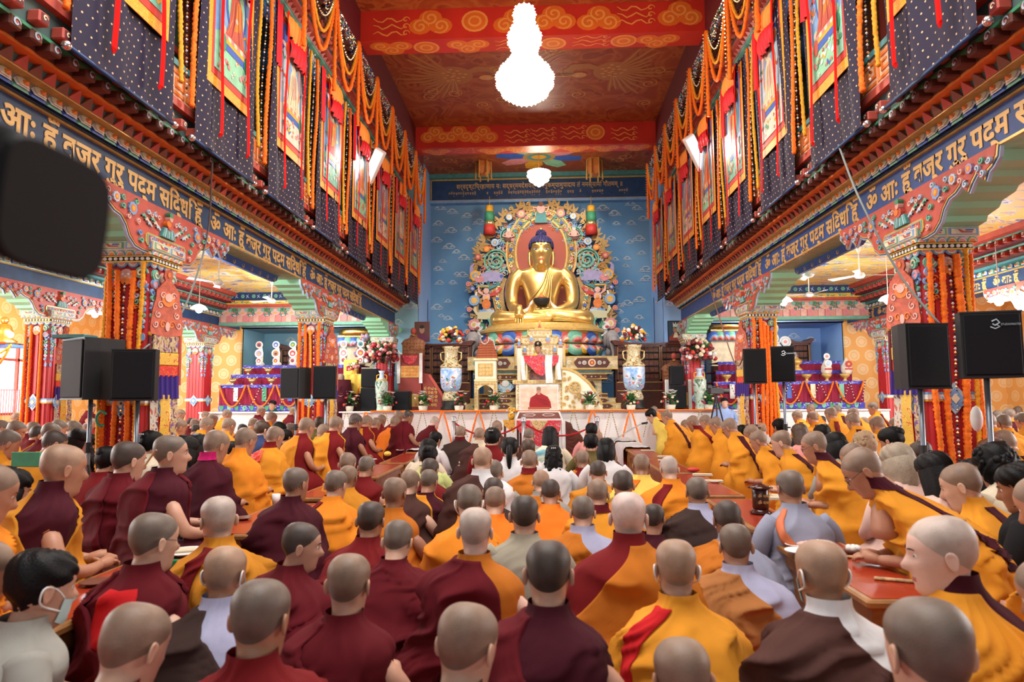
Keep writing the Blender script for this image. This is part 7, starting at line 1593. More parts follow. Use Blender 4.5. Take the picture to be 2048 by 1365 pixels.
# ---- central throne (high carved seat with stepped back)
th = empty('carved_throne', (-.10, 17.35, 0), 0, 'tall gilded ivory throne with stepped carved back in front of the altar', 'throne')
b = MB(); b.bbox(-.62, .62, -.30, .5, ZS, 1.70, .01, m_wht); b.bbox(-.70, .70, -.36, .5, 1.70, 1.80, .01, m_ivg); b.bbox(-.48, .48, -.25, .45, 1.80, 2.28, .01, m_wht); b.build('throne_base', th)
for (x0, z0, x1, z1, y, nm) in ((-.6, 1.06, .6, 1.68, -.30, 'lower_relief'), (-.44, 1.84, .44, 2.24, -.25, 'front_relief'), (-.68, 1.71, .68, 1.79, -.36, 'ledge_relief')):
 d = Draw((0, y, 0)); fret(d, x0, z0, x1, z1, 'goldpaint', seed=int(z0*10), step=.1 if z1-z0 > .2 else .08); d.build(nm, th, kind='stuff')
for s_ in (-1, 1): b = MB(); b.bbox(s_*.52-.06, s_*.52+.06, -.28, .5, 1.80, 2.62, .01, m_wht); b.build('throne_side', th)
for k, (hw, z0, z1) in enumerate(((.66, 2.20, 2.78), (.48, 2.78, 2.98), (.31, 2.98, 3.16))):
 b = MB(); b.bbox(-hw, hw, .42, .52, z0, z1, .01, m_wht); b.build('back_step', th)
 b = MB()
 for s_ in (-1, 1): b.box(s_*hw-.02, s_*hw+.02, .38, .44, z0, z1+.02, 'goldpaint')
 b.box(-hw, hw, .38, .44, z1-.01, z1+.03, 'goldpaint'); b.build('gilt_edge', th)
 d = Draw((0, .42, 0)); fret(d, -hw+.05, z0+.03, hw-.05, z1-.02, 'goldpaint', seed=k, step=.10); d.build('back_relief', th, kind='stuff')
d = Draw((0, .40, 3.17)); d.poly([(-.16, 0), (.16, 0), (.08, .10), (.06, .16), (0, .26), (-.06, .16), (-.08, .10)], 'goldpaint', .03, 0); d.poly([(-.05, .05), (.05, .05), (0, .16)], 'brick', .04, 0); d.build('crest', th)
for x in (-.55, -.40, -.22, .22, .40, .55):
 d = Draw((x, .36, 2.80 if abs(x) > .45 else (2.62 if abs(x) > .3 else 2.9))); d.ell(0, 0, .05, .05, 'sky', .02, 10, 0); d.ell(0, .08, .03, .03, 'white', .03, 8, 0); d.poly([(-.05, -.05), (.05, -.05), (.06, -.09), (-.06, -.09)], 'pink', .02, 0); d.build('deity_carving', th)
b = MB(); b.bbox(-.46, .46, -.1, .4, 2.26, 2.40, .03, 'white'); b.build('seat_cushion', th)
# covered desk before the seated figure, scarf down its front
dk = empty('throne_desk', (-.06, 16.98, 0), 0, 'small covered desk with red brocade front and white scarf before the throne figure', 'table')
b = MB(); b.bbox(-.44, .44, -.12, .12, 2.36, 2.41, .008, m_ivg); b.bbox(-.40, -.35, -.1, .1, 1.80, 2.36, .006, m_ivg); b.bbox(.35, .40, -.1, .1, 1.80, 2.36, .006, m_ivg); b.build('desk_frame', dk)
m_rbro = ramp_mat('red_floral_brocade', [(0, (.20, .16, .36)), (.38, (.62, .02, .04)), (.5, (.72, .03, .05)), (.56, (.62, .3, .2)), (.6, (.65, .02, .04)), (.66, (.5, .42, .5))], (16, 16, 16), .5, dist=1.2)
d = Draw((0, -.13, 0)); d.poly([(-.45, 2.42), (.45, 2.42), (.42, 2.25), (.10, 1.95), (0, 1.90), (-.12, 1.96), (-.42, 2.27)], m_rbro, .012, 0); d.build('brocade_front', dk)
b = MB(); b.smooth = True; b.rings([[(x+.01*math.sin(z*8), -.155-.008*math.sin(x*70), z) for x in np.linspace(.10, .28, 9)] for z in np.linspace(2.43, 1.72, 8)], 'white', closed=False); b.build('white_scarf', dk)
for s_ in (-1, 1): b = MB(); b.smooth = True; b.rings([[(s_*.45+.02*math.sin(z*5)+u*.05, -.12-.008*math.sin(u*9), z) for u in np.linspace(-1, 1, 6)] for z in np.linspace(2.42, 1.80, 8)], 'white', closed=False); b.build('side_scarf', dk)
# the figure on the throne: black crown, brocade robe
CLOTHM['throne'] = ramp_mat('throne_robe_brocade', [(0, (.10, .16, .30)), (.42, (.45, .20, .08)), (.5, (.50, .10, .06)), (.56, (.35, .25, .2)), (.6, (.15, .2, .35))], (26, 26, 26), .5, dist=1)
sf = person(1076, 697, 14.5, 178, 0, 'drape', 'yellow', 'throne', 'black', 1, 'small seated figure with black crown and brocade robe on the high throne', extra='face', pitch=4, depth=17.4)
b = MB(); b.smooth = True; hz_ = float(onY(1076, 697, 17.4)[2]); b.lathe([(.09, .03), (.10, .10), (.085, .16), (.04, .19), (0, .20)], 14, 'black', (0, .0, hz_)); b.box(-.11, .11, .06, .09, hz_+.03, hz_+.06, 'beadgold'); b.ball((0, .11, hz_+.11), .03, 8, 6, 'beadgold'); b.build('crown', sf)
# ---- left stack: pulpit with bundled scriptures
lp = empty('carved_lectern', (-1.48, 17.05, 0), 0, 'tall gilded lectern with arched opening left of the throne', 'lectern')
b = MB(); b.bbox(-.27, .27, -.2, .2, 1.83, 2.30, .01, m_wht); b.bbox(-.30, .30, -.23, .23, 2.30, 2.36, .01, m_ivg); b.bbox(-.29, .29, -.22, .22, 1.76, 1.83, .01, m_ivg); b.build('upper_box', lp)
b = MB()
for s_ in (-1, 1): b.bbox(s_*.24-.045, s_*.24+.045, -.2, .2, ZS, 1.76, .01, m_ivg)
d = Draw((0, -.2, 0), mb=b); d.poly([(-.20, 1.76), (.20, 1.76), (.20, 1.55), (.13, 1.62), (.06, 1.66), (0, 1.69), (-.06, 1.66), (-.13, 1.62), (-.20, 1.55)], m_ivg, .0, -.03); b.build('arched_legs', lp)
d = Draw((0, -.205, 0)); d.rect(-.19, 1.9, .19, 2.23, 'goldpaint', .006, 0); fret(d, -.17, 1.92, .17, 2.21, m_ivg, seed=4, step=.08, h=.02); d.build('panel_relief', lp)
d = Draw((0, -.21, 0)); fret(d, -.28, 1.1, -.20, 1.74, 'goldpaint', seed=5, step=.075); fret(d, .20, 1.1, .28, 1.74, 'goldpaint', seed=6, step=.075); fret(d, -.2, 1.67, .2, 1.75, 'goldpaint', seed=8, step=.075); d.build('leg_relief', lp)
for k in range(7):
 w_ = .27-.012*k-.02*(k > 4); o = MB().bbox(-w_, w_, -.13, .13, 0, .062, .008, M('scripture_red_edge', (.42, .10, .03), .6, 0, .5, 50)).build('bound_scripture', None, loc=(-1.46+.01*(k % 2), 17.05, 2.362+k*.064)); tag(o, 'long bound scripture, %s from the bottom of the pile on the lectern' % ORD[k], 'book', 'scriptures piled on the carved lectern')
tag(beads([(-1.5+.10*math.cos(t), 16.9, 2.86+.13*math.sin(t)) for t in np.linspace(PI*.9, PI*2.1, 14)]+[(-1.28, 16.9, 2.80), (-1.22, 16.9, 2.6)], .018, ('white',)).build('rosary'), 'white bead rosary draped over the scripture pile', 'beads')
# ---- right: carved stair side with a wheel
st = empty('carved_stair', (.86, 16.95, 0), 0, 'gilded carved stair side with eight-spoked wheel right of the throne', 'stairs')
d = Draw(); prof = [(-.40, ZS), (.62, ZS), (.60, 1.18), (.48, 1.42), (.40, 1.55), (.28, 1.72), (.12, 1.86), (-.02, 1.98), (-.20, 2.06), (-.40, 2.10)]
d.poly(prof, m_ivg, .03, -.08); d.poly([(x*.93, ZS+.03+(z-ZS)*.93) for x, z in prof], m_wht, .04, 0); d.build('side_panel', st)
d = Draw((0, -.04, 0)); d.rib([(-.40, 2.10), (-.20, 2.06), (-.02, 1.98), (.12, 1.86), (.28, 1.72), (.40, 1.55), (.48, 1.42), (.60, 1.18)], .06, 'goldpaint', .02, 0, False); d.build('hand_rail', st)
d = Draw((-.08, -.045, 1.60)); d.rib(ring_pts(0, 0, .14, .14, 0, 2*PI, 22), .035, 'goldpaint', .03, 0, False); d.ell(0, 0, .04, .04, 'goldpaint', .03, 10, 0)
for q in range(4): a = q*PI/4; d.rib([(-.13*math.cos(a), -.13*math.sin(a)), (.13*math.cos(a), .13*math.sin(a))], .02, 'goldpaint', .028, 0, False)
d.build('wheel', st)
d = Draw((0, -.045, 0)); r = random.Random(9)
for q in range(70):
 x, z = r.uniform(-.36, .54), r.uniform(1.1, 2.0)
 if z > 2.05-(x+.4)*.95 or math.hypot(x+.08, z-1.6) < .19: continue
 d.spiral(x, z, .05, 1.2, .022, 'goldpaint', .02, 0, a0=q, sgn=r.choice((-1, 1)), n=9)
d.build('scroll_relief', st, kind='stuff')
b = MB()
for q in range(5): b.box(-.4, .5-.16*q, .05, .7, ZS+.19*q, ZS+.19*(q+1), 'wood')
b.build('steps', st)
# ---- portrait on its stand in front of the stage
ps = empty('portrait_stand', (-.12, 15.45, 0), 0, 'framed photo print of a seated person in red above a slanted wooden stand', 'picture')
pw, z0, z1 = .455, 1.06, 1.66
b = MB(); b.box(-pw, pw, .0, .03, z0, z1, 'white'); b.build('white_frame', ps)
d = Draw((0, -.003, 0)); d.rect(-pw*.93, z0+.02, pw*.93, z1-.05, ramp_mat('printed_backdrop', [(0, (.75, .45, .25)), (.45, (.80, .58, .42)), (.6, (.85, .70, .56))], (5, 5, 9), .3, constant=False), 0)
d.poly([(-.22, z0+.05), (.29, z0+.05), (.27, z0+.19), (.21, z0+.31), (.09, z0+.37), (.05, z0+.40), (-.05, z0+.40), (-.08, z0+.36), (-.19, z0+.29), (-.22, z0+.17)], M('print_red', (.36, .015, .02), .3), .001)
for q in range(5): d.rib([(-.12+.05*q, z0+.33-.02*q), (0+.05*q, z0+.22), (.15+.02*q, z0+.12)], .012, M('print_dark_red', (.2, .01, .012), .3), .002)
d.ell(0, z0+.455, .055, .075, M('print_skin', (.55, .30, .19), .3), .003, 16); d.ell(0, z0+.50, .054, .045, M('print_hair', (.30, .2, .15), .3), .0035, 14); d.poly([(-.035, z0+.40), (.035, z0+.40), (.03, z0+.36), (-.03, z0+.36)], M('print_skin', (.55, .3, .19)), .002)
for q in (-.02, .02): d.ell(q, z0+.465, .010, .005, 'dark', .005, 8)
d.rib([(-.016, z0+.425), (0, z0+.422), (.016, z0+.425)], .007, 'brick', .005); d.rect(-.25, z0+.02, .25, z0+.075, M('print_band', (.45, .12, .05), .3), .004); d.build('photo_print', ps)
b = MB(); b.add([(-.44, -.05, 1.02), (.44, -.05, 1.02), (.50, -.32, .86), (-.50, -.32, .86), (-.44, .02, .99), (.44, .02, .99), (.50, -.27, .82), (-.50, -.27, .82)], [(3, 2, 1, 0), (4, 5, 6, 7), (0, 1, 5, 4), (3, 7, 6, 2), (1, 2, 6, 5), (0, 4, 7, 3)], M('rosewood', (.16, .03, .015), .35)); b.box(-.5, .5, -.34, -.3, .84, .88, 'white'); b.box(-.46, .46, -.06, .03, 1.0, 1.04, 'white'); b.build('slanted_desk', ps)
d = Draw((0, -.15, .95), (1, 0, 0), (0, .86, .5), (0, -.5, .86))
for s_ in (-1, 1): d.rib([(s_*.08, 0), (s_*.14, .05), (s_*.30, .04), (s_*.36, 0), (s_*.30, -.04), (s_*.14, -.05), (s_*.08, 0)], .018, 'white', .012, taper=False)
d.build('inlay', ps)
for s_ in (-1, 1):
 b = MB(); b.tube([(s_*.46, -.02, 1.02), (s_*.52, -.30, .86), (s_*.54, -.32, .02)], .028, 4, 'white'); b.build('leg', ps); b = MB(); b.tube([(s_*.44, .2, .9), (s_*.44, .25, .02)], .025, 4, 'darkwood'); b.build('rear_leg', ps)
d = Draw((0, -.34, 0)); d.poly([(-.50, .84), (.50, .84), (.48, .62), (.30, .45), (.18, .30), (.06, .10), (-.06, .10), (-.18, .30), (-.32, .45), (-.48, .64)], m_rbro, .01, -.005); d.poly([(-.20, .84), (.20, .84), (.10, .68), (0, .60), (-.10, .68)], ramp_mat('cream_floral', [(0, (.2, .35, .12)), (.42, (.72, .52, .24)), (.55, (.75, .55, .28)), (.6, (.6, .2, .1))], (22, 22, 22), .5), .018, .012); d.build('brocade_front', ps)
b = MB(); b.box(-.42, .42, -.26, .2, .05, .8, M('rosewood', (.16, .03, .015), .35)); b.build('cabinet_body', ps)
# carved dark chair back leaning beside it
d = Draw((.72, 15.9, 0)); pf = [(-.22, .02), (.42, .02), (.44, .14), (.36, .26), (.20, .32), (.18, .42), (.08, .55), (-.04, .62), (-.08, .74), (-.22, .80)]
d.poly(pf, M('rosewood_carved', (.13, .035, .02), .35, 0, .3, 20), .03, -.06)
for q, (x, z, r_) in enumerate(((-.05, .2, .12), (.2, .14, .1), (-.08, .45, .1), (.08, .36, .07), (-.13, .65, .06), (.33, .12, .06))): d.spiral(x, z, r_, 1.6, .035, M('rosewood_carved', (.13, .035, .02)), .05, .02, a0=q)
o = d.build('carved_screen'); tag(o, 'dark carved wooden stair side with curled edge, right of the portrait stand', 'furniture')
# little table with yellow cloth and flowers
tb = empty('side_table', (-.76, 15.5, 0), 0, 'small dark table with yellow floral cloth and flower pot left of the portrait stand', 'table')
b = MB(); b.bbox(-.18, .18, -.15, .15, .80, .84, .006, 'darkwood'); b.build('table_top', tb)
for x in (-.15, .15):
 for y in (-.12, .12): b = MB(); b.box(x-.02, x+.02, y-.02, y+.02, .01, .8, 'darkwood'); b.build('leg', tb)
d = Draw((0, -.16, 0)); d.poly([(-.19, .85), (.19, .85), (.17, .70), (.05, .55), (-.04, .62), (-.16, .72)], ramp_mat('yellow_floral', [(0, (.1, .25, .1)), (.4, (.85, .42, .05)), (.52, (.9, .55, .08)), (.6, (.7, .15, .05))], (24, 24, 24), .5), .01, 0); d.build('cloth', tb)
b = MB(); b.smooth = True; b.lathe([(.05, 0), (.07, .03), (.09, .12), (.07, .14)], 12, 'amber', (-.76, 15.5, .845)); r = random.Random(4)
for q in range(26): a = r.uniform(0, 6.28); rr_ = r.uniform(0, .1); b.ball((-.76+rr_*math.cos(a), 15.5+rr_*math.sin(a), .98+r.uniform(0, .14)), .028, 6, 4, r.choice(('yellow', 'amber', 'cream')))
tag(b.build('flower_pot'), 'gold pot of yellow flowers on the small table', 'flowers')
# ---- rope posts
prev = None; ROP = [(216, 15.0), (1045-8, 14.2)]
for k, (u, v, Y) in enumerate(((908, 838, 14.6), (1047, 838, 14.0), (1194, 838, 14.6))):
 q = onY(u, v, Y); z = float(q[2]); root = empty('rope_post', (float(q[0]), Y, 0), 0, 'polished steel rope post, %s of three' % ('left', 'middle', 'right')[k], 'post', 'steel rope posts')
 b = MB(); b.smooth = True; b.lathe([(.16, .012), (.15, .03), (.03, .06), (0, .06)], 20, 'silver'); b.build('base', root)
 b = MB(); b.smooth = True; b.tube([(0, 0, .04), (0, 0, z-.05)], .042, 14, M('brushed_steel', (.5, .5, .52), .4, .7)); b.build('pole', root)
 b = MB(); b.smooth = True; b.lathe([(.06, z-.06), (.068, z-.05), (.045, z-.03), (.06, z), (.045, z+.045), (0, z+.055)], 14, M('brushed_steel', (.5, .5, .52))); b.build('finial', root)
 c = (float(q[0]), Y, z-.08)
 if prev:
  m = MB(); m.smooth = True; m.tube([tuple(p) for p in sag(prev, c, .28, 18)], .019, 8, M('red_velvet_rope', (.45, .01, .015), .8)); tag(m.build('rope'), 'red velvet rope %s the middle post' % ('left of' if k == 1 else 'right of'), 'rope', 'red velvet ropes')
 prev = c
# ---- garlands on the stage front
yf = 16.40
tag(marigold([(x, yf, ZS+.0) for x in np.linspace(-4.3, 4.5, 40)], .022, 'marigold', 5, .03).build('flower_garland'), 'long orange garland along the top edge of the stage', 'garland')
xs = [float(onY(u, 824, yf)[0]) for u in (732, 807, 885, 957, 1185, 1261, 1335, 1430)]
for k, x in enumerate(xs):
 for s_ in (-1, 1):
  tag(marigold([(x+s_*(.02+.22*t**.9), yf-.005, ZS-.02-.82*t) for t in np.linspace(0, 1, 10)], .022, 'marigold', 5, .03).build('flower_garland'), 'orange garland strand leaning %s, %s drop from the left on the stage front' % ('left' if s_ < 0 else 'right', ORD[k]), 'garland', 'orange drops on the stage front')
for k, u in enumerate((693, 770, 845, 921, 988, 1147, 1222, 1300, 1400)):
 x = float(onY(u, 824, yf)[0])
 for s_ in (-1, 1):
  tag(beads([(x+s_*(.02+.15*t), yf-.006, ZS-.03-.6*t) for t in np.linspace(0, 1, 8)], .014, ('yellow', 'dark')).build('bead_string'), 'black and yellow bead strand leaning %s, %s from the left on the stage front' % ('left' if s_ < 0 else 'right', ORD[k]), 'garland', 'bead drops on the stage front')
# ---- flowers
def bouquet(root, c, r_, n, cols, seed, fs=.05, flat=.8, leaves=20, lily=0):
 r = random.Random(seed); c = Vector(c); b = MB()
 for q in range(leaves):
  a = r.uniform(0, 6.28); e = r.uniform(-.5, 1.2); L = r_*r.uniform(.8, 1.25); p = c+Vector((L*math.cos(a)*math.cos(e), L*math.sin(a)*math.cos(e)*.8, L*math.sin(e)*flat)); s_ = Vector((-math.sin(a), math.cos(a), 0))*.025*(1+r_)
  m_ = (p+c)*.5+Vector((0, 0, .04)); b.add([tuple(c), tuple(m_+s_), tuple(p), tuple(m_-s_)], [(0, 1, 2, 3)], 'leaf')
 b.build('foliage', root, kind='stuff')
 base = {}
 for q in range(n):
  a = r.uniform(0, 6.28); e = math.asin(r.uniform(-.35, 1)); L = r_*r.uniform(.7, 1.0); p = c+Vector((L*math.cos(a)*math.cos(e), L*math.sin(a)*math.cos(e)*.8, L*math.sin(e)*flat))
  col = r.choice(cols)
  if col not in base:
   m = MB(); m.smooth = True; m.ball((0, 0, 0), 1, 8, 6, col, (1, 1, .85))
   for w_ in range(5): aa = w_*1.256; m.ball((.5*math.cos(aa), .5*math.sin(aa), .15), .62, 6, 4, col)
   m.ball((0, 0, .45), .42, 6, 4, col); base[col] = m.mesh('blossom')
  o = bpy.data.objects.new('blossom', base[col]); COL.link(o); o.parent = root; o.location = p; s_ = fs*r.uniform(.75, 1.2); o.scale = (s_, s_, s_); o.rotation_euler = (r.uniform(-1, 1), r.uniform(-1, 1), a)
 for q in range(lily):
  a = r.uniform(0, 6.28); e = r.uniform(.2, 1.3); L = r_*1.1; p = c+Vector((L*math.cos(a)*math.cos(e), L*math.sin(a)*math.cos(e)*.6-.05, L*math.sin(e))); m = MB()
  for w_ in range(6):
   aa = w_*1.047; m.add([tuple(p), tuple(p+Vector((.035*math.cos(aa-.4), .035*math.sin(aa-.4), .03))), tuple(p+Vector((.07*math.cos(aa), .07*math.sin(aa), .035))), tuple(p+Vector((.035*math.cos(aa+.4), .035*math.sin(aa+.4), .03)))], [(0, 1, 2, 3)], 'white')
  m.build('lily', root)
m_porc = ramp_mat('painted_porcelain_blue', [(0, (.03, .06, .2)), (.36, (.25, .45, .75)), (.52, (.55, .68, .85)), (.6, (.75, .8, .85)), (.66, (.5, .2, .1))], (4, 4, 6), .2, dist=1, constant=False)
m_band = ramp_mat('porcelain_band', [(0, (.2, .1, .03)), (.42, (.62, .46, .2)), (.5, (.7, .6, .4)), (.56, (.25, .35, .2)), (.62, (.65, .5, .3))], (14, 14, 18), .3, dist=.5)
for nm, u in (('left', 902), ('right', 1269)):
 q = onY(u, 800, 17.1); x = float(q[0]); root = empty('porcelain_urn', (x, 17.1, 0), 0, 'large painted blue porcelain urn on a dark stand at the %s side of the altar' % nm, 'vase', 'large painted urns')
 b = MB(); b.smooth = True; b.lathe([(.25, ZS), (.27, ZS+.05), (.22, ZS+.12), (.24, ZS+.22), (.2, ZS+.24)], 20, 'dark'); b.build('stand', root)
 b = MB(); b.smooth = True; b.lathe([(.18, 1.27), (.22, 1.29), (.23, 1.36), (.18, 1.50), (.17, 1.52)], 24, m_band); b.build('foot', root)
 b = MB(); b.smooth = True; b.lathe([(.17, 1.52), (.24, 1.60), (.275, 1.75), (.28, 2.02), (.275, 2.12)], 28, m_porc); b.build('body', root)
 d = Draw((0, -.28, 1.75)); r = random.Random(5)
 for i in range(26): xx, zz = r.uniform(-.16, .16), r.uniform(-.12, .12)-.02; d.ell(xx, zz, .02, .02, r.choice(('white', 'brick', 'pink', 'green', 'dark', 'amber')), .0+.012*(abs(xx) < .08), 7)
 d.build('painted_flowers', root)
 b = MB(); b.smooth = True; b.lathe([(.275, 2.12), (.29, 2.16), (.26, 2.2), (.20, 2.24), (.17, 2.34), (.17, 2.48), (.19, 2.62), (.23, 2.68), (.2, 2.68)], 24, m_band); b.build('neck', root)
 for s_ in (-1, 1): b = MB(); b.smooth = True; b.tube([(s_*.17, 0, 2.55), (s_*.27, 0, 2.52), (s_*.26, 0, 2.35), (s_*.19, 0, 2.3)], .02, 8, 'beadgold'); b.build('handle', root)
 bq = empty('bouquet', (x, 17.1, 2.88), 0, 'round bouquet of cream, yellow and red flowers in the %s altar urn' % nm, 'flowers', 'altar urn bouquets'); bouquet(bq, (0, 0, .02), .33, 85, ('cream', 'yellow', 'red', 'white', 'maroon', 'peachy' if 0 else 'amber'), 10+u, .048, .9, 50)
m_jar = ramp_mat('painted_porcelain_green', [(0, (.10, .18, .12)), (.40, (.45, .60, .50)), (.54, (.62, .72, .64)), (.62, (.65, .2, .25)), (.66, (.2, .35, .25))], (8, 8, 7), .2, dist=1)
for nm, u, yv in (('left', 763, 16.75), ('right', 1400, 16.75)):
 q = onY(u, 800, yv); x = float(q[0]); root = empty('tall_vase', (x, yv, 0), 0, 'tall white and green painted floor vase at the %s side of the stage' % nm, 'vase', 'tall painted floor vases')
 b = MB(); b.smooth = True; b.lathe([(.12, ZS), (.125, ZS+.04), (.115, ZS+.10), (.14, ZS+.35), (.165, ZS+.62), (.16, ZS+.74), (.11, ZS+.80)], 24, m_jar); b.build('body', root)
 b = MB(); b.smooth = True; b.lathe([(.11, ZS+.80), (.10, ZS+.82), (.06, ZS+.85), (.055, ZS+.96), (.09, ZS+1.02), (.07, ZS+1.02)], 20, 'pale'); b.build('neck', root)
 b = MB(); b.smooth = True
 b.rings([[(.143*math.cos(t), .143*math.sin(t), ZS+z) for t in np.linspace(0, 2*PI, 25)[:-1]] for z in (.775, .80)], 'amber'); b.build('rim_band', root)
 for s_ in (-1, 1): b = MB(); b.smooth = True; b.tube([(s_*.06, 0, ZS+.93), (s_*.13, 0, ZS+.90), (s_*.13, 0, ZS+.82), (s_*.1, 0, ZS+.79)], .012, 6, 'amber'); b.build('handle', root)
 bq = empty('bouquet', (x, yv, 2.20), 0, 'large bouquet of red, cream and burgundy roses in the %s floor vase' % nm, 'flowers', 'floor vase bouquets'); bouquet(bq, (0, 0, .20), .44, 95, ('cream', 'crimson', 'red', 'maroon', 'white', 'pink', 'maroon'), 3+u, .058, .95, 90)
for k, (u, nm) in enumerate(((698, 'leftmost'), (775, 'before the left floor vase'), (846, 'right of the small stage speaker'), (918, 'below the left altar urn'), (988, 'under the lectern arch'), (1180, 'by the stair side'), (1262, 'below the right altar urn'), (1342, 'left of the right stage speakers'), (1418, 'before the right floor vase'), (1500, 'rightmost'))):
 x = float(onY(u, 815, 16.65)[0]); bq = empty('flower_basket', (x, 16.65, ZS), 0, 'white lilies and red roses basket on stage, %s' % nm, 'flowers', 'flower baskets on the stage edge')
 b = MB(); b.smooth = True; b.lathe([(.08, 0), (.10, .02), (.12, .12), (.11, .13)], 14, 'ivory'); b.build('basket', bq); bouquet(bq, (0, 0, .22), .24, 14, ('crimson', 'red', 'cream', 'maroon'), u, .032, 1.0, 70, 9)
# ---- loudspeakers standing on the stage
m_spk = M('speaker_black', (.005, .005, .006), .6, 0, 0, 1, .1, 200); m_grl = M('speaker_grille', (.006, .007, .009), .7, 0, 0, 1, .4, 400, spec=.2)
def stage_box(u0, u1, v0, v1, Y, lb):
 a = onY(u0, v0, Y); c = onY(u1, v1, Y); w_ = float(c[0]-a[0]); h = float(a[2]-c[2]); root = empty('stage_speaker', (float(a[0]+c[0])/2, Y, max(ZS, float(c[2]))), 0, lb, 'loudspeaker', 'loudspeakers on the stage')
 b = MB(); b.bbox(-w_/2, w_/2, 0, .3, 0, h, .012, m_spk); b.build('cabinet', root); b = MB(); b.bbox(-w_/2+.015, w_/2-.015, -.012, .0, .02, h-.02, .004, m_grl); b.build('grille', root)
stage_box(722, 755, 738, 775, 16.8, 'upper black loudspeaker of the left stage pair'); stage_box(721, 752, 776, 821, 16.8, 'lower black loudspeaker of the left stage pair'); stage_box(787, 819, 783, 821, 16.75, 'small black loudspeaker beside the left floor vase')
stage_box(1341, 1369, 732, 770, 16.9, 'upper black loudspeaker of the right stage pair'); stage_box(1340, 1374, 771, 817, 16.9, 'lower black loudspeaker of the right stage pair')
# ---- glazed bookcases with curved roofs
m_case = M('mahogany', (.10, .022, .012), .35, 0, .3, 8)
def bookcase(x0, x1, Y, z1, lb, nd=3):
 root = empty('glazed_bookcase', ((x0+x1)/2, Y, ZS), 0, lb, 'bookcase', 'mahogany scripture bookcases'); w_ = (x1-x0)/2; h = z1-ZS
 b = MB(); b.bbox(-w_, w_, 0, .5, 0, h*.42, .01, m_case); b.box(-w_, -w_+.05, 0, .5, h*.42, h); b.box(w_-.05, w_, 0, .5, h*.42, h); b.box(-w_, w_, .45, .5, h*.42, h); b.box(-w_, w_, 0, .5, h-.05, h); b.build('carcass', root)
 d = Draw((0, -.05, h)); d.poly([(-w_-.10, .10)]+[(x, .02+.09*abs(x/w_)**3) for x in np.linspace(-w_, w_, 9)]+[(w_+.10, .10), (w_, -.03), (-w_, -.03)][::1], m_case, 0, -.6); d.build('curved_roof', root)
 for q in range(nd):
  xa = -w_+.04+q*(2*w_-.08)/nd; xb = xa+(2*w_-.08)/nd
  b = MB(); b.box(xa+.01, xb-.01, -.02, 0, .03, h*.27, m_case); b.build('door', root)
  b = MB(); b.box(xa+.01, xb-.01, -.02, 0, h*.29, h*.40, m_case); b.box(xa, xb, -.024, -.018, h*.275, h*.285, 'goldpaint'); b.box(xa, xb, -.024, -.018, h*.405, h*.415, 'goldpaint'); b.ball(((xa+xb)/2, -.03, h*.345), .012, 6, 4, 'beadgold'); b.build('drawer', root)
  b = MB()
  for (a_, c_, e_, f_) in ((xa, xa+.03, h*.42, h-.05), (xb-.03, xb, h*.42, h-.05), (xa, xb, h*.42, h*.45), (xa, xb, h-.08, h-.05)): b.box(a_, c_, -.025, -.005, e_, f_, m_case)
  for a_ in (xa+.03, xb-.035): b.box(a_, a_+.006, -.028, -.022, h*.45, h-.08, 'goldpaint')
  b.build('glazed_door', root)
  b = MB(); b.box(xa+.03, xb-.03, -.012, -.008, h*.45, h-.08, M('case_glass', (.25, .22, .22), .05, 0, spec=.8)); g = b.build('glass', root); g.data.materials[0] = glass_m
  for sft in range(5):
   z = h*(.46+.105*sft)
   b = MB(); b.box(xa+.02, xb-.02, .02, .44, z-.012, z, m_case); b.build('shelf', root)
   nb_ = 4
   for t in range(nb_): xx = xa+.04+t*(xb-xa-.08)/nb_; b = MB(); b.bbox(xx, xx+(xb-xa-.08)/nb_-.01, .05, .4, z, z+h*.075, .006, M('scripture_wrap', (.30, .10, .05), .7, 0, .5, 30)); b.build('wrapped_scripture', root)
glass_m, nt_, bs_ = node_mat('cabinet_glass'); bs_.inputs['Base Color'].default_value = (.05, .05, .06, 1); bs_.inputs['Roughness'].default_value = .03; bs_.inputs['Alpha'].default_value = .14; bs_.inputs['Specular IOR Level'].default_value = .9
bookcase(float(onY(822, 700, 18.2)[0]), float(onY(942, 700, 18.2)[0]), 18.2, float(onY(860, 690, 18.2)[2]), 'mahogany bookcase of wrapped scriptures left of the altar')
bookcase(float(onY(1230, 700, 18.2)[0]), float(onY(1368, 700, 18.2)[0]), 18.2, float(onY(1300, 688, 18.2)[2]), 'mahogany bookcase of wrapped scriptures right of the altar')
bookcase(float(onY(560, 700, 19.6)[0]), float(onY(598, 700, 19.6)[0]), 19.6, float(onY(580, 695, 19.6)[2]), 'narrow dark bookcase in the left altar alcove', 1)
bookcase(float(onY(1580, 700, 19.6)[0]), float(onY(1622, 700, 19.6)[0]), 19.6, float(onY(1600, 685, 19.6)[2]), 'narrow dark bookcase in the right altar alcove', 1)
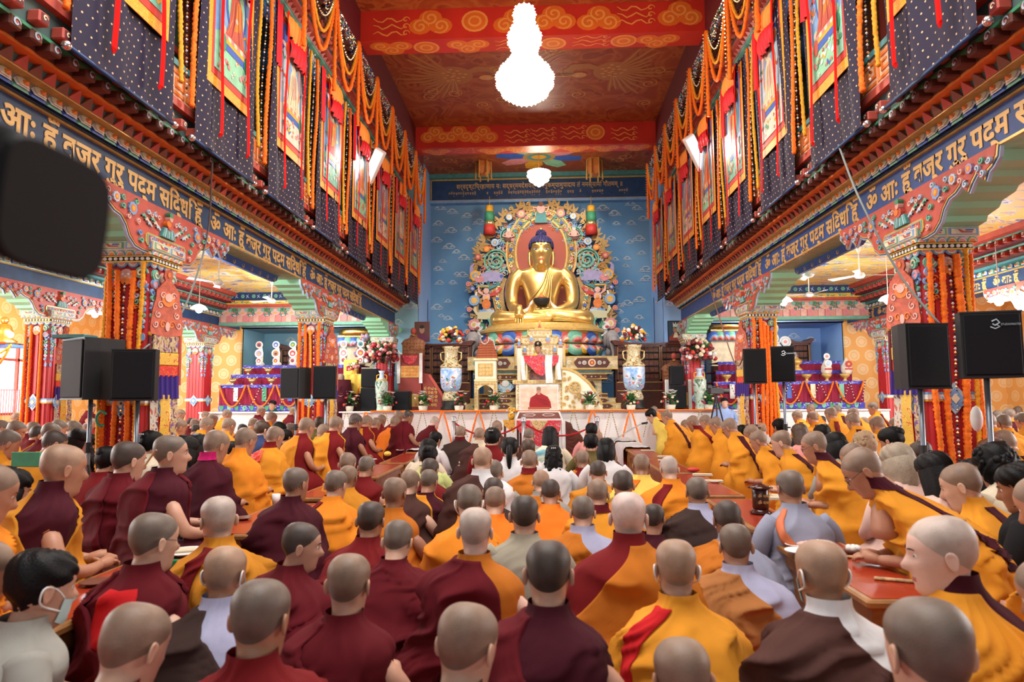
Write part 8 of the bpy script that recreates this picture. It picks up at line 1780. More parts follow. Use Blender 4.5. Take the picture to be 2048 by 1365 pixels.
# ---- framed portraits leaning on the cases
for nm, u0, u1, v0, v1, Y in (('left', 829, 859, 644, 684, 18.3), ('right', 1335, 1368, 642, 684, 18.3)):
 a = onY(u0, v0, Y); c = onY(u1, v1, Y); w_ = float(c[0]-a[0])/2; h = float(a[2]-c[2]); root = empty('framed_portrait', (float(a[0]+c[0])/2, Y, float(c[2])), 0, 'framed portrait of a %s above the %s bookcase' % ('person in a violet robe' if nm == 'left' else 'person with tall white headdress', nm), 'picture', 'framed portraits')
 b = MB(); b.bbox(-w_, w_, 0, .03, 0, h, .004, 'brown' if nm == 'left' else 'black'); b.build('frame', root); d = Draw((0, -.004, 0)); e = .03
 d.rect(-w_+e, e, w_-e, h-e, M('portrait_ground_'+nm, (.13, .05, .035) if nm == 'left' else (.03, .07, .12), .4), 0)
 d.poly([(-w_+e, e), (w_-e, e), (w_-e, h*.22), (w_*.3, h*.42), (-w_*.3, h*.42), (-w_+e, h*.2)], M('portrait_robe_'+nm, (.15, .03, .08) if nm == 'left' else (.28, .04, .03), .4), .002)
 d.ell(.0, h*.60, w_*.34, h*.19, M('portrait_face', (.45, .24, .16), .4), .004, 16); d.ell(0, h*.74, w_*.33, h*.09, 'dark', .0045, 12)
 for q in (-1, 1): d.ell(q*w_*.13, h*.62, .012, .006, 'dark', .006, 7)
 d.rib([(-w_*.1, h*.50), (w_*.1, h*.50)], .01, 'brick', .006)
 if nm == 'right': d.poly([(-w_*.33, h*.70), (w_*.33, h*.70), (w_*.36, h*.93), (w_*.12, h*.82), (0, h*.95), (-w_*.12, h*.82), (-w_*.36, h*.93)], 'white', .006); d.poly([(-w_*.35, h*.2), (w_*.35, h*.2), (w_*.15, h*.44), (-w_*.15, h*.44)], 'cream', .005)
 d.build('painting', root)
# ---- wooden throne with steps at the left, carved chair at the right
for nm, u, vt, Y in (('left', 825, 655, 17.5), ('right', 1350, 705, 17.5)):
 q = onY(u if nm == 'left' else 1350, 750, Y); x = float(q[0]); zt_ = float(onY(u, vt, Y)[2]); root = empty('wooden_throne', (x, Y, 0), 0, 'carved reddish wooden throne with white scarves at the %s of the stage' % nm, 'throne', 'carved wooden thrones'); cw = M('carved_teak', (.28, .09, .03), .45, 0, .35, 25)
 d = Draw((0, .1, zt_-.75)); d.poly([(-.30, 0), (.30, 0), (.30, .28), (.34, .32), (.26, .42), (.12, .47), (.08, .56), (-.08, .56), (-.12, .47), (-.26, .42), (-.34, .32), (-.30, .28)], cw, 0, -.06); fret(d, -.27, .05, .27, .42, M('carved_teak_light', (.42, .18, .07), .5), seed=3, step=.09, h=.01); d.build('carved_back', root)
 b = MB(); b.smooth = True; b.ball((0, .08, zt_-.10), .075, 12, 8, 'brick', (1, 1, 1.25)); b.lathe([(.05, -.22+zt_), (.03, -.18+zt_)], 10, 'goldpaint', (0, .08, 0)); b.build('jewel_finial', root)
 b = MB(); b.bbox(-.30, .30, -.35, .1, ZS, zt_-.75, .01, M('throne_red_panel', (.26, .035, .025), .5)); b.build('base', root)
 d = Draw((0, -.36, 0)); d.rect(-.24, zt_-1.35, .24, zt_-1.05, 'goldpaint', .004, 0); fret(d, -.22, zt_-1.33, .22, zt_-1.07, 'orange', seed=2, step=.08, h=.014); d.rect(-.24, ZS+.1, -.04, ZS+.42, 'goldpaint', .004, 0); d.rect(.04, ZS+.1, .24, ZS+.42, 'goldpaint', .004, 0); d.poly([(-.2, zt_-.78), (.2, zt_-.78), (.14, zt_-.95), (0, zt_-1.02), (-.14, zt_-.95)], m_rbro, .012, 0); d.build('front_panels', root)
 for s_ in (-1, 1): b = MB(); b.smooth = True; b.rings([[(s_*.29+u_*.045, -.38-.01*math.sin(u_*8), z) for u_ in np.linspace(-1, 1, 6)] for z in np.linspace(zt_-.72, zt_-1.5, 6)], 'white', closed=False); b.build('scarf', root)
 if nm == 'left':
  d = Draw((.32, -.3, 0)); d.poly([(0, ZS), (.72, ZS), (.72, ZS+.12), (.18, ZS+.95), (0, ZS+.98)], M('throne_red_panel', (.26, .035, .025)), 0, -.05); d.rib([(.70, ZS+.12), (.18, ZS+.93)], .07, 'brick', .02, 0, False); fret(d, .04, ZS+.1, .40, ZS+.62, 'goldpaint', seed=5, step=.09, h=.012); d.build('stair_side', root)
  b = MB()
  for s2_ in range(5): b.box(.32, .98-.14*s2_, -.25, .1, ZS+.17*s2_, ZS+.17*(s2_+1), 'brown')
  b.build('steps', root)

# ================================================================== altars in the side alcoves
m_vel = M('altar_velvet', (.30, .008, .045), .8, 0, .2, 6); m_pu = ramp_mat('violet_blue_trim', [(0, (.03, .03, .35)), (.5, (.05, .05, .5)), (.58, (.5, .5, .8)), (.62, (.04, .04, .42))], (9, 9, 20), .6)
def bowl_mesh(mat, s_=1.0, fl=None):
 b = MB(); b.smooth = True; b.lathe([(.05*s_, 0), (.055*s_, .01), (.03*s_, .03*s_), (.03*s_, .06*s_), (.08*s_, .10*s_), (.10*s_, .15*s_), (.09*s_, .15*s_), (0, .12*s_)], 14, mat)
 for q in range(fl or 0): a = q*6.28/fl; b.tube([(0, 0, .13*s_), (.08*s_*math.cos(a), .08*s_*math.sin(a), .17*s_), (.15*s_*math.cos(a), .15*s_*math.sin(a), .20*s_)], [.02, .018, .006], 5, 'beadgold')
 return b
for sd, xa, xb, nm in ((-1, -8.5, -4.7, 'left'), (1, 4.3, 8.0, 'right')):
 root = empty('tiered_altar', (0, 17.1, 0), 0, 'three-tiered %s altar draped in crimson velvet with violet trims' % nm, 'altar', 'tiered velvet altars')
 for k, (y0, z) in enumerate(((0, 1.72), (.35, 2.0), (.7, 2.26))):
  b = MB(); b.smooth = False; xs_ = np.linspace(xa+.15*k, xb-.12*k, 90); zb_ = ZS+.04 if k == 0 else z-.3
  b.rings([[(x, y0+.018*math.sin(x*38)*(zz < z-.05), zz) for x in xs_] for zz in (z, z-.06, zb_)], m_vel, closed=False); b.box(xs_[0], xs_[-1], y0, 1.6, z-.02, z, m_vel); b.build('velvet_tier', root)
  b = MB(); b.box(xs_[0]-.01, xs_[-1]+.01, y0-.03, y0+.01, z-.07, z+.01, m_pu); b.build('violet_trim', root)
 b = MB(); b.box(xa, xb, -.03, 0, ZS+.01, ZS+.16, m_pu); d = Draw((0, -.03, 0), mb=b)
 for q in range(int((xb-xa)/.2)): d.poly([(xa+.03+q*.2, ZS+.15), (xa+.15+q*.2, ZS+.15), (xa+.13+q*.2, ZS+.05), (xa+.09+q*.2, ZS+.02), (xa+.05+q*.2, ZS+.05)], ('green', 'jade')[q % 2], .01, 0)
 b.build('scalloped_hem', root)
 d = Draw((0, -.035, 0))
 for q, (t, c) in enumerate(((.12, 'white'), (.32, 'green'), (.5, 'blue'), (.66, 'cream'), (.85, 'jade'))): d.rect(xa+(xb-xa)*t-.06, 1.3, xa+(xb-xa)*t+.06, 1.66, c, .006)
 d.build('prayer_strips', root, kind='stuff')
 n = 5; w_ = (xb-xa)/n
 for q in range(n):
  x0 = xa+q*w_; yq = 17.02; lb_ = '%s swag from the left on the %s altar front' % (ORD[q], nm)
  tag(marigold([tuple(p) for p in sag((x0+.03, yq, 1.72), (x0+w_-.03, yq, 1.72), .56, 18)], .024, 'marigold', 5, .03).build('flower_garland'), 'orange garland, '+lb_, 'garland', 'orange swags, %s altar' % nm)
  tag(beads([tuple(p) for p in sag((x0+w_*.5, yq-.02, 1.73), (x0+w_*1.5 if q < n-1 else x0+w_, yq-.02, 1.73), .60, 14)], .017, ('white', 'black')).build('bead_string'), 'pearl bead string, '+lb_, 'garland', 'pearl swags, %s altar' % nm)
 if sd < 0:
  bm_ = bowl_mesh('beadgold', 1.0, 8).mesh('offering_bowl')
  for row, (z, y, cnt, x0, st_) in enumerate(((1.72, 17.2, 7, -8.2, .52), (2.0, 17.55, 6, -7.95, .55))):
   for q in range(cnt): o = bpy.data.objects.new('offering_bowl', bm_); COL.link(o); o.location = (x0+q*st_, y, z); tag(o, 'gold offering bowl, %s from left on the %s step of the left altar' % (ORD[q], ('lower', 'middle')[row]), 'bowl', 'gold bowls on the left altar')
  for q in range(7):
   rt = empty('ritual_cake', (-7.8+q*.47, 17.95, 2.26), 0, 'tall white butter cake with round medallions, %s from left on the left altar' % ORD[q], 'offering', 'white butter cakes'); b = MB(); b.smooth = True; b.lathe([(.10, 0), (.12, .06), (.07, .12), (.08, .3), (.05, .5), (.03, .6)], 12, 'ivory'); b.build('cake', rt)
   for k, (z, r_, c) in enumerate(((.14, .085, 'red'), (.34, .12, ('lilac', 'orange', 'red', 'jade', 'sky', 'pink', 'brick')[q]), (.58, .10, ('brick', 'blue', 'green', 'dark', 'red', 'lilac', 'teal')[q]))):
    d = Draw((0, -.1, z)); d.ell(0, 0, r_, r_, 'white', 0, 18, -.02); d.ell(0, 0, r_*.66, r_*.66, c, .003, 14); d.ell(0, -r_*.1, r_*.35, r_*.3, ('white', 'amber', 'navy')[(q+k) % 3], .005, 8); d.build('medallion', rt)
 else:
  gb = bowl_mesh('goldpaint', 1.25).mesh('offering_bowl')
  for q, x in enumerate((4.75, 5.15, 5.55, 6.0, 6.75, 7.25, 7.7)): o = bpy.data.objects.new('offering_bowl', gb); COL.link(o); o.location = (x-.1, 17.2, 1.72); tag(o, 'brass bowl, %s from left on the lowest step of the right altar' % ORD[q], 'bowl', 'brass bowls on the right altar')
  for q, x in enumerate((5.55, 6.55)):
   b = MB(); b.smooth = True; b.lathe([(.12, 0), (.14, .04), (.07, .10), (.06, .16), (.12, .2), (.13, .27), (.05, .33), (.03, .36), (0, .38)], 16, 'goldpaint'); tag(b.build('lidded_pot', loc=(x, 17.55, 2.0)), 'lidded brass ritual pot, %s one on the right altar' % ('left', 'right')[q], 'pot', 'lidded brass pots')
  for q, (x, c1_, c2_) in enumerate(((5.05, 'pink', 'ivory'), (7.15, 'white', 'ivory'), (7.65, 'crimson', 'ivory'))):
   rt = empty('ritual_cake', (x, 17.2, 1.90), 0, 'white butter cake %s on the right altar' % ('with pink flower face', 'with two stacked discs', 'with crimson top')[q], 'offering', 'butter cakes on the right altar'); b = MB(); b.smooth = True; b.lathe([(.10, 0), (.13, .08), (.12, .2), (.06, .32), (.02, .42)], 12, c2_); b.build('cake', rt)
   d = Draw((0, -.12, .25)); d.flower(0, 0, .09, 8, c1_, 'amber', .01, 0) if q != 1 else d.ell(0, .02, .09, .09, 'white', .01, 14, 0).ell(0, .02, .06, .06, 'pale', .014, 12, 0).ell(-.03, .2, .08, .08, 'white', .01, 14, 0).ell(-.03, .2, .04, .04, 'pink', .014, 12, 0); d.rect(-.09, -.14, .09, -.1, 'crimson', .01, 0); d.build('medallion', rt)
  rt = empty('grand_ritual_cake', (6.05, 17.9, 2.26), 0, 'tall red butter cake with white discs and flame tip at the right altar', 'offering'); b = MB(); b.smooth = True; b.lathe([(.22, 0), (.25, .03), (.14, .06), (.26, .3), (.2, .36), (.1, .5), (.03, .8), (.02, 1.2)], 14, 'brick'); b.build('cake', rt)
  for (x, z, r_) in ((-.27, .52, .15), (.30, .52, .15), (0, .62, .14), (.08, .36, .17), (0, .88, .14)): d = Draw((x, -.16, z)); d.ell(0, 0, r_, r_, 'white', 0, 20, -.02); d.ell(0, 0, r_*.78, r_*.78, 'pale', .003, 16); d.ell(0, 0, r_*.6, r_*.6, 'white', .005, 14); d.ell(0, 0, r_*.3, r_*.3, 'pink', .007, 10); d.build('disc', rt)
  d = Draw((0, -.16, 1.14)); d.ell(0, 0, .09, .09, 'yellow', 0, 16, -.02); d.poly([(-.04, .12), (.04, .12), (.05, .18), (0, .3), (-.05, .18)], 'brick', 0, -.02); d.ell(0, .16, .02, .03, 'dark', .004, 8); d.build('flame_tip', rt)
# gilded seated figures with cloth-covered fronts deeper in both alcoves
for nm, u, v0, v1, Y in (('left', 722, 642, 676, 19.4), ('right', 1455, 630, 664, 19.4)):
 a = onY(u-38, v0, Y); c = onY(u+32, v1, Y); x = float(a[0]+c[0])/2; z0 = float(c[2]); w_ = float(c[0]-a[0])/2; root = empty('gilded_figure', (x, Y, z0), 0, 'gilded seated figure on lotus, partly hidden behind the %s stage-side pillar' % nm, 'statue', 'gilded alcove figures')
 b = MB(); b.smooth = True; b.tube([(-w_, 0, .14), (-w_*.6, -.2, .15), (0, -.24, .17), (w_*.6, -.2, .15), (w_, 0, .14)], [.1, .16, .15, .16, .1], 12, 'gold'); b.tube([(0, 0, .1), (0, 0, .5), (0, 0, .75)], [.3, .25, .2], 14, 'gold'); b.ball((0, 0, 1.0), .17, 12, 8, 'gold', (.85, .9, 1.15)); b.build('figure', root)
 b = MB(); b.box(-w_*1.05, w_*1.05, -.3, .4, -.0, .05, 'goldpaint'); b.build('lotus_rim', root)
 for q in range(6): o = bpy.data.objects.new('petal', pms[q % 2]); COL.link(o); o.parent = root; o.location = (-w_*.85+q*w_*.34, -.22, -.28); o.scale = (.55, .8, .8)
 b = MB(); b.bbox(-w_*1.0, w_*1.0, -.2, .5, ZS-z0, -.28, .01, 'cream'); b.build('cloth_base', root)
 b = MB(); b.bbox(-w_*1.1, w_*1.1, -.5, -.25, ZS-z0, -1.0, .01, 'darkwood' if sd else 'darkwood')
 for q in range(3): b.box(-w_, w_, -.52, -.5, -1.15-.25*q, -1.13-.25*q, 'goldpaint')
 b.build('cabinet', root)
x = float(onY(718, 780, 17.3)[0]); rt = empty('offering_table', (x, 17.3, ZS), 0, 'table draped in bright yellow cloth with offerings, left of the stage', 'table')
b = MB(); b.smooth = False; b.rings([[(xx, -.3+.02*math.sin(xx*30), z) for xx in np.linspace(-.45, .45, 40)] for z in (.95, .9, .45)], 'yellow', closed=False); b.box(-.45, .45, -.3, .3, .93, .95, 'yellow'); b.build('yellow_cloth', rt); b = MB(); b.box(-.42, .42, -.25, .3, 0, .92, 'darkwood'); b.build('table_body', rt)
b = MB(); b.box(-.45, -.1, .1, .3, .95, 1.35, 'yellow'); b.build('upper_shelf', rt)
bq = empty('bouquet', (x-.15, 17.2, 2.0), 0, 'small bouquet on the yellow-draped table', 'flowers'); bouquet(bq, (0, 0, .15), .17, 16, ('cream', 'crimson', 'pink'), 77, .045, 1, 20)
bq = empty('bouquet', (float(onY(735, 680, 18.6)[0]), 18.6, 2.6), 0, 'dusty pink flower arrangement behind the left floor vase', 'flowers'); bouquet(bq, (0, 0, .1), .4, 60, ('pink', 'blush', 'lilac'), 78, .06, 1.3, 30)
rt = person(682, 758, 12, 60, 0, 'barew', 'wine', 'wine', 'n', 1, 'attendant in dark robe standing by the yellow-draped table', depth=17.0)
b = MB(); b.smooth = True; b.lathe([(.25, ZS-.0), (.24, ZS+.5), (.2, ZS+.8)], 14, CLOTHM['wine'], (0, 0, 0)); b.build('skirt', rt)
# ================================================================== loudspeakers on stands
def pole_speaker(u0, u1, v0, v1, Y, yaw, lb, logo=False):
 a = onY(u0, v0, Y); c = onY(u1, v1, Y); w_ = float(c[0]-a[0])*.5*.86; h = float(a[2]-c[2]); z0 = float(c[2]); x = float(a[0]+c[0])/2; y = Y+.2; rz = math.radians(yaw)
 s_ = empty('speaker_stand', (x, y, 0), rz, 'grey tripod stand carrying '+lb, 'stand', 'speaker stands')
 b = MB(); b.smooth = True; b.tube([(0, 0, .12), (0, 0, z0+.04)], .02, 10, M('stand_grey', (.22, .25, .30), .35, .6)); b.build('pole', s_); b = MB(); b.tube([(0, 0, .85), (0, 0, .95)], .032, 10, 'black'); b.tube([(0, 0, .9), (.07, 0, .9)], .01, 6, 'black'); b.build('collar', s_)
 for q in range(3): t = 2*PI*q/3; b = MB(); b.tube([(0, 0, .75), (.4*math.cos(t), .4*math.sin(t), .02)], .012, 6, 'black'); b.build('leg', s_)
 root = empty('loudspeaker', (x, y, z0), rz, lb, 'loudspeaker', 'loudspeakers on stands'); d_ = w_*1.25
 R = [[(-w_, -d_*.6, z), (w_, -d_*.6, z), (w_*.98, -d_*.1, z), (w_*.6, d_*.8, z), (-w_*.6, d_*.8, z), (-w_*.98, -d_*.1, z)] for z in (0, h)]
 b = MB(); b.rings(R, m_spk); b.build('cabinet', root); b = MB(); b.bbox(-w_*.93, w_*.93, -d_*.6-.015, -d_*.6, .02, h-.02, .008, m_grl); b.build('grille', root)
 b = MB()
 for z in (0, h-.012): b.box(-w_*1.02, w_*1.02, -d_*.62, -d_*.5, z, z+.012, 'black')
 b.build('corner_guard', root)
 if logo:
  d = Draw((w_*.25, -d_*.6-.017, h*.78)); d.rib([(-.05, .03), (-.02, .045), (.0, .02), (-.03, 0), (-.045, .012)], .01, 'silver', .002, taper=False); d.rib([(-.06, -.01), (-.03, -.025), (0, -.01), (-.02, .005)], .008, 'silver', .002, taper=False); o = d.build('emblem', root)
  t = text_mesh('SOUNDLINE' if 0 else 'STUDIOMASTER', .022, P('silver'), 'lettering', root); t.rotation_euler = (PI/2, 0, 0); t.location = (w_*.28, -d_*.6-.018, h*.775); t.scale = (.8, 1, 1)
 return root
pole_speaker(104, 208, 676, 800, 6.0, -32, 'black loudspeaker at far left with a green box on top')
pole_speaker(207, 296, 698, 802, 5.9, 12, 'black loudspeaker before the left front pillar')
pole_speaker(556, 612, 735, 798, 10.4, -24, 'black loudspeaker left of the left middle pillar')
pole_speaker(619, 669, 732, 799, 10.5, 6, 'black loudspeaker right of the left middle pillar')
pole_speaker(1489, 1543, 697, 767, 9.6, -6, 'black loudspeaker before the right middle pillar')
pole_speaker(1548, 1604, 692, 764, 9.7, -20, 'black loudspeaker with emblem right of the right middle pillar', True)
pole_speaker(1808, 1922, 645, 778, 5.4, 4, 'black loudspeaker before the right front pillar')
pole_speaker(1936, 2075, 621, 755, 5.0, -14, 'black loudspeaker with emblem at the right edge', True)
q = onY(150, 674, 6.2); tag(MB().bbox(-.16, .16, -.1, .1, 0, .035, .004, 'teal').build('cable_box', loc=(float(q[0]), 6.2, float(q[2])-.02)), 'flat green box lying on the far left loudspeaker', 'box')
# ================================================================== long low tables
m_red = M('table_red_top', (.36, .035, .012), .22, 0, .15, 4); m_oak = M('table_wood', (.34, .15, .045), .4, 0, .3, 14)
def low_table(x0, x1, y0, y1, lb, grp, cloth=None):
 root = empty('low_table', ((x0+x1)/2, (y0+y1)/2, 0), 0, lb, 'table', grp); w_, l_ = (x1-x0)/2, (y1-y0)/2
 b = MB(); b.bbox(-w_, w_, -l_, l_, .405, .445, .01, m_oak); b.box(-w_+.03, w_-.03, -l_+.03, l_-.03, .33, .405, m_oak); b.build('frame', root)
 b = MB(); b.box(-w_+.035, w_-.035, -l_+.035, l_-.035, .445, .4475, m_red); b.build('table_top', root)
 b = MB(); b.box(-w_+.05, -w_+.06, -l_+.08, l_-.08, .06, .33, m_oak); b.box(w_-.06, w_-.05, -l_+.08, l_-.08, .06, .33, m_oak); b.build('side_board', root, kind='stuff')
 for sx in (-1, 1):
  for sy in (-1, 1): b = MB(); b.bbox(sx*(w_-.05)-.025, sx*(w_-.05)+.025, sy*(l_-.05)-.025, sy*(l_-.05)+.025, .012, .33, .005, m_oak); b.build('leg', root)
 if cloth:
  b = MB(); b.smooth = True; r = np.random.RandomState(3); ws_ = [-w_-.03]*3+list(np.linspace(-w_, w_, 10))+[w_+.03]*3; zs_ = [.12, .25, .42]+[.47]*10+[.42, .25, .14]
  b.rings([[(x+.012*math.sin(y*23+i), y, z+r.uniform(0, .015)) for i, (x, z) in enumerate(zip(ws_, zs_))] for y in np.linspace(-l_*cloth, l_*.9, 18)], CLOTHM['white'], closed=False); b.build('white_cloth', root)
RT = [(3.1, 4.35), (4.75, 6.1), (6.3, 8.0), (8.15, 9.85), (10.0, 11.6), (11.8, 13.3), (13.5, 14.8)]
for k, (a, c) in enumerate(RT): low_table(1.42, 1.84, a, c, 'long low red-topped wooden table, %s from the viewer in the right row' % ORD[k], 'right row of low tables', .9 if k in (5, 6) else None)
for k, (a, c) in enumerate([(2.2, 3.75), (4.45, 5.8), (6.1, 7.5), (7.75, 9.2), (9.4, 11.0), (11.2, 12.6)]): low_table(-2.34, -1.94, a, c, 'long low red-topped wooden table, %s from the viewer in the left row' % ORD[k], 'left row of low tables', .8 if k == 5 else None)
ZT = .449
def on_table(u, v): p = onZ(u, v, ZT); return float(p[0]), float(p[1])
def thing(u, v, mb, nm, lb, cat, grp=None, rz=0):
 x, y = on_table(u, v); o = mb.build(nm, loc=(x, y, ZT)); o.rotation_euler = (0, 0, rz); return tag(o, lb, cat, grp)
def plate(r_=.085, mat='white'): b = MB(); b.smooth = True; return b.lathe([(r_*.55, 0), (r_*.6, .004), (r_, .016), (r_*.97, .019), (r_*.6, .009), (0, .008)], 24, mat)
thing(1595, 1094, plate(.075), 'plate', 'white plate, farther of two on the near right table', 'plate'); thing(1600, 1107, plate(.085), 'plate', 'white plate, nearer of two on the near right table', 'plate')
b = MB(); b.smooth = True
for q in range(5): b.ball((.03*math.cos(q*1.3), .02*math.sin(q*1.3), .012+.008*(q % 2)), .03, 8, 6, 'blush', (1, .7, .5))
thing(1612, 1094, b, 'folded_cloth', 'pinkish crumpled napkin on the white plates', 'cloth')
b = MB(); b.smooth = True; b.lathe([(.03, 0), (.045, .01), (.055, .03), (.05, .03), (0, .02)], 18, 'brown')
for q in range(7): b.ball((.025*math.cos(q*1.1), .025*math.sin(q*1.1), .035), .02, 8, 5, 'white')
thing(1707, 1110, b, 'rice_bowl', 'brown bowl heaped with white rice on the near right table', 'bowl')
def strip(w_=.10): b = MB(); return b.bbox(-w_, w_, -.018, .018, 0, .012, .004, M('parchment', (.55, .33, .15), .7, 0, .5, 40))
thing(1713, 1117, strip(), 'wrapped_incense', 'tan paper packet on the near right table, farther one', 'packet', None, -.1); thing(1790, 1163, strip(.09), 'wrapped_incense', 'tan paper packet on the near right table, nearer one', 'packet', None, -.35)
def pages(w_, l_, n=3, mat='ivory'):
 b = MB()
 for q in range(n): b.bbox(-w_+.004*q, w_-.003*q, -l_+.003*q, l_-.004*q, .012*q, .012*q+.011, .003, CLOTHM['cream'] if mat == 'ivory' else mat)
 return b
for k, (u, v, rz, lb) in enumerate(((1545, 995, -.6, 'open loose-leaf text beside the drum-shaped box'), (1560, 1000, -.2, 'pages on the table before the bowed reader'), (1405, 952, -.1, 'pages mid-way along the right tables'), (1425, 965, -.1, 'pages near the red napkin on the right tables'), (1295, 903, 0, 'folded papers on the white-clothed table'), (1330, 915, 0, 'pages beyond the nearest white cloth'), (1270, 893, 0, 'papers at the far end of the right tables'), (350, 1108, .4, 'pages on the near left table'))): thing(u, v, pages(.11, .05, 2), 'loose_pages', lb, 'pages', 'loose-leaf pages on the tables', rz)
x, y = 2.25, 4.05; b = pages(.17, .055, 4); o = b.build('scripture', loc=(x, y, .56)); o.rotation_euler = (.0, .12, -.5); tag(o, 'long cream scripture book under the hand of the bowed reader', 'book')
tag(MB().bbox(-.2, .2, -.12, .12, .012, .55, .01, m_oak).build('book_rest', loc=(x, y, 0)), 'low wooden stand holding the cream scripture', 'stand')
# drum-shaped lidded box on its foot
x, y = on_table(1522, 1028); rt = empty('drum_shaped_box', (x, y, ZT), 0, 'dark lacquered drum-shaped box with flared lid and gold lettering', 'box'); lq = M('dark_lacquer', (.05, .012, .008), .18)
b = MB(); b.smooth = True; b.lathe([(.075, 0), (.085, .012), (.06, .03), (.055, .04)], 24, lq); b.build('foot', rt); b = MB(); b.smooth = True; b.lathe([(.057, .04), (.062, .05), (.062, .185), (.057, .19)], 24, lq); b.build('drum', rt)
b = MB(); b.smooth = True; b.lathe([(.06, .19), (.092, .195), (.095, .202), (.06, .215), (.02, .228), (.012, .235), (0, .236)], 28, lq); b.build('lid', rt)
for z in (.08, .13): t = text_mesh('ॐ मणि', .034, m_letter, 'lettering', rt); t.rotation_euler = (PI/2, 0, 0); t.location = (-.04, -.066, z)
for k, (u, v, lb) in enumerate(((1430, 966, 'small white dish right of the pages, right tables'), (1322, 923, 'small white dish near the white cloths'), (485, 1040, 'shallow brown dish on the second left table'), (190, 1170, 'shallow brown dish on the near left table'), (745, 921, 'white dish mid-way along the left tables'), (800, 902, 'white dish towards the far left tables'))): thing(u, v, plate(.07 if k > 1 else .05, 'white' if k in (0, 1, 4, 5) else 'brown'), 'dish', lb, 'dish', 'small dishes on the tables')
thing(372, 1108, plate(.12), 'plate', 'large white plate on the left table beside the glasses wearer', 'plate')
b = MB(); b.smooth = True; b.lathe([(.03, 0), (.035, .09), (.033, .09), (.028, .01)], 16, 'white'); thing(552, 1010, b, 'paper_cup', 'white paper cup at the corner of the left tables', 'cup')
b = MB(); b.smooth = True; b.ball((0, 0, .03), .06, 10, 6, 'yellow', (1, .8, .7)); thing(775, 912, b, 'napkin', 'yellow bundle on the left tables', 'cloth')
b = MB(); b.smooth = True; b.ball((0, 0, .03), .06, 10, 6, 'red', (1.3, .8, .5)); thing(1387, 945, b, 'napkin', 'bright red napkin on the right tables', 'cloth')
o = MB().bbox(-.09, .09, -.012, .012, 0, .05, .006, M('green_plastic', (.01, .25, .10), .15)).build('pencil_case', loc=(-1.98, 3.55, ZT)); tag(o, 'shiny green case on the left table beside the glasses wearer', 'case')
q = onY(50, 905, 6.0); tag(MB().bbox(-.12, .12, 0, .02, 0, .12, .004, 'green').build('folder', loc=(float(onY(50, 930, 5.2)[0]), 5.2, float(onY(50, 935, 5.2)[2]))), 'green folder held upright at far left', 'folder')
p0, p1 = onY(312, 900, 3.6), onY(288, 934, 3.6); b = MB(); b.tube([tuple(p0), tuple(p1)], .006, 6, 'silver'); tag(b.build('metal_stick'), 'thin silver rod pointing up beside the profile speaker', 'rod')
p0, p1 = onY(1222, 886, 11.5), onY(1283, 848, 13.0); b = MB(); b.tube([tuple(p0), tuple((p0+p1)/2+[0, 0, .02]), tuple(p1)], .012, 6, 'grey'); b.tube([tuple(p1), tuple(p1+[.12, 0, .02])], .02, 6, 'dark'); tag(b.build('microphone_boom'), 'slanting grey microphone boom beside the white-clothed tables', 'microphone')
# ================================================================== wall shelf figure, video tripod, foreground camcorder
q = onY(8, 672, 14.0); rt = empty('wall_shelf_figure', tuple(map(float, q)), 0, 'gilded figure on a small shelf with garland at the left edge', 'statue')
b = MB(); b.bbox(-.3, .3, -.15, .3, -.26, -.2, .005, 'blue'); b.build('shelf', rt); b = MB(); b.smooth = True; b.lathe([(.24, -.2), (.26, -.12), (.15, -.05), (.17, .08), (.13, .22), (.05, .27)], 14, 'gold'); b.ball((0, 0, .34), .08, 10, 8, 'gold'); b.ball((.12, 0, .02), .09, 8, 6, 'ivory'); b.ball((-.12, -.02, .0), .08, 8, 6, 'gold'); b.build('figure', rt)
tag(marigold([tuple(p) for p in sag(q+[-.35, -.2, -.22], q+[.32, -.2, -.22], .45, 16)], .03, 'marigold', 5).build('flower_garland'), 'orange garland looped under the left wall shelf', 'garland'); tag(marigold([tuple(p) for p in sag(q+[-.5, -.22, -.22], q+[.36, -.22, -.22], .22, 14)], .024, 'yellow', 5).build('flower_garland'), 'yellow garland looped under the left wall shelf', 'garland')
q = onY(1432, 783, 13.8); rt = empty('video_camera', tuple(map(float, q)), .3, 'black video camera on a tripod beside the blue-shirted cameraman', 'camera')
b = MB(); b.bbox(-.16, .14, -.06, .06, -.06, .07, .01, 'black'); b.tube([(.14, 0, 0), (.28, 0, 0)], [.05, .06], 12, 'black'); b.bbox(-.2, -.1, -.03, .03, .06, .12, .005, 'black'); b.tube([(-.1, 0, .09), (.1, 0, .1)], .014, 6, 'black'); b.build('camera_body', rt)
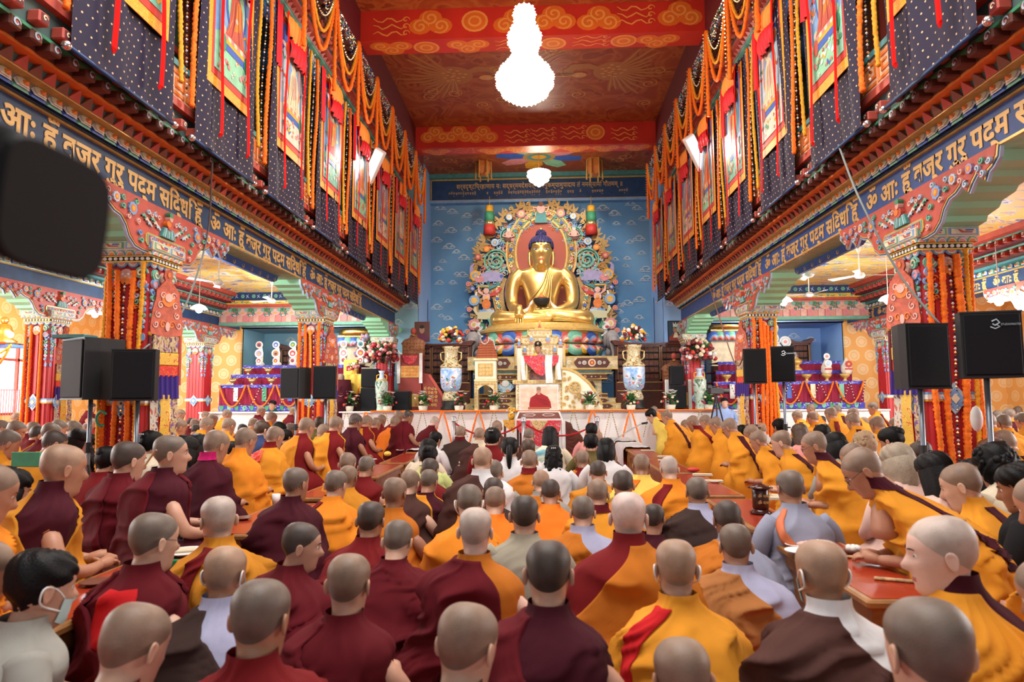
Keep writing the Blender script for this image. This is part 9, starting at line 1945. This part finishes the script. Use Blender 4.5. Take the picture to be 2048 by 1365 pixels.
for t in range(3): a = 2*PI*t/3; b = MB(); b.tube([(0, 0, -.06), (.35*math.cos(a), .35*math.sin(a), -float(q[2])+.01)], .016, 6, 'black'); b.build('tripod_leg', rt)
rt = empty('camcorder', (-.466, .50, 1.514), .0, 'large blurred black camcorder close to the lens at the left edge', 'camera'); mc = M('camcorder_black', (.005, .005, .005), .7, spec=.2)
T = Matrix.Rotation(.08, 4, 'Y'); b = MB(); b.smooth = False
b.bbox(-.14, .05, -.10, .04, -.045, .035, .015, mc, T); b.build('body', rt)
b = MB(); b.smooth = True; b.tube([tuple(T@Vector((-.10, 0, .045))), tuple(T@Vector((-.02, .0, .05))), tuple(T@Vector((.03, .0, .035)))], [.03, .032, .024], 14, mc); b.build('handle', rt)
b = MB(); b.rings([[tuple(T@Vector((.045+dx, s1*.06*k, -.008+s2*.050*k))) for s1, s2 in [(spow(math.cos(a), .45), spow(math.sin(a), .45)) for a in np.linspace(0, 2*PI, 25)[:-1]]] for dx, k in ((0, .7), (.03, .95), (.035, 1.0), (.04, .95))], mc); b.build('lens_hood', rt)
d = Draw(tuple(T@Vector((-.12, -.103, -.01))), tuple(T.to_3x3()@Vector((1, 0, 0))), tuple(T.to_3x3()@Vector((0, 0, 1)))); d.rib([(.02+.012*i, .010+.004*math.sin(i*1.4)) for i in range(6)], .006, M('camcorder_mark', (.10, .09, .07), .5), .001, taper=False); d.build('marking', rt)
b = MB(); b.tube([(-.08, 0, -.05), (-.10, .05, -1.47)], .02, 8, 'black'); b.build('support_pole', rt)
q = onY(1953, 838, 5.6); b = MB(); b.smooth = True; b.ball(tuple(q), .07, 8, 6, 'white', (.7, .6, 1.5)); tag(b.build('plastic_bag'), 'white plastic bag tied to the right front pillar', 'bag')
q = onY(203, 838, 6.3); b = MB(); b.smooth = True; b.tube([tuple(q+[.05*math.cos(a)-.0, 0, .07*math.sin(a)]) for a in np.linspace(.6, 5.2, 14)], .014, 6, 'green'); tag(b.build('wire_coil'), 'coil of green wire hung at the left front pillar', 'wire')
